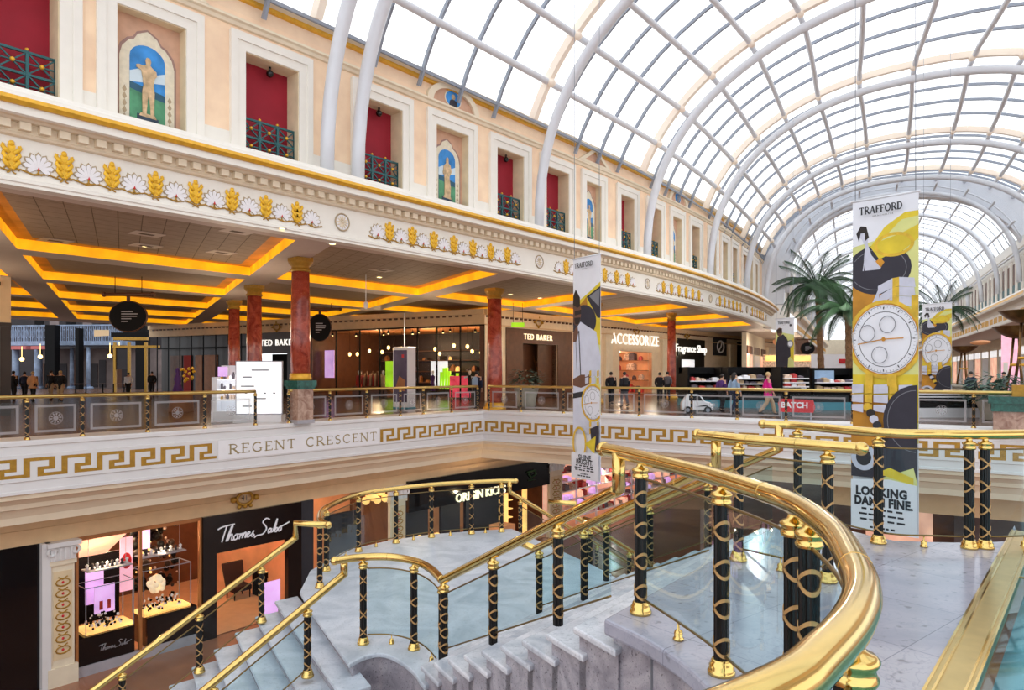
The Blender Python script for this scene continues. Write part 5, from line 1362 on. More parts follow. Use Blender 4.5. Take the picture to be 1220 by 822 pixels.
def person(label, c, face, h=1.7, top='cloth_black', legs='cloth_navy', hair='hair_dark', step=.0, bag=None, coat=0.0, arms=0.0, longhair=False, child=False):
    """face: heading the figure looks along, in degrees from away-from-camera, clockwise"""
    t = thing('person', label, 'person', (c.x, c.y, c.z), None, -math.radians(face) + PI / 2)
    # local frame: +x forward, +y left
    s = h / 1.7; v = []; e = []; r = []
    def add(p, rad, par=None):
        v.append(Vector(p) * s); r.append(rad * s if not isinstance(rad, tuple) else (rad[0] * s, rad[1] * s)); 
        if par is not None: e.append((par, len(v) - 1))
        return len(v) - 1
    pel = add((0, 0, .92), (.10, .14)); wa = add((0, 0, 1.06), (.085, .125), pel); ch = add((0, 0, 1.25), (.10, .155), wa); nb = add((-.01, 0, 1.41), (.06, .09), ch); nk = add((0, 0, 1.48), .048, nb)
    hd = add((.015, 0, 1.56), .078, nk); hd2 = add((.01, 0, 1.64), .07, hd)
    J = {}
    for sd, sg in (('l', 1), ('r', -1)):
        ph = step * sg
        hip = add((0, .085 * sg, .88), .092, pel); kn = add((.06 + ph * .45 if ph > 0 else .04 + ph * .35, .09 * sg, .49), .06, hip); an = add((ph * .95 - (.08 if ph < 0 else 0), .09 * sg, .09 + (.05 if ph < 0 else 0)), .04, kn)
        toe = add((an and (v[an].x / s + .15), .1 * sg, .035 + (.03 if ph < 0 else 0)), .034, an); J['leg' + sd] = (hip, kn, an, toe)
        sh = add((-.01, .17 * sg, 1.385), .058, nb); el = add((-.04 - ph * .25 + arms * .05, .235 * sg, 1.12), .045, sh); wr = add((.05 - ph * .4 + arms * .22, .215 * sg - arms * .05 * sg, .9 + arms * .14), .029, el)
        hn = add((v[wr].x / s + .025, .212 * sg, v[wr].z / s - .07), (.034, .018), wr); J['arm' + sd] = (sh, el, wr, hn)
    body = skinned('body', v, e, r, ['skin'], t)
    # fingers and face merged into the body mesh
    m = MB()
    for sd, sg in (('l', 1), ('r', -1)):
        q = v[J['arm' + sd][3]]
        for k in range(4): m.tube([q + Vector((.012 * (k - 1.5) * 1.3, 0, -.01)) * s, q + Vector((.014 * (k - 1.5) * 1.5 + .004, -.006 * sg, -.055 - .008 * (1.5 - abs(k - 1.5)))) * s, q + Vector((.014 * (k - 1.5) * 1.4 + .012, -.016 * sg, -.088 - .01 * (1.5 - abs(k - 1.5)))) * s], [.0085 * s, .008 * s, .006 * s], 6)
        m.tube([q + Vector((.02, -.004 * sg, .015)) * s, q + Vector((.042, -.012 * sg, -.02)) * s, q + Vector((.045, -.016 * sg, -.045)) * s], [.011 * s, .009 * s, .007 * s], 6)
    H0 = v[hd]
    m.tube([H0 + Vector((.075, 0, .03)) * s, H0 + Vector((.1, 0, -.012)) * s], [.01 * s, .016 * s], 6)
    for sg in (-1, 1): m.ball(H0 + Vector((.0, .078 * sg, .0)) * s, .026 * s, 6, 0, 1.3, 1, .4)
    k0 = len(body.data.vertices)
    bm = bmesh.new(); bm.from_mesh(body.data)
    tmp = bpy.data.meshes.new('tmp'); tmp.from_pydata(m.v, [], m.f); bm.from_mesh(tmp); bm.to_mesh(body.data); bm.free(); bpy.data.meshes.remove(tmp)
    m = MB()
    for sg in (-1, 1): m.ball(H0 + Vector((.07, .03 * sg, .022)) * s, .011 * s, 6)
    m.build('eyes', ['black'], None).parent = t
    m = MB(); m.tube([H0 + Vector((.074, -.022, -.045)) * s, H0 + Vector((.082, 0, -.047)) * s, H0 + Vector((.074, .022, -.045)) * s], .007 * s, 5); m.build('mouth', ['cloth_red'], None).parent = t
    # jacket
    iv = [pel, wa, ch, nb]; vv = [v[i].copy() for i in iv]; rr = [tuple(x * 1.12 + .028 * s for x in (r[i] if isinstance(r[i], tuple) else (r[i], r[i]))) for i in iv]; ee = [(0, 1), (1, 2), (2, 3)]
    for sd in 'lr':
        a = J['arm' + sd]; b = len(vv); vv += [v[a[0]], v[a[1]], v[a[2]].lerp(v[a[1]], .06)]; rr += [(r[a[0]] + .026 * s,) * 2, (r[a[1]] + .028 * s,) * 2, (r[a[2]] + .026 * s,) * 2]; ee += [(3, b), (b, b + 1), (b + 1, b + 2)]
    if coat: vv.append(Vector((0, 0, .92 - coat)) * s); rr.append((.14 * s, .185 * s)); ee.append((0, len(vv) - 1))
    skinned('jacket', vv, ee, rr, [top], t)
    iv = [pel]; vv = [v[pel] - Vector((0, 0, .01))]; rr = [(.112 * s, .15 * s)]; ee = []
    for sd in 'lr':
        a = J['leg' + sd]; b = len(vv); vv += [v[a[0]], v[a[1]], v[a[2]]]; rr += [(.115 * s,) * 2, (.086 * s,) * 2, (.07 * s,) * 2]; ee += [(0, b), (b, b + 1), (b + 1, b + 2)]
    skinned('trousers', vv, ee, rr, [legs], t)
    for sd in 'lr':
        a = J['leg' + sd]; m = MB(); A, B = v[a[2]], v[a[3]]; m.tube([A + Vector((-.03, 0, -.03)) * s, A.lerp(B, .5) + Vector((0, 0, -.012)) * s, B + Vector((.02, 0, 0)) * s], [.052 * s, .05 * s, .036 * s], 8); m.build('shoe', ['rubber'], None).parent = t
    m = MB(); q = H0 + Vector((-.018, 0, .05)) * s; m.ball(q, .094 * s, 12, 0, 1.0, 1.0, .95)
    if longhair: m.tube([q + Vector((-.03, 0, 0)) * s, q + Vector((-.06, 0, -.14)) * s, q + Vector((-.06, 0, -.28)) * s], [.09 * s, .085 * s, .05 * s], 10)
    m.build('hair', [hair], None).parent = t
    if bag:
        m = MB(); y = .26 * s; x = v[J['arml'][2]].x; z = v[J['arml'][3]].z - .06 * s
        if bag[0] == 'pack': m.lathe([(.05, 0), (.15, .05), (.16, .3), (.1, .42), (.02, .45)], Vector((-.2, 0, 1.0)) * s, 10, 0, .6, 1); m.build('backpack', [bag[1]], None).parent = t
        else: m.box(x - .14, x + .14, y - .05, y + .05, z - .32, z - .06); m.tube([Vector((x - .08, y, z - .06)), Vector((x, y, z + .05)), Vector((x + .08, y, z - .06))], .008, 5); m.build('bag', [bag[1]], None).parent = t
    return t
def at_floor(px, py): return U(px, py, 0)
def stand(px, Z): return Vector((ray(px) * Z, Z, 0))
person('person in a bright pink jacket and pale trousers walking beyond the far balustrade', stand(915, 27.2), 100, 1.68, 'magenta', 'cloth_beige', 'hair_fair', .28, coat=.05)
person('person with long dark hair and pale blue jacket walking behind the far balustrade', stand(875, 27.6), 70, 1.66, 'cloth_blue', 'cloth_navy', 'hair_dark', .2, longhair=True)
person('person in a dark top at the left of the one in a pale blue jacket', stand(860, 29.5), 60, 1.6, 'cloth_purple', 'cloth_black', 'hair_dark', .1)
person('person in a dark jacket with a blue rucksack at the gallery corner', stand(568, 32.6), 20, 1.75, 'cloth_navy', 'cloth_black', 'hair_dark', .05, ('pack', 'cloth_blue'))
person('person in a peach jacket with pale hair seen from behind at the far left', stand(39, 40), 0, 1.72, 'cloth_peach', 'cloth_black', 'hair_fair', .12, coat=.1)
person('person in black at the far left edge of the side mall', stand(16, 41), 10, 1.76, 'cloth_black', 'cloth_black', 'hair_dark', .05)
person('person in dark navy between the peach jacket and the left edge', stand(29, 43), -10, 1.72, 'cloth_navy', 'cloth_black', 'hair_dark', .1)
person('person in a long black coat right of the peach jacket', stand(61, 42), 190, 1.78, 'cloth_black', 'cloth_beige', 'hair_dark', .1, coat=.25)
person('person in a black coat with reddish hair standing beside the black pillar', stand(72, 40), 170, 1.78, 'cloth_black', 'cloth_beige', 'hair_fair', .05, coat=.25)
person('person in a white top standing by the gold pavilion in the side mall', stand(153, 46), 180, 1.66, 'cloth_white', 'cloth_black', 'hair_dark', .1)
person('person in dark clothes at the right end of the side mall', stand(181, 50), 160, 1.74, 'cloth_black', 'cloth_black', 'hair_dark', .1)
person('slim dark figure in black before the orange shop, on the left', stand(728, 36), 20, 1.7, 'cloth_black', 'cloth_black', 'hair_dark', .1)
person('broad dark figure before the orange shop, on the right', stand(744, 34), -20, 1.7, 'cloth_black', 'cloth_grey', 'hair_dark', .1, coat=.1)
person('dark figure standing left of the red column by the perfume shop', stand(786, 40), 20, 1.68, 'cloth_black', 'cloth_black', 'hair_dark', .05)
person('dark figure right of the red column by the perfume shop', stand(795, 42), 0, 1.72, 'cloth_grey', 'cloth_black', 'hair_dark', .05)
person('person in navy sitting area near the bronze bowl lamp, seen above the far rail', stand(1157, 34), 180, 1.72, 'cloth_navy', 'cloth_black', 'hair_dark', .05)
person('person in grey between the leafy planter and the pink lit panel', stand(1196, 36), 150, 1.7, 'cloth_grey', 'cloth_black', 'hair_dark', .05)
# shop mannequins
def mannequin(label, p, col, hat=False):
    t = thing('mannequin', label, 'mannequin', p)
    m = MB(); m.lathe([(.25, 0), (.25, .03), (.03, .04), (.03, .5)], p, 12); m.build('stand', ['black'], t)
    m = MB(); m.lathe([(.22, .5), (.2, .8), (.15, 1.05), (.2, 1.3), (.21, 1.42), (.08, 1.5)], p, 12, 0, .7, 1); m.build('dress', [col], t)
    m = MB(); m.lathe([(.05, 1.48), (.05, 1.56), (.085, 1.62), (.09, 1.7), (.06, 1.78), (.01, 1.8)], p, 10); m.build('head', ['soft_white'], t)
mannequin('purple dressed mannequin in front of the white backdrop in the corner shop', T3((X(505.5), 0, -.9)), 'cloth_purple')
mannequin('dark mannequin with white collar at the right of the corner shop window', T3((X(550), 0, -.9)), 'cloth_black')
mannequin('reddish dressed mannequin in the shop window right of the first column', T3((X(416), 0, -1.0)), 'cloth_red')
mannequin('beige dressed mannequin left of the green backdrop in the corner shop', T3((X(446), 0, -.9)), 'cloth_beige')
m = MB()
for sx in (-.35, .35): m.bar(T3((X(550) + sx, 1.35, -.85)), T3((X(550), 1.42, -.85)), .1, .1)
tag(m.build('white_scarf', ['soft_white']), 'white scarf round the shoulders of the dark mannequin', 'scarf')
# ------------------------------------------------------------------ hanging banners
def banner(name, label, pl_, pr_, zt, zb, kind, roof_z=15.5):
    """pl_, pr_: plan points of left and right edge"""
    c = (pl_ + pr_) / 2; t = thing('hanging_banner', label, 'banner', Vector((c.x, c.y, zb)), 'hanging advertising banners')
    T = frame(Vector((pl_.x, pl_.y, zb)), pr_ - pl_); W = (pr_ - pl_).length; H = zt - zb
    m = MB(); m.box(0, W, 0, H, -.012, 0, 0, T); m.build('cloth', ['banner_white'], t)
    cols = ['b_lime', 'b_yellow', 'b_amber', 'b_dark', 'b_silver', 'b_gold', 'ink', 'ink_grey', 'b_skin', 'b_suit', 'banner_white', 'hair_dark']
    m = MB(); L = [0]
    def poly(pts, mi, flip=False):
        L[0] += 1
        # clip to the banner
        def clip(ps, f, g):
            out = []
            for a, b in zip(ps, ps[1:] + ps[:1]):
                ia, ib = f(a), f(b)
                if ia: out.append(a)
                if ia != ib: out.append(g(a, b))
            return out
        def cut(ps, ax, v, sg):
            f = lambda p: sg * (p[ax] - v) <= 1e-9
            def g(a, b): u = (v - a[ax]) / (b[ax] - a[ax]); return (a[0] + (b[0] - a[0]) * u, a[1] + (b[1] - a[1]) * u)
            return clip(ps, f, g) if ps else ps
        ps = list(pts)
        for ax, v, sg in ((0, 0, -1), (0, 1, 1), (1, 0, -1), (1, 1, 1)): ps = cut(ps, ax, v, sg)
        if len(ps) > 2: m.face([T((x * W, y * H, .0006 * L[0])) for x, y in ps], mi)
    asp = W / H
    def ell(cx, cy, rx, ry, mi, n=28, rot=0.0, a0=0, a1=360):
        poly([(cx + rx * math.cos(math.radians(a0 + (a1 - a0) * j / n)), cy + ry * math.sin(math.radians(a0 + (a1 - a0) * j / n))) for j in range(n + (0 if a1 - a0 == 360 else 1))], mi)
    def ring(cx, cy, rx, ry, w, mi, n=36):
        L[0] += 1
        for j in range(n):
            a, b = 2 * PI * j / n, 2 * PI * (j + 1) / n
            q = [(cx + (rx - u) * math.cos(g), cy + (ry - u * asp) * math.sin(g)) for g, u in ((a, 0), (b, 0), (b, w), (a, w))]
            if all(0 <= p[0] <= 1 and 0 <= p[1] <= 1 for p in q): m.face([T((x * W, y * H, .0006 * L[0])) for x, y in q], mi)
    def bar(x0, y0, x1, y1, w, mi):
        dx, dy = (x1 - x0) * W, (y1 - y0) * H; l = math.hypot(dx, dy); nx, ny = -dy / l * w / 2 / W, dx / l * w / 2 / H
        poly([(x0 + nx, y0 + ny), (x0 - nx, y0 - ny), (x1 - nx, y1 - ny), (x1 + nx, y1 + ny)], mi)
    def watch(cx, cy, rx, detail=True, links=True):
        ry = rx * asp * 1.12
        if links:
            for sg in (1, -1):
                for row in range(2):
                    yb = cy + sg * (ry * 1.32 + row * ry * .42)
                    for k, (dx, mi) in enumerate(((-.62, 4), (-.26, 5), (.1, 4), (.5, 5), (.8, 4))):
                        wv = rx * (.34 if mi == 4 else .2); hv = ry * .36
                        poly([(cx + dx * rx - wv / 2, yb - hv / 2), (cx + dx * rx + wv / 2, yb - hv / 2 + hv * .15), (cx + dx * rx + wv / 2, yb + hv / 2 + hv * .15), (cx + dx * rx - wv / 2, yb + hv / 2)], mi)
        ell(cx, cy, rx * 1.16, ry * 1.14, 5); ell(cx, cy, rx * 1.05, ry * 1.04, 2); ell(cx, cy, rx, ry, 10)
        ring(cx, cy, rx * .98, ry * .98, rx * .02, 7); ring(cx, cy, rx * .8, ry * .8, rx * .02, 6)
        for k in range(60):
            a = 2 * PI * k / 60; bar(cx + rx * .9 * math.cos(a), cy + ry * .9 * math.sin(a), cx + rx * .95 * math.cos(a), cy + ry * .95 * math.sin(a), rx * W * .012, 7)
        for k in range(12):
            a = 2 * PI * k / 12; bar(cx + rx * .86 * math.cos(a), cy + ry * .86 * math.sin(a), cx + rx * .93 * math.cos(a), cy + ry * .93 * math.sin(a), rx * W * .03, 6)
        for sx, sy in ((.12, .42), (-.5, .18), (-.12, -.45)): ring(cx + sx * rx, cy + sy * ry, rx * .25, ry * .25, rx * .025, 7, 20)
        bar(cx - rx * .8, cy - ry * .13, cx, cy, rx * W * .035, 2); bar(cx, cy, cx + rx * .6, cy + ry * .02, rx * W * .035, 2); ell(cx, cy, rx * .06, ry * .06, 2)
    if kind == 'watch':
        poly([(0, .27), (1, .27), (1, .93), (.75, .89), (.0, .86)], 0)
        poly([(0, .29), (1, .33), (1, .47), (0, .47)], 1); poly([(0, .74), (.55, .74), (.6, .62), (0, .62)], 2); poly([(0, .41), (.55, .41), (.6, .30), (0, .30)], 2)
        poly([(0, .86), (.55, .88), (1, .955), (1, 1), (0, 1)], 10)
        ell(.40, .785, .50, .075, 3); ring(.40, .785, .43, .062, .010, 7)
        poly([(.28, .855), (.5, .91), (.8, .945), (1, .945), (1, .865), (.75, .83), (.55, .825), (.42, .815)], 1); poly([(.45, .87), (.75, .925), (1, .93), (1, .905), (.75, .885)], 0); ring(.64, .855, .30, .036, .05, 5)
        poly([(.06, .90), (.13, .922), (.2, .918), (.25, .895), (.24, .865), (.3, .83), (.42, .80), (.45, .79), (.42, .785), (.2, .785), (.18, .82), (.2, .86), (.15, .88)], 4)
        poly([(.06, .90), (.13, .922), (.22, .918), (.26, .885), (.2, .875), (.19, .9), (.13, .9), (.1, .875)], 11); poly([(.36, .81), (.44, .82), (.5, .805), (.44, .79)], 2); bar(.22, .86, .17, .785, .02, 4)
        for k in range(3):
            y = .735 - .028 * k; poly([(.40 + .1 * k * .3, y), (.62, y + .02), (.62, y - .008), (.40, y - .026)], 4); poly([(.62, y + .02), (.72, y + .022), (.72, y - .005), (.62, y - .008)], 5); poly([(.72, y + .022), (.94, y + .016), (.96, y - .012), (.72, y - .005)], 4)
        poly([(.3, .68), (.42, .73), (.42, .66), (.2, .635), (.1, .62)], 4); poly([(.9, .70), (1, .70), (1, .64), (.9, .65)], 5)
        watch(.5, .575, .50, links=False)
        for k in range(3):
            y = .425 - .03 * k
            for x0, x1, mi in ((.0, .2, 4), (.2, .34, 5), (.34, .58, 4), (.58, .72, 5), (.72, .94, 4)): poly([(x0 + .01, y - .012 + .004 * k), (x1 - .01, y - .01), (x1 - .01, y + .016), (x0 + .01, y + .014)], mi)
        poly([(.22, .47), (.34, .475), (.34, .44), (.22, .435)], 5); poly([(.56, .47), (.7, .475), (.7, .44), (.56, .435)], 5)
        poly([(0, .30), (1, .30), (1, .16), (0, .16)], 3); poly([(0, .30), (.6, .30), (.35, .2), (0, .2)], 2); ell(1.0, .335, .50, .105, 3); ring(.98, .335, .42, .09, .010, 7)
        for k in range(6): ell(.26 + .05 * k, .372 - .018 * k, .07, .013, (5, 11, 4, 6, 5, 11)[k], 12)
        ell(.2, .22, .2, .04, 4); ell(.2, .22, .12, .025, 6); poly([(.45, .16), (.95, .2), (1, .16), (1, .13), (.4, .12)], 0); poly([(.4, .175), (.6, .195), (.95, .17), (.95, .15)], 1)
        poly([(0, 0), (1, 0), (1, .15), (.6, .16), (0, .15)], 10)
    elif kind == 'suit':
        poly([(0, .60), (1, .72), (1, .30), (0, .25)], 0); poly([(.15, .80), (.6, .84), (1, .88), (1, .60), (.5, .62)], 1); poly([(.2, .78), (.5, .82), (.6, .7), (.3, .7)], 2)
        ell(.38, .71, .47, .075, 3); poly([(.5, .82), (1, .86), (1, .72), (.9, .72)], 3); poly([(.6, .82), (.98, .85), (.95, .77)], 7)
        poly([(.0, .66), (.28, .71), (.5, .69), (.85, .66), (1, .55), (.98, .44), (.8, .47), (.72, .33), (.6, .2), (.0, .2)], 9)
        poly([(0, .66), (.16, .70), (.2, .66), (.12, .62), (.0, .62)], 8); ell(.13, .755, .17, .06, 8); poly([(0, .83), (.1, .86), (.26, .82), (.26, .78), (.16, .775), (0, .79)], 11); poly([(.06, .76), (.3, .765), (.3, .745), (.06, .74)], 11); poly([(.04, .73), (.28, .73), (.22, .70), (.08, .70)], 11)
        bar(.22, .67, .3, .42, .03 * W / .9, 6); bar(.1, .63, .16, .45, .02, 6)
        poly([(0, .45), (.3, .47), (.66, .47), (.66, .43), (.3, .41), (0, .42)], 8); poly([(0, .385), (.4, .395), (.4, .37), (0, .36)], 6)
        watch(.74, .345, .36); ring(.3, .16, .26, .075, .06, 5); poly([(.7, .23), (1, .25), (1, .12), (.75, .15)], 3); poly([(.5, .16), (.9, .2), (.85, .12)], 1)
        poly([(0, 0), (1, 0), (1, .125), (0, .115)], 10)
    else:
        poly([(0, .0), (1, .0), (1, .72), (0, .80)], 0); poly([(.4, .5), (1, .68), (1, .3)], 1)
        poly([(.05, .0), (.62, .0), (.7, .35), (.82, .38), (.8, .55), (.6, .68), (.42, .74), (.12, .7), (.0, .55)], 3); ell(.22, .78, .15, .07, 8); poly([(.06, .82), (.36, .84), (.36, .79), (.06, .79)], 11); poly([(.1, .785), (.36, .785), (.36, .765), (.1, .765)], 11)
        poly([(.3, .0), (.5, .22), (.6, .2), (.45, .0)], 8); ell(.8, .58, .16, .06, 7); ell(.8, .58, .11, .04, 10)
        ell(.82, .88, .06, .02, 3); poly([(.62, .0), (.95, .02), (.95, .16), (.65, .12)], 10)
    m.build('print', cols, t, recalc=False)
    m = MB(); hl = .0006 * L[0] + .006; Tt = lambda q: T(Vector((q[0], q[1], hl)))
    hh = W * .115
    yy = H - W * .25
    serif_text(m, 'TRAFFORD', hh, lambda q: Tt((W * .47 + q[0], yy + q[1])), 0, 0, 0, .2, .08, .92, True)
    text_into(m, 'MANCHESTER' if kind == 'watch' else 'CENTRE', hh * .32, lambda q: Tt((W * .5 + q[0], yy - hh * .45 + q[1])), 0, spacing=1.5)
    if kind == 'watch':
        text_into(m, 'LOOKING', W * .19, lambda q: Tt((W * .47 + q[0], H * .118 + q[1])), 0, offset=.012, sx=.86, spacing=1.08); text_into(m, 'DAMN FINE.', W * .19, lambda q: Tt((W * .5 + q[0], H * .088 + q[1])), 0, offset=.012, sx=.82, spacing=1.05)
        ys = [.066, .05, .034, .012]; wd = [.66, .74, .7, .4]
    elif kind == 'suit':
        text_into(m, 'SHINE', W * .17, lambda q: Tt((W * .5 + q[0], H * .097 + q[1])), 0, offset=.006); text_into(m, 'BRIGHT.', W * .17, lambda q: Tt((W * .5 + q[0], H * .076 + q[1])), 0, offset=.006)
        ys = [.06, .05, .04, .024, .014]; wd = [.66, .74, .7, .3, .5]
    else: ys = []; wd = []
    if ys: m.build('lettering', ['ink'], t, recalc=False); m = MB()
    for y, w in zip(ys, wd):
        n = 5
        for k in range(n):
            x0 = W * (.5 - w / 2 + w * k / n); x1 = x0 + W * w / n * (.6 + .25 * ((k * 7 + int(y * 1000)) % 3) / 2)
            m.face([Tt((x0, H * y - W * .015)), Tt((x1, H * y - W * .015)), Tt((x1, H * y + W * .015)), Tt((x0, H * y + W * .015))])
    m.build('small_print_lettering' if ys else 'lettering', ['ink'], t, recalc=False)
    m = MB(); m.tube([T((-.03, H, 0)), T((W + .03, H, 0))], .022, 6); m.build('hanging_bar', ['steel_white'], t); m = MB(); m.tube([T((0, 0, 0)), T((W, 0, 0))], .018, 6); m.build('bottom_bar', ['steel_white'], t)
    m = MB()
    for x in (.05, W - .05): a = T((x, H, 0)); m.tube([a, Vector((a.x, a.y, roof_z))], .008, 4)
    m.build('wires', ['bar_grey'], t)
    return t
Zl, Zr = 13.8, 12.93
banner('b', 'tall hanging banner with a large gold and white watch dial, nearest the deck', stand(1016, Zl), stand(1094.5, Zr), at(1016, 241, Zl).z, at(1016, 628, Zl).z, 'watch')
Zl, Zr = 20.7, 19.75
banner('b', 'narrow hanging banner with a man in a pale suit in front of the gallery', stand(683, Zl), stand(715.5, Zr), at(683, 309, Zl).z, at(683, 568, Zl).z, 'suit', 16)
Zl, Zr = 37, 36
banner('b', 'distant hanging banner with a figure in a dark jacket, left of the palms', stand(924, Zl), stand(946, Zr), at(924, 380, Zl).z, at(924, 452, Zl).z, 'dark', 15)
Zl, Zr = 29, 28
banner('b', 'smaller watch banner hanging behind the tall one on its right', stand(1099, Zl), stand(1134, Zr), at(1099, 363, Zl).z, at(1099, 461, Zl).z + -1.1, 'watch', 15)
# ------------------------------------------------------------------ palms and plants
def frond_mesh(L=2.6, droop=1.0):
    m = MB(); pts = []; n = 14
    for i in range(n + 1):
        f = i / n; pts.append(Vector((L * (f - .12 * f * f), 0, L * (.62 * f - .85 * droop * f * f))))
    m.tube(pts, [.035 * (1 - .8 * i / n) for i in range(n + 1)], 5)
    for i in range(4, n * 5):
        f = i / (n * 5); k = f * n; j = min(n - 1, int(k)); p = pts[j].lerp(pts[j + 1], k - j); d = (pts[j + 1] - pts[j]).normalized()
        l = L * .21 * (math.sin(PI * min(1, f * .92 + .1)) ** .6); 
        for sg in (-1, 1):
            q = p + d * l * .75 + Vector((0, sg * l * .62, -l * .42)); w = .022
            m.face([p - d * w * .4, p + d * w * .6, q, ], 0)
            m.face([p - d * w * .2 + Vector((0, 0, -.01)), p + d * w * .8 + Vector((0, 0, -.03)), q + Vector((0, 0, -.05)) - d * .15], 0)
    return m
FR = [frond_mesh(2.6, d).build('frond', ['leaf'], recalc=False) for d in (.45, .8, 1.1)]
for o in FR: C.objects.unlink(o)
def palm(label, px, Z, ycrown, rt, nf, scale=1.0, px_top=None):
    c = stand(px, Z); zt = EYE + (HY - ycrown) * Z / F; top = Vector((ray(px_top or px) * Z, Z, zt))
    t = thing('palm_tree', label, 'palm tree', c)
    m = MB(); pts = [c.lerp(top, i / 24) for i in range(25)]; m.tube(pts, [rt * (1.15 if i % 2 else 1) * (1.25 - .4 * i / 24) for i in range(25)], 10); m.build('trunk', ['trunk'], t)
    m = MB(); m.lathe([(.1, -.5), (rt * 1.6, -.2), (rt * 1.4, .1), (.05, .35)], top, 10); m.build('crown_heart', ['trunk'], t)
    for i in range(nf):
        o = FR[(0, 1, 1, 2, 2)[i % 5]].copy(); C.objects.link(o); attach(o, t)
        a = i * 2.399; el = (-.45, -.15, 0, .12, .3)[i % 5]
        o.matrix_basis = Matrix.Translation(top) @ Matrix.Rotation(a, 4, 'Z') @ Matrix.Rotation(el + random.uniform(-.15, .15), 4, 'Y') @ Matrix.Scale(scale * random.uniform(.85, 1.1), 4)
palm('tall palm tree with a ringed brown trunk left of the watch banner', 980, 40, 343, .15, 36, 1.15, 974)
palm('second, lower palm tree with dense fronds half hidden by the watch banner', 1013, 36, 372, .15, 36, 1.1, 1010)
palm('palm tree standing behind the smaller watch banner', 1122, 44, 372, .2, 28, 1.05)
m = MB(); pc = stand(995, 38)
m.lathe([(2.2, 0), (2.2, .55), (2.0, .55), (2.0, .45)], pc, 24); tag(m.build('palm_planter', ['pot']), 'round stone planter ring below the two palm trees', 'planter')
def bush(label, c, r, h, potr, poth, leafm='leaf_blue', n=260, name='planter_shrub'):
    t = thing(name, label, 'plant', c)
    m = MB(); m.lathe([(potr * .6, 0), (potr * .7, .05), (potr * .75, poth * .4), (potr * 1.0, poth * .9), (potr * 1.08, poth), (potr * .9, poth), (potr * .85, poth - .06)], c, 18); m.build('pot', ['pot'], t)
    m = MB()
    for i in range(n):
        a = random.random() * 2 * PI; b = math.acos(random.uniform(-.3, 1)); q = Vector((math.sin(b) * math.cos(a) * r, math.sin(b) * math.sin(a) * r, poth + h * (.35 + .65 * math.cos(b))));
        d = Vector((math.cos(a), math.sin(a), random.uniform(-.6, .4))).normalized(); sd = d.cross(Vector((0, 0, 1))).normalized(); l = random.uniform(.2, .4); b0 = c + q * random.uniform(.7, 1)
        m.face([b0, b0 + d * l * .5 + sd * .06, b0 + d * l, b0 + d * l * .5 - sd * .06])
    m.build('foliage', [leafm], t, recalc=False)
bush('leafy shrub in a pale pot standing at the corner just right of the red column', stand(627, 34), .85, .95, .62, 1.05)
bush('dark bluish shrub in a stone urn behind the far balustrade at the right', stand(1188, 24.5), 1.15, .8, .7, .85, n=800)
# ------------------------------------------------------------------ kiosks in the hall
def kiosk(label, px0, px1, Z, top_px, shelves, skirt='teal_mat', extra=None):
    a, b = stand(px0, Z), stand(px1, Z); c = (a + b) / 2; W = (b - a).length; zt = EYE + (HY - top_px) * Z / F
    t = thing('kiosk', label, 'kiosk', c); T = frame(a, b - a)
    m = MB(); m.box(0, W, 0, .35, -2.2, .1, 0, T); m.build('skirt', [skirt], t)
    m = MB(); m.box(0, W, .35, .85, -2.0, 0, 0, T); m.box(0, W, zt - .32, zt, -2.0, -1.2, 0, T); m.box(0, .1, .85, zt, -2, -.1, 0, T); m.box(W - .1, W, .85, zt, -2, -.1, 0, T); m.box(0, W, .85, zt, -2.05, -2.0, 0, T); m.build('frame', ['black'], t)
    m = MB()
    for k in range(shelves): z = .85 + (zt - 1.2) * k / shelves; m.box(.1, W - .1, z, z + .05, -1.6, .08, 0, T)
    m.build('shelves', ['soft_white'], t)
    for k in range(shelves):
        z = .9 + (zt - 1.2) * k / shelves; x = .15
        while x < W - .35:
            w = random.uniform(.16, .36); h = random.uniform(.08, .2); item(T, x, x + w, z, z + h, -.6, 0, random.choice(('goods_a', 'goods_b', 'goods_c', 'cloth_beige', 'soft_white')), 'boxed_article', 'small boxed article on a shelf of the ' + label, 'article', 'articles on the ' + label); x += w + .05
    return T, W, zt, t
kiosk('dark kiosk behind the toy car', 820, 862, 34, 437, 2)
kiosk('dark kiosk behind the person in pink', 868, 928, 33, 437, 3)
T, W, zt, t = kiosk('many-shelved kiosk under the dark-jacket banner', 931, 966, 30, 437, 4)
T, W, zt, t = kiosk('dark kiosk with the blue panel', 969, 1030, 31, 438, 2)
m = MB(); m.box(W * .22, W * .62, zt - .62, zt - .12, -1.1, -1.05, 0, T); m.build('blue_panel', ['cloth_blue'], t)
kiosk('low white kiosk right of the watch banner', 1090, 1165, 26, 466, 2, 'soft_white')
c = stand(966, 23.2)
t = thing('promotion_board', 'red board with white capitals behind the far balustrade glass', 'sign', c); T = frame(c + Vector((0, 1.2, 0)), DR)
m = MB(); m.prism([(-.55, .28), (.55, .28), (.62, .45), (.55, .72), (-.5, .74), (-.6, .6)], T, -.02, .02); m.build('board', ['red'], t)
m = MB(); text_into(m, 'BATCH', .27, lambda q: T((q[0] - .05, .52 + q[1], .03)), 0, offset=.008); m.build('lettering', ['soft_white'], t, recalc=False)
m = MB(); m.box(-.5, -.46, 0, .3, -.02, .02, 0, T); m.box(.46, .5, 0, .3, -.02, .02, 0, T); m.build('legs', ['bar_grey'], t)
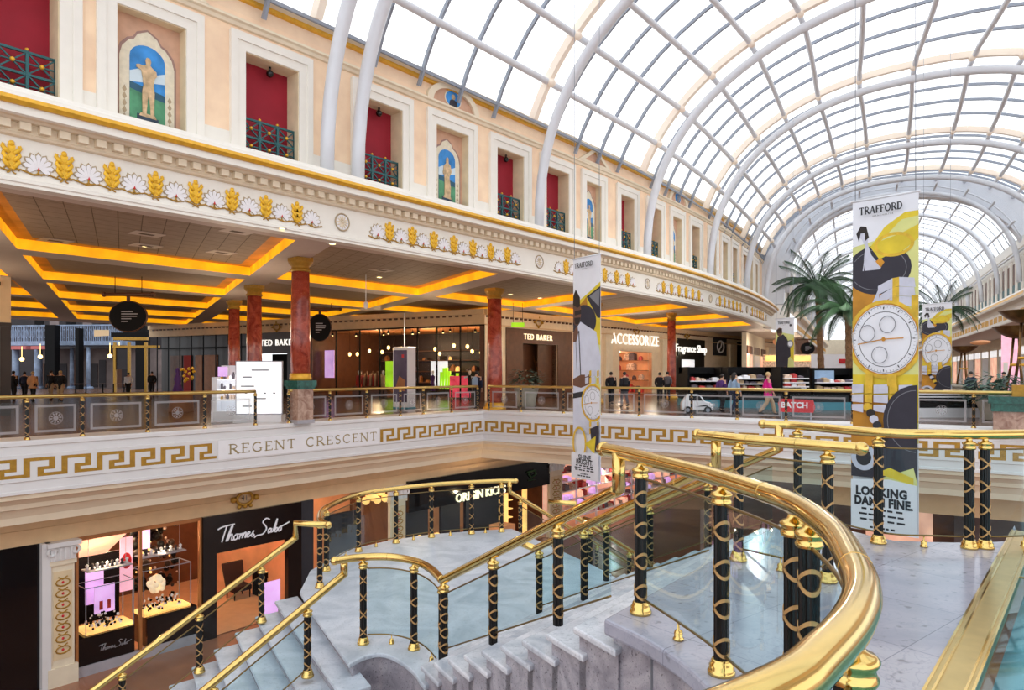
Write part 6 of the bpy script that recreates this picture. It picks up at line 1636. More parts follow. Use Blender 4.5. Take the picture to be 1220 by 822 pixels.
# white ride-on toy car
c = stand(830, 28.6); t = thing('toy_car', 'white ride-on toy car standing beyond the far balustrade', 'toy car', c); T = frame(c, Vector((1, -.15, 0)))
m = MB(); m.prism([(-.62, .14), (.62, .14), (.64, .36), (.5, .46), (.3, .5), (.12, .76), (-.38, .78), (-.56, .52), (-.63, .42)], T, -.3, .3); m.build('body', ['car_white'], t, bevel=.04)
m = MB(); m.prism([(-.33, .53), (.22, .53), (.08, .72), (-.33, .73)], T, .301, .31); m.prism([(-.33, .53), (.22, .53), (.08, .72), (-.33, .73)], T, -.31, -.301); m.build('window', ['black_gloss'], t)
for x in (-.38, .4):
    for h in (.27, -.33):
        m = MB(); m.prism([(x + .15 * math.cos(2 * PI * j / 18), .15 + .15 * math.sin(2 * PI * j / 18)) for j in range(18)], T, h, h + .08, 0); m.prism([(x + .08 * math.cos(2 * PI * j / 12), .15 + .08 * math.sin(2 * PI * j / 12)) for j in range(12)], T, h - .005, h + .085, 1); m.build('wheel', ['rubber', 'bar_grey'], t)
m = MB(); m.prism([(-.1, .28), (.45, .3), (.3, .36)], T, .302, .306); m.build('side_stripe', ['ink'], t)
# bronze bowl lamps
def torchere(label, px, Z, bowl_px, rim_w, base_z=0.0):
    c = stand(px, Z); zb = EYE + (HY - bowl_px) * Z / F; r = rim_w; t = thing('bowl_lamp', label, 'lamp', c, 'bronze bowl lamps')
    m = MB(); m.lathe([(.06, zb - .05), (r * .35, zb), (r * .75, zb + r * .22), (r, zb + r * .5), (r * 1.03, zb + r * .52), (r * .95, zb + r * .5), (r * .7, zb + r * .3), (.05, zb + r * .1)], c, 26); m.build('bowl', ['bronze'], t)
    for k in range(3):
        a = 2 * PI * k / 3 + .4; m = MB(); m.tube([c + Vector((.12 * math.cos(a), .12 * math.sin(a), zb)), c + Vector((.2 * math.cos(a), .2 * math.sin(a), (zb + .9) / 2)), c + Vector((.36 * math.cos(a), .36 * math.sin(a), .9))], [.05, .045, .06], 7); m.build('leg', ['bronze'], t)
    m = MB(); m.lathe([(.22, (zb + .9) / 2 - .05), (.25, (zb + .9) / 2), (.22, (zb + .9) / 2 + .05)], c, 16); m.build('ring', ['gold'], t)
    m = MB(); m.lathe([(.75, 0), (.75, .75), (.82, .8), (.7, .9)], c, 16); m.build('pedestal', ['pot'], t)
torchere('bronze bowl lamp at the right edge, the lower of the two bowls there', 1212, 27, 402, .82)
torchere('taller bronze bowl lamp cut by the right edge, its bowl higher than the other', 1222, 25, 384, .8)
torchere('smaller bronze bowl lamp farther away, just right of the smaller watch banner', 1148, 44, 420, .75)
m = MB(); a, b = stand(1193, 37), stand(1211, 36.4); T = frame(a, b - a); W = (b - a).length; m.box(0, W, 0, 3.9, -.4, 0, 0, T); m.box(.1, W * .45, 0.9, 2.2, 0, .02, 1, T)
tag(m.build('lit_column', ['pink_panel', 'white_paint']), 'pink lit square pier behind the bronze bowl lamps', 'pier', kind='thing')
# column pedestal of green marble at the right edge
c = EL(18.6, -.1); c = stand(1208, 20.2); a = DR
t = thing('column_pedestal', 'stone pedestal with a green marble cap standing in the far balustrade at the right edge', 'pedestal', c)
T = frame(c, a)
m = MB(); m.box(-.62, .8, .78, .98, -.65, .65, 0, T); m.box(-.55, .7, .55, .78, -.58, .58, 0, T); m.build('cap', ['green_marble'], t)
m = MB(); m.box(-.5, .6, 0, .55, -.5, .5, 0, T); m.build('block', ['pink_marble'], t)
m = MB(); m.box(-.05, .7, .98, 1.3, -.4, .4, 0, T); m.build('upper_block', ['gold_dark'], t)
# cafe tables right
for i, px in enumerate((1140, 1152, 1164, 1176)):
    c = stand(px, 38 - i); t = thing('cafe_table', '%s small cafe table from the left near the bronze bowl lamps' % ORD[i], 'table', c, 'cafe tables by the bowl lamps')
    m = MB(); m.lathe([(.45, .72), (.45, .77)], c, 14); m.build('table_top', ['beige_wall'], t); m = MB(); m.lathe([(.28, 0), (.05, .05), (.05, .72)], c, 8); m.build('pedestal', ['black'], t)
# ------------------------------------------------------------------ the narrower mall beyond the end arch
LF2 = Line((-4.93, 0), 25.7, 1); RF2 = Line((11.6, 0), 25.7, -1)
def far_facade(fn, t0, t1, nm, lab, z0=5.3):
    m = MB(); ss = srange(t0, t1, 4)
    sweep(m, fn, ss, [(-.9, 11.3), (-.4, 11.3), (-.4, 10.6), (-.6, 10.5), (-.6, 7.11), (.4, 7.11), (.5, 6.95), (.5, 6.85), (.55, 6.75), (.5, 6.6), (.1, 6.5), (0, 6.25), (0, 5.45), (.05, 5.4), (.02, z0), (-8, z0)], mis=[0, 0, 0, 0, 0, 0, 1, 1, 0, 0, 0, 0, 0, 0, 2])
    n = int((t1 - t0) / 2.0)
    for i in range(n):
        t = t0 + 2.0 * (i + .5)
        T = frame_at(fn, t, -.6, 0) if True else None
        sg = 1
        fl = (T((0, 0, 1)) - T((0, 0, 0))).dot(fn(t, 1) - fn(t, 0))
        h = .03 if fl > 0 else -.03
        m.box(-.55, .55, 7.5, 9.8, min(0, h), max(0, h), 3, T)
        for x in (-.75, .55): m.box(x, x + .2, 7.2, 10.0, min(0, h * 3), max(0, h * 3), 0, T)
        m.box(-.55, .55, 7.5, 8.2, min(0, h * 1.6), max(0, h * 1.6), 4, T)
        T = frame_at(fn, t, .0, 0)
        for k in range(4): m.box(-.8 + .4 * k, -.6 + .4 * k, 5.6, 6.05, min(0, h), max(0, h), 1, T)
    struct(m.build(nm, ['white_paint', 'gold', 'ceiling', 'brown_mid', 'teal_iron'], recalc=False), lab, 'wall')
far_facade(LF2, 70, 150, 'wall_far_left', 'cream upper wall on the left of the farther mall')
far_facade(RF2, 50, 150, 'wall_far_right', 'cream upper wall on the right of the farther mall')
m = MB()
def v2(t, u, off=0):
    a = PI * (1 - u); w = 7.6 + off * 1.2; c = LF2(t, 7.45 + w * math.copysign(abs(math.cos(a)) ** .87, math.cos(a)), 0); return Vector((c.x, c.y, 8.0 + (7.0 + off) * max(0, math.sin(a)) ** .87))
for t in range(62, 150, 8): m.tube([v2(t, j / 30) for j in range(31)], .18, 6)
for u in [j / 12 for j in range(1, 12)]: m.tube([v2(t, u, .3) for t in range(60, 150, 8)], .09, 5)
for t in range(62, 150, 2): m.tube([v2(t, .12 + .76 * j / 16, .5) for j in range(17)], .05, 4)
struct(m.build('roof_rib', ['steel_white']), 'white ribs and bars of the farther glazed vault', 'roof rib')
m = MB(); m.grid([[v2(t, .1 + .8 * j / 16, .6) for j in range(17)] for t in range(60, 150, 8)], 0, True); struct(m.build('roof_glazing', ['roof_glass'], recalc=False), 'white glass panes of the farther vault', 'roof glass')
m = MB(); wallbox(m, LF2, 68, 150, -4.4, -4, 0, 5.3, 0, 8)
for i in range(14): T = frame_at(LF2, 70 + i * 5.5, -4, 0); m.box(-1.9, 1.9, .1, 3.3, 0, .05, 1 + i % 2, T); m.box(-1.9, 1.9, 3.4, 4.1, 0, .1, 3, T)
struct(m.build('wall_far_shops', ['stone_wall', 'shop_pink', 'soft_white', 'brown_mid']), 'bright shopfronts at the far left of the farther mall', 'wall')
m = MB(); wallbox(m, RF2, 44, 150, -4.4, -4, 0, 5.3, 0, 8)
for i in range(19): T = frame_at(RF2, 46 + i * 5.5, -4, 0); m.box(-1.9, 1.9, .1, 3.3, -.05, 0, 1 + i % 2, T); m.box(-1.9, 1.9, 3.4, 4.1, -.1, 0, 3, T)
struct(m.build('wall_far_shops_right', ['stone_wall', 'shop_pink', 'soft_white', 'white_emit']), 'bright shopfronts along the right of the farther mall', 'wall')
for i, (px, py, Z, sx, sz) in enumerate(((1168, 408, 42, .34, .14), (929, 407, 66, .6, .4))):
    p = at(px, py, Z); m = MB(); m.ball(p, 1, 12, 0, sz / 1, sx, .8); tag(m.build('glow_light', ['shop_orange']), ['orange glowing ceiling light under the right upper wall', 'orange glowing light at the end of the gallery ceiling'][i], 'light')  # flattened emissive blobs put in for orange glow under the ceilings
m = MB(); T = frame(at(962, 436, 74), Vector((1, 0, 0))); m.box(-5, 8, -1.6, 1.2, -.3, 0, 0, T); m.box(-4.4, 2, .5, 1.1, 0, .1, 1, T)
tag(m.build('market_stall', ['goods_a', 'shop_glow']), 'warm lit stall with pink goods behind the tall palm trunk', 'stall')
T = frame(at(1002, 436, 60), Vector((1, 0, 0))); m = MB(); m.box(-2.5, 2.5, -1.2, 1.0, -.2, 0, 0, T); m.box(-.2, 1.4, .2, .6, 0, .05, 1, T); tag(m.build('hoarding', ['soft_white', 'red']), 'white hoarding with a small red mark right of the palm trunk', 'hoarding')
# end wall of the farther mall
m = MB(); a = LF2(149, -8); b = RF2(149, -8); T = frame(a, b - a); m.box(0, (b - a).length, 0, 8, -.3, 0, 0, T); struct(m.build('wall_end', ['stone_wall']), 'pale end wall of the farther mall', 'wall')
# wall over the junction between the two halls on the left
m = MB(); a = P(54.2, -.6); b = LF2(71, -.6); m.face([Vector((a.x, a.y, 5.3)), Vector((b.x, b.y, 5.3)), Vector((b.x, b.y, 11.3)), Vector((a.x, a.y, 11.3))]); struct(m.build('wall_junction', ['white_paint'], recalc=False), 'cream wall turning from the crescent into the farther mall', 'wall')
# ------------------------------------------------------------------ lower level shops (wall along the crescent, set back under the gallery)
LP = -5.2
def wl(px, py):
    """picture position on the lower shop wall -> (s, z)"""
    lo, hi = -14.0, 50.0
    for i in range(50):
        md = (lo + hi) / 2; q = P(md, LP)
        if q.x - ray(px) * q.y > 0: hi = md
        else: lo = md
    q = P(lo, LP); return lo, EYE + (HY - py) * q.y / F
o_ = P(0, LP); TW = frame(o_, fdir(0))
def sx(px): return wl(px, 500)[0]
ZF = -6.7
def sh(px, h):
    lo, hi = -14.0, 50.0
    for i in range(50):
        md = (lo + hi) / 2; q = P(md, LP + h)
        if q.x - ray(px) * q.y > 0: hi = md
        else: lo = md
    return lo
def bx(m, x0, x1, z0, z1, h0, h1, mi=0): m.box(x0, x1, z0, z1, h0, h1, mi, TW)
zt = -2.85                                   # top of shop openings
s1, s2, s3, s4 = sx(91), sx(238), sx(357), sx(490)
m = MB()
bx(m, -14, 26.5, zt, -2.05, -.3, 0, 0); bx(m, 26.5, 50, zt, -2.05, -.3, 0, 0)
bx(m, -14, 50, -2.5, -2.44, 0, .06, 0)
struct(m.build('wall_lower', ['beige_wall']), 'beige wall band above the lower shopfronts', 'wall')
# far left dark glazed front and its pilaster
m = MB(); bx(m, -14, sx(50), ZF, zt, -.1, 0.02, 0); tag(m.build('shopfront', ['black_gloss']), 'plain black shopfront at the lower left edge', 'shopfront')
def pilaster(px0, px1, lab, nm='pilaster'):
    a, b = sx(px0), sx(px1); t = thing(nm, lab, 'pilaster', TW(((a + b) / 2, ZF, .1)), 'lower level pilasters')
    m = MB(); bx(m, a, b, ZF, zt - .5, 0, .16, 0); bx(m, a - .08, b + .08, ZF, ZF + .5, 0, .22, 0); bx(m, a - .04, b + .04, zt - .62, zt - .5, 0, .22, 0); m.build('shaft', ['stone_wall'], t)
    m = MB(); bx(m, a + .06, b - .06, ZF + .7, zt - .8, .16, .175, 0)
    w = b - a
    m.build('panel', ['shade_cream'], t)
    m = MB()
    for i in range(9):
        z = ZF + .95 + i * .3
        if z > zt - .95: break
        m.tube([TW((a + w / 2 + .3 * w * math.cos(q), z + .1 * math.sin(q), .18)) for q in [k * PI / 5 for k in range(10)]], .02, 4, 0, closed=True)
        m.ball(TW((a + w / 2, z, .18)), .035, 6, 1); m.tube([TW((a + w * .3, z + .15, .18)), TW((a + w * .5, z + .08, .18)), TW((a + w * .7, z + .15, .18))], .018, 4)
    m.build('carved_scroll', ['gold_dark', 'red'], t)
    m = MB(); bx(m, a - .12, b + .12, zt - .12, zt, 0, .34, 0); bx(m, a - .02, b + .02, zt - .5, zt - .12, 0, .24, 0)
    for x in (a, b): m.tube([TW((x + .1 * math.cos(q), zt - .25 + .1 * math.sin(q), .25)) for q in [k * PI / 4 for k in range(8)]], .04, 6, closed=True)
    for i in range(4): bx(m, a + w * (.1 + .22 * i), a + w * (.2 + .22 * i), zt - .48, zt - .14, .24, .28, 0)
    m.build('capital', ['cool_white'], t)
pilaster(58, 86, 'carved cream pilaster with a white capital at the left of the jewellery shop')
pilaster(462, 480, 'carved cream pilaster with a white capital behind the landing rail')
pilaster(650, 664, 'carved cream pilaster at the right end of the black shoe shop fascia')
m = MB(); bx(m, sx(47), sx(58), ZF, zt, 0, .2, 0); struct(m.build('trim_40', ['cool_white']), 'white jamb beside the plain black shopfront', 'jamb')
# jewellery shop
def lower_room(x0, x1, depth, mats, lab, z1=zt):
    m = MB(); T = TW
    m.face([T((x0, ZF, -depth)), T((x1, ZF, -depth)), T((x1, z1, -depth)), T((x0, z1, -depth))], 0)
    for x in (x0, x1): m.face([T((x, ZF, -depth)), T((x, ZF, -.3)), T((x, z1, -.3)), T((x, z1, -depth))], 1)
    m.face([T((x0, ZF + .03, -depth)), T((x1, ZF + .03, -depth)), T((x1, ZF + .03, -.02)), T((x0, ZF + .03, -.02))], 2)
    m.face([T((x0, z1, -depth)), T((x1, z1, -depth)), T((x1, z1, -.02)), T((x0, z1, -.02))], 3)
    return struct(m.build('shop_interior', mats, recalc=False), lab, 'shop interior')
lower_room(s1, s3, 6.5, ['brown_mid', 'shop_orange', 'shop_floor', 'wood_warm'], 'warm jewellery shop interior on the lower level')
t = thing('shopfront', 'black jewellery shopfront with a wide lit display window', 'shopfront', TW(((s1 + s3) / 2, ZF, 0)))
dl_, dr_ = sx(256), sx(341)
zd = -4.05
m = MB(); bx(m, s2 + .05, s3, zd, zt, -.1, .12, 0); bx(m, s2 + .05, dl_, ZF, zd, -.1, .12, 0); bx(m, dr_, s3, ZF, zd, -.1, .12, 0); m.build('black_surround', ['black_gloss'], t)
m = MB(); bx(m, s1, s2, ZF, ZF + .28, -.1, .06, 0); m.build('plinth', ['plinth_grey'], t)
m = MB(); bx(m, s1, sx(160), ZF + .28, ZF + 1.05, -.9, .02, 0); bx(m, sx(175), s2 - .1, ZF + .28, ZF + 1.15, -.9, .02, 0); m.build('window_base', ['black_gloss'], t)
m = MB()
for x in (s1, sx(167), s2): bx(m, x - .035, x + .035, ZF, zt, -.06, .06, 0)
bx(m, s1, s2, zt - .1, zt, -.06, .06, 0); m.build('window_frame', ['wood_warm'], t)
m = MB(); m.face([TW((s1, ZF + .28, 0)), TW((s2, ZF + .28, 0)), TW((s2, zt, 0)), TW((s1, zt, 0))]); m.build('glass_sheet', ['pane_clear'], t, recalc=False)
def script(mb, x0, y0, k, T, h, w):
    L = [
     [(0, 1.25), (.5, 1.42), (1.6, 1.5)], [(.85, 1.45), (.75, .9), (.6, 0)],
     [(1.0, 0), (1.3, 1.2), (1.45, 1.35), (1.35, .9), (1.15, 0), (1.35, .5), (1.55, .55), (1.55, .05), (1.75, .05)],
     [(1.95, .5), (1.75, .3), (1.85, .02), (2.1, .1), (2.1, .4), (1.95, .5), (2.3, .45)],
     [(2.3, 0), (2.42, .5), (2.45, .3), (2.65, .5), (2.62, .05), (2.75, .42), (2.95, .5), (2.92, .05), (3.05, .1)],
     [(3.05, .2), (3.35, .4), (3.2, .52), (3.08, .25), (3.2, .02), (3.5, .2)],
     [(3.5, .05), (3.75, .55), (3.7, .3), (3.85, .1), (3.6, 0)],
     [(5.3, 1.35), (4.9, 1.5), (4.6, 1.2), (4.9, .85), (5.1, .5), (4.8, .05), (4.2, .0), (3.9, -.15)],
     [(5.6, .45), (5.35, .35), (5.4, .02), (5.65, .2), (5.68, .45), (5.65, .08), (5.85, .1)],
     [(5.85, .1), (6.15, 1.3), (6.1, .6), (6.0, .05), (6.2, .4), (6.35, .3), (6.25, .02), (6.1, .05)],
     [(6.65, .45), (6.45, .3), (6.55, .02), (6.78, .15), (6.72, .45), (6.65, .4), (7.6, .75)]]
    for st in L: mb.tube([T((x0 + (x + y * .18) * k, y0 + y * k, h)) for x, y in [(p.x, p.y) for p in catmull([Vector((a, b, 0)) for a, b in st], 5)]], w, 5)
m = MB(); wS = sx(342) - sx(256); script(m, sx(254), -3.72, wS / 7.6, TW, .15, .024); o = m.build('shop_sign', ['letter_silver']); tag(o, 'silver handwritten-style sign over the black jewellery shop doorway', 'sign')
m = MB(); script(m, sx(116), ZF + .58, .115, TW, .04, .010); tag(m.build('window_lettering', ['letter_grey']), 'small handwritten-style lettering below the left display case', 'sign')
a = sx(290); m = MB(); m.tube([TW((a + .28 * math.cos(q), -2.45 + .2 * math.sin(q), .1)) for q in [k * PI / 8 for k in range(16)]], .05, 6, 0, closed=True)
for dx in (-.4, .4): m.ball(TW((a + dx, -2.45, .1)), .1, 8); 
for dx in (-.2, 0, .2): m.ball(TW((a + dx, -2.7, .1)), .07, 8)
text_into(m, '41', .24, lambda q: TW((a + q[0], -2.45 + q[1], .08)), 0, .01, 1)
tag(m.build('number_cartouche', ['gold_dark', 'ink_grey']), 'gilded cartouche with the shop number 41 above the jewellery sign', 'ornament')
def case(lab, px0, px1, z0, z1, h0, h1, goods):
    a, b = sx(px0), sx(px1); t = thing('display_case', lab, 'display case', TW(((a + b) / 2, z0, (h0 + h1) / 2)))
    m = MB(); bx(m, a, b, z0, z0 + .08, h0, h1, 0); m.build('tray', ['shop_glow'], t)
    m = MB()
    for x in (a, b):
        for h in (h0, h1): m.bar(TW((x, z0, h)), TW((x, z1, h)), .02, .02)
    for z in (z1,):
        m.bar(TW((a, z, h0)), TW((b, z, h0)), .02, .02); m.bar(TW((a, z, h1)), TW((b, z, h1)), .02, .02); m.bar(TW((a, z, h0)), TW((a, z, h1)), .02, .02); m.bar(TW((b, z, h0)), TW((b, z, h1)), .02, .02)
    m.build('frame', ['bar_grey'], t)
    m = MB(); m.face([TW((a, z0, h1)), TW((b, z0, h1)), TW((b, z1, h1)), TW((a, z1, h1))]); m.build('glass_sheet', ['pane_clear'], t, recalc=False)
    m = MB(); w = b - a
    for i in range(70):
        x = a + w * random.uniform(.12, .82); z = z0 + .1 + .34 * random.random() ** 1.6; h = random.uniform(h0 + .1, h1 - .08); m.ball(TW((x, z, h)), random.uniform(.025, .05), 6, i % 2)
    m.build('jewellery', ['black', 'soft_white'], t)
    if goods == 'card':
        m = MB(); bx(m, a + w * .35, a + w * .78, z0 + .35, z0 + 1.15, h0 + .1, h0 + .14, 0); bx(m, a + w * .45, a + w * .52, z0 + .45, z0 + .7, h0 + .14, h0 + .16, 1); bx(m, a + w * .62, a + w * .69, z0 + .45, z0 + .7, h0 + .14, h0 + .16, 1); m.build('picture_card', ['lilac', 'cloth_red'], t)
    else:
        m = MB(); c = TW((a + w * .38, z0 + .8, (h0 + h1) / 2))
        for i in range(40): v = Vector((random.gauss(0, 1), random.gauss(0, 1), random.gauss(0, 1))).normalized(); m.ball(c + v * .2, .09, 6)
        m.build('white_flower', ['flower'], t)
    return t
case('glass display case with black and white beads and a lilac card', 104, 161, ZF + 1.05, ZF + 2.35, -.85, -.1, 'card')
case('glass display case with a big cream flower over dark jewellery', 173, 229, ZF + 1.15, ZF + 2.5, -.85, -.1, 'flower')
def hangp(name, lab, px0, px1, zb, zt_, h, mt, dot=False):
    a, b = sx(px0), sx(px1); m = MB(); bx(m, a, b, zb, zt_, h - .04, h, 0)
    if dot: c = ((a + b) / 2, (zb + zt_) / 2 + .1); m.prism([(c[0] + .14 * math.cos(2 * PI * j / 16), c[1] + .24 * math.sin(2 * PI * j / 16)) for j in range(16)], TW, h, h + .01, 1)
    o = m.build(name, [mt, 'red']); tag(o, lab, 'poster'); return o
hangp('hanging_poster', 'tall lilac poster hanging behind the left display case', 120, 142, ZF + 1.6, -4.15, -1.1, 'lilac')
hangp('hanging_poster', 'pink poster with a red spot hanging between the two display cases', 157, 172, -4.85, -3.25, -.8, 'pink_panel', True)
hangp('hanging_poster', 'small lilac poster high in the jewellery shop window', 190, 200, -3.8, -2.95, -1.2, 'lilac')
for i, (px0, px1, z) in enumerate(((108, 162, ZF + 2.75), (173, 226, ZF + 2.85))):
    a, b = sx(px0), sx(px1); t = thing('glass_shelf', ['glass shelf of small trinkets above the left display case', 'glass shelf of small trinkets above the right display case'][i], 'shelf', TW(((a + b) / 2, z, -.5)))
    m = MB(); bx(m, a, b, z, z + .03, -.7, -.2, 0); m.build('shelf_board', ['bar_grey'], t)
    m = MB()
    for k in range(9): x = a + (b - a) * (k + .5) / 9; m.lathe([(.05, .03), (.03, .1), (.05, .16), (.01, .2)], TW((x, z, -.45)), 7, k % 2)
    m.build('trinkets', ['soft_white', 'ink'], t)
    m = MB()
    for x in (a + .1, b - .1): m.tube([TW((x, z, -.45)), TW((x, zt, -.45))], .008, 4)
    m.build('suspension_wires', ['bar_grey'], t)
t = thing('hanging_ornaments', 'cluster of dark jewellery with gold glints in the right half of the shop window', 'display', TW((sx(205), -4.6, -1.4)))
m = MB()
for i in range(130): m.ball(TW((sx(188) + random.random() * (sx(236) - sx(188)), random.uniform(-5.2, -3.1), random.uniform(-2.2, -1.2))), random.uniform(.05, .17) if i % 5 < 3 else random.uniform(.025, .06), 6, i % 5)
m.build('pieces', ['black', 'brown_dark', 'black', 'shop_glow', 'goods_a'], t)
m = MB(); bx(m, s1 + .1, sx(166), ZF + 1.0, zt - .9, -1.5, -1.4, 0); struct(m.build('trim_41', ['black']), 'dark back screen of the left window bay', 'screen')
m = MB(); m.hexa([TW((s1 + .1, zt - .9, -1.4)), TW((sx(150), zt - .9, -1.4)), TW((sx(165), zt, -.3)), TW((s1 + .1, zt, -.3)), TW((s1 + .1, zt - .85, -1.4)), TW((sx(150), zt - .85, -1.4)), TW((sx(165), zt + .0, -.25)), TW((s1 + .1, zt + .0, -.25))]); struct(m.build('trim_42', ['shop_pink']), 'warm lit sloping ceiling panel in the left window bay', 'ceiling panel')
# chairs and counter inside the doorway
def armchair(lab, px, h):
    x = sh(px, h); t = thing('armchair', lab, 'chair', TW((x, ZF, h)), 'dark armchairs in the jewellery shop')
    z = ZF + .03
    m = MB(); bx(m, x - .36, x + .36, z + .28, z + .48, h - .32, h + .34, 0); m.build('seat', ['velvet'], t, bevel=.04)
    m = MB(); m.hexa([TW((x - .36, z + .4, h - .3)), TW((x + .36, z + .4, h - .3)), TW((x + .36, z + .4, h - .18)), TW((x - .36, z + .4, h - .18)), TW((x - .42, z + 1.25, h - .5)), TW((x + .42, z + 1.25, h - .5)), TW((x + .42, z + 1.25, h - .38)), TW((x - .42, z + 1.25, h - .38))]); m.build('backrest', ['velvet'], t, bevel=.04)
    for dx in (-.3, .3):
        for dh in (-.26, .28): m = MB(); m.tube([TW((x + dx, z, h + dh)), TW((x + dx, z + .3, h + dh))], [.02, .03], 6); m.build('leg', ['black'], t)
armchair('dark high-backed armchair on the left inside the jewellery shop', 284, -3.0)
armchair('dark high-backed armchair on the right inside the jewellery shop', 338, -3.4)
t = thing('sales_counter', 'dark glass-topped counter with trays between the armchairs of the jewellery shop', 'counter', TW((sh(322, -2.5), ZF, -2.5)))
a, b = sh(308, -2.5), sh(346, -2.5); m = MB(); bx(m, a, b, ZF + .8, ZF + 1.0, -3.0, -2.0, 0)
for x in (a + .06, b - .06): bx(m, x - .05, x + .05, ZF + .03, ZF + .8, -2.95, -2.05, 0)
m.build('frame', ['black'], t); m = MB(); bx(m, a + .03, b - .03, ZF + 1.0, ZF + 1.02, -2.97, -2.03, 0); m.build('glass_top', ['shop_glow'], t)
m = MB()
for i in range(16): x = a + .1 + (b - a - .2) * random.random(); h = random.uniform(-2.9, -2.1); bx(m, x, x + .08, ZF + 1.02, ZF + 1.06, h, h + .06, i % 2)
m.build('trays', ['black', 'soft_white'], t)
m = MB(); bx(m, sh(306, -6.3), sh(316, -6.3), ZF + 1.0, ZF + 2.4, -6.4, -6.3, 0); bx(m, sh(308, -6.3), sh(314, -6.3), ZF + 1.1, ZF + 1.4, -6.3, -6.28, 1); tag(m.build('wall_mirror', ['black', 'soft_white']), 'dark framed panel on the back wall of the jewellery shop', 'panel')
m = MB(); T = frame(TW((sh(322, .9), ZF, .9)), fdir(5)); m.box(-.35, .35, .5, 1.6, -.02, .02, 0, T); m.box(-.03, .03, 0, .5, -.02, .02, 1, T); m.box(-.3, .3, 0, .03, -.2, .2, 1, T)
tag(m.build('floor_sign', ['lilac', 'bar_grey']), 'pale lilac free-standing sign outside the jewellery shop doorway', 'sign')
# between jewellery and shoe shop: warm window behind the landing
x0, x1 = s3, sx(462)
lower_room(s3, s4, 4, ['shop_orange', 'shop_orange', 'shop_floor', 'wood_warm'], 'warm lit shop interior behind the landing')
t = thing('shopfront', 'warm lit shopfront with a dark screen behind the left of the landing', 'shopfront', TW(((x0 + x1) / 2, ZF, 0)))
m = MB(); bx(m, x0, x0 + .5, ZF, zt, -.1, .1, 0); bx(m, sx(397), sx(432), ZF + .4, zt - .75, -.4, -.3, 0); m.build('dark_panel', ['ink'], t)
m = MB()
for i in range(4): bx(m, sx(400) + i * .35, sx(400) + i * .35 + .2, ZF + .4, ZF + 1.4 + .2 * (i % 2), -.25, -.1, 0)
m.build('lit_goods', ['shop_glow'], t)
m = MB()
for i in range(12): m.ball(TW((sx(452) + random.uniform(-.5, .5), zt - .25 + random.uniform(-.25, .2), -.2)), .16, 6)
m.build('orange_garland', ['shop_glow'], t)
# shoe shop
f0, f1 = sx(484), sx(650)
lower_room(s4, sx(650), 5, ['shop_orange', 'brown_mid', 'shop_floor', 'brown_dark'], 'shoe shop interior on the lower level')
t = thing('shopfront', 'black shoe shop front below the fascia corner', 'shopfront', TW(((f0 + f1) / 2, ZF, 0)))
m = MB(); bx(m, f0, f1, -4.0, -2.75, -.2, .16, 0); m.build('fascia', ['black_gloss'], t)
m = MB()
for a_, b_ in ((484, 512), (528, 550), (557, 596)): bx(m, sx(a_), sx(b_), ZF, -4.0, -.25, -.1, 0)
m.build('dark_glass', ['ink'], t)
m = MB(); bx(m, sx(603), sx(605), ZF, -4, -.2, .02, 0); bx(m, sx(625), sx(627), ZF, -4, -.2, .02, 0); m.build('lit_jamb', ['shop_glow'], t)
m = MB()
for k in range(6): bx(m, sx(606), sx(622), ZF + .4 + .42 * k, ZF + .44 + .42 * k, -1.2, -.6, 0)
m.build('shoe_shelves', ['shop_glow'], t)
m = MB(); text_into(m, 'ORIGIN KICKS', .52, lambda q: TW((sx(570) + q[0], -3.8 + q[1], q[2])), .2, .03, offset=.006, sx=1.0); tag(m.build('shop_sign', ['letter_warm'], recalc=False), 'lit cream letters on the black shoe shop fascia', 'sign')
m = MB(); a = sx(627); m.tube([TW((a - .2, -3.2, .2)), TW((a + .35, -3.15, .2)), TW((a + .5, -3.35, .2)), TW((a + .1, -3.5, .2)), TW((a - .1, -3.3, .2))], .05, 5); m.tube([TW((a - .1, -3.6, .2)), TW((a + .4, -3.62, .2))], .03, 5); tag(m.build('wall_emblem', ['leaf']), 'small green curling emblem on the black shoe shop fascia', 'sign')
t = thing('window_display', 'golden lit cluster of goods in the shoe shop window behind the landing', 'display', TW((sx(505), ZF, -.6)))
m = MB()
for i in range(40): m.ball(TW((sx(492) + random.random() * (sx(516) - sx(492)), ZF + .5 + random.random() * 1.1, random.uniform(-.05, .25))), random.uniform(.06, .16), 6)
m.build('goods', ['shop_glow'], t)
t = thing('display_bench', 'low copper-coloured display bench behind the landing rail', 'bench', TW((sx(560), ZF, .9)))
m = MB(); bx(m, sx(535), sx(585), ZF + .5, ZF + .8, .5, 1.3, 0); bx(m, sx(537), sx(541), ZF, ZF + .5, .6, 1.2, 0); bx(m, sx(579), sx(583), ZF, ZF + .5, .6, 1.2, 0); m.build('body', ['wood_warm'], t)
m = MB(); bx(m, sx(575), sx(590), ZF + .8, ZF + 1.5, .4, 1.2, 0); m.build('stack', ['shop_orange'], t)
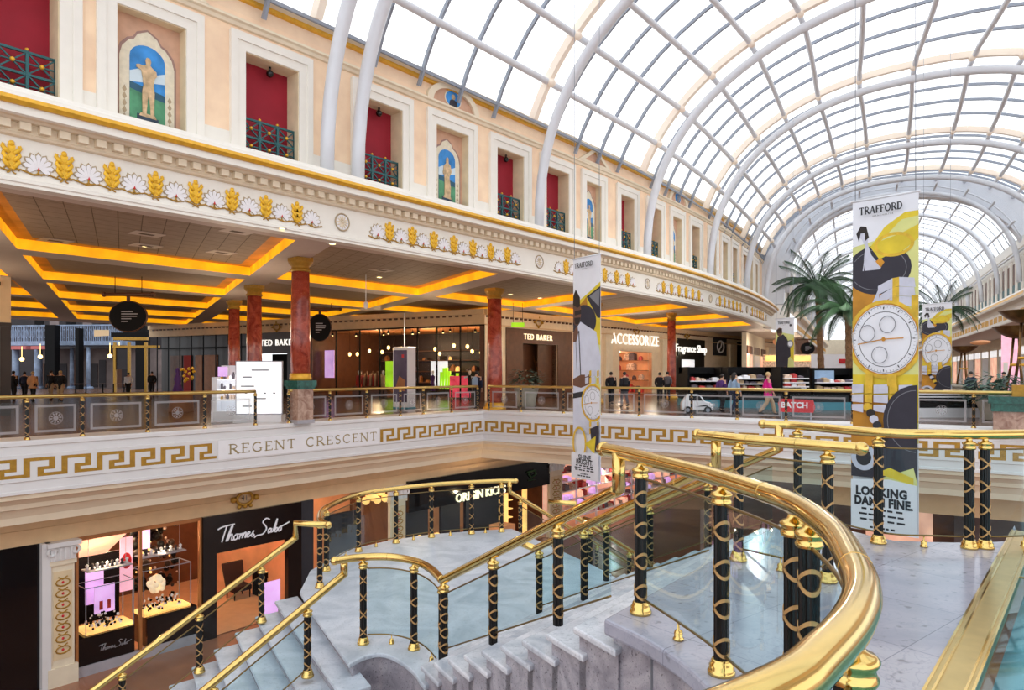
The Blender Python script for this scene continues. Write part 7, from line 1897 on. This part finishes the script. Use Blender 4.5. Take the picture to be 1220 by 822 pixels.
# bright shop beyond
g0, g1 = sx(664), 50
lower_room(g0, g1, 5, ['shop_pink', 'shop_pink', 'shop_floor', 'beige_shop'], 'brightly lit shop with colourful shelves beyond the shoe shop')
t = thing('shop_shelving', 'crowded bright shelving of the shop seen under the white-suit banner', 'shelving', TW((sx(700), ZF, -1)))
m = MB()
for k in range(7): bx(m, g0 + .3, g1 - 1, ZF + .4 + .5 * k, ZF + .45 + .5 * k, -1.2, -.5, 0)
for x in range(int(g0) + 1, 49, 2): bx(m, x, x + .08, ZF, zt, -.6, -.5, 0)
m.build('shelves', ['soft_white'], t)
for i in range(150):
    x = random.uniform(g0 + .3, g0 + 14); k = random.randrange(7); h = random.uniform(.15, .4); item(TW, x, x + random.uniform(.15, .5), ZF + .46 + .5 * k, ZF + .46 + .5 * k + h, -1.0, -.55, ('goods_a', 'goods_b', 'shop_pink', 'goods_c', 'lilac')[i % 5], 'shelf_article', 'colourful article on the bright shelving under the pale-suit banner', 'article', 'articles on the bright lower shelving')
m = MB(); c = P(31, -2.5, ZF); m.lathe([(.7, 1.1), (.62, 1.35), (.4, 1.55), (.05, 1.65)], c, 14); m.lathe([(.05, 0), (.05, 1.2)], c, 8); tag(m.build('purple_canopy', ['cloth_purple']), 'purple domed stand below the upper flight of stairs', 'stand')
# shops under the far edge, seen through the deck glass
TF = frame(EL(.5, -1.8, 0), DR)
m = MB(); m.box(13, 40, -2.9, -2.05, -.3, 0, 0, TF)
struct(m.build('wall_lower_far', ['beige_wall']), 'beige wall band under the far edge of the gallery', 'wall')
m = MB(); T = TF
m.face([T((13, ZF, -5)), T((40, ZF, -5)), T((40, -2.9, -5)), T((13, -2.9, -5))], 0); struct(m.build('shop_interior', ['brown_mid'], recalc=False), 'brown shop wall on the lower level below the far edge', 'shop interior')
for i in range(9):
    m = MB(); m.box(13.5 + i * 3, 15.8 + i * 3, ZF + .3, -3.4, -4.95, -4.9, 0, TF); tag(m.build('shop_poster', [('shop_pink', 'hall_wall', 'shop_orange')[i % 3]]), '%s panel from the left on the lower wall below the far edge' % ORD[i].capitalize(), 'panel', 'lower wall panels')
for i, (px, Z, col, lg) in enumerate(((833, 22, 'cloth_white', 'cloth_navy'), (846, 23, 'cloth_black', 'cloth_black'), (1128, 19, 'magenta', 'cloth_black'))):
    q = stand(px, Z); q.z = ZF
    person(['person in a white top on the lower level seen through the deck glass', 'person in black on the lower level beside the one in a white top', 'person in a bright pink top on the lower level, seen through the far deck glass'][i], q, (20, -30, 90)[i], 1.68, col, lg, 'hair_dark', .2)
m = MB(); T = frame(EL(16, -1.0, 0), DR)
# ------------------------------------------------------------------ light
def area(name, loc, size, power, col, rot=(0, 0, 0), sy=None):
    l = bpy.data.lights.new(name, 'AREA'); l.energy = power; l.color = col; l.size = size
    if sy: l.shape = 'RECTANGLE'; l.size_y = sy
    o = bpy.data.objects.new(name, l); C.objects.link(o); o.location = loc; o.rotation_euler = rot; return o
def point(name, loc, power, col, r=.02):
    l = bpy.data.lights.new(name, 'POINT'); l.energy = power; l.color = col; l.shadow_soft_size = r
    o = bpy.data.objects.new(name, l); C.objects.link(o); o.location = loc; return o
WARM = (1, .72, .42)
for s in (1, 12): point('shop_lamp', P(s if s > 1 else 4.7, LP - 2.2, zt - .5), 150, WARM)
point('shop_lamp', TW((sx(300), zt - .5, -2.5)), 200, (1, .68, .4)); point('shop_lamp', TW((sx(130), zt - .8, -.5)), 35, WARM); point('shop_lamp', TW((sx(205), zt - .8, -.5)), 45, WARM)
point('shop_lamp', TW((sx(560), zt - .9, 1.2)), 60, WARM); point('shop_lamp', TW((sx(720), zt - .6, -.2)), 300, (1, .8, .65))
for x in (X(420), X(480), X(550)): point('shop_lamp', T3((x, 3.4, -2.6)), 260, (1, .66, .36))
point('shop_lamp', T2(((doors2[1][0] + doors2[1][1]) / 2, 3.2, -1.5)), 130, (1, .75, .5))
for s, p in ((0, -6), (9, -7), (18, -8), (27, -7), (36, -6), (2, -14), (12, -15), (4, -24), (-8, -10)):
    point('gallery_lamp', P(s, p, 3.3), 130, (1, .80, .55), .02)  # unseen fill points added in mid-air to brighten the gallery and its ceiling
for x_ in (3, 12, 22, 32, 42): point('gallery_lamp', T2((x_, 3.6, 4.5)), 170, (1, .86, .66))  # more unseen fill, added to brighten the stone shop wall
for px, Z in ((900, 30), (1000, 34)): point('hall_lamp', stand(px, Z) + Vector((0, 0, 6)), 250, (1, .95, .9), .02)
w = bpy.data.worlds.new('sky'); bpy.context.scene.world = w; w.use_nodes = True
nt = w.node_tree; bg = nt.nodes['Background']
tc = nt.nodes.new('ShaderNodeTexCoord'); nz = nt.nodes.new('ShaderNodeTexNoise'); nz.inputs['Scale'].default_value = 1.6; nz.inputs['Detail'].default_value = 3
nt.links.new(tc.outputs['Generated'], nz.inputs['Vector'])
rp = nt.nodes.new('ShaderNodeValToRGB'); rp.color_ramp.elements[0].color = (.86, .93, 1, 1); rp.color_ramp.elements[1].color = (1, 1, 1, 1); rp.color_ramp.elements[0].position = .35; rp.color_ramp.elements[1].position = .6
nt.links.new(nz.outputs['Fac'], rp.inputs['Fac']); nt.links.new(rp.outputs['Color'], bg.inputs['Color']); bg.inputs['Strength'].default_value = 1.7
# ------------------------------------------------------------------ camera
cam = bpy.data.cameras.new('camera'); co = bpy.data.objects.new('camera', cam); C.objects.link(co)
co.location = (0, 0, EYE); co.rotation_euler = (PI / 2, 0, 0); cam.sensor_width = 36; cam.sensor_fit = 'HORIZONTAL'; cam.lens = 36 * F / 1220; cam.shift_y = (HY - 411) / 1220
cam.clip_start = .05; cam.clip_end = 600
sc = bpy.context.scene; sc.camera = co
sc.view_settings.view_transform = 'Standard'; sc.view_settings.look = 'None'; sc.view_settings.exposure = 0.0; sc.view_settings.gamma = 1.0
sc.cycles.max_bounces = 8; sc.cycles.transparent_max_bounces = 24; sc.cycles.diffuse_bounces = 4; sc.cycles.glossy_bounces = 4
sc.cycles.sample_clamp_indirect = 4.0
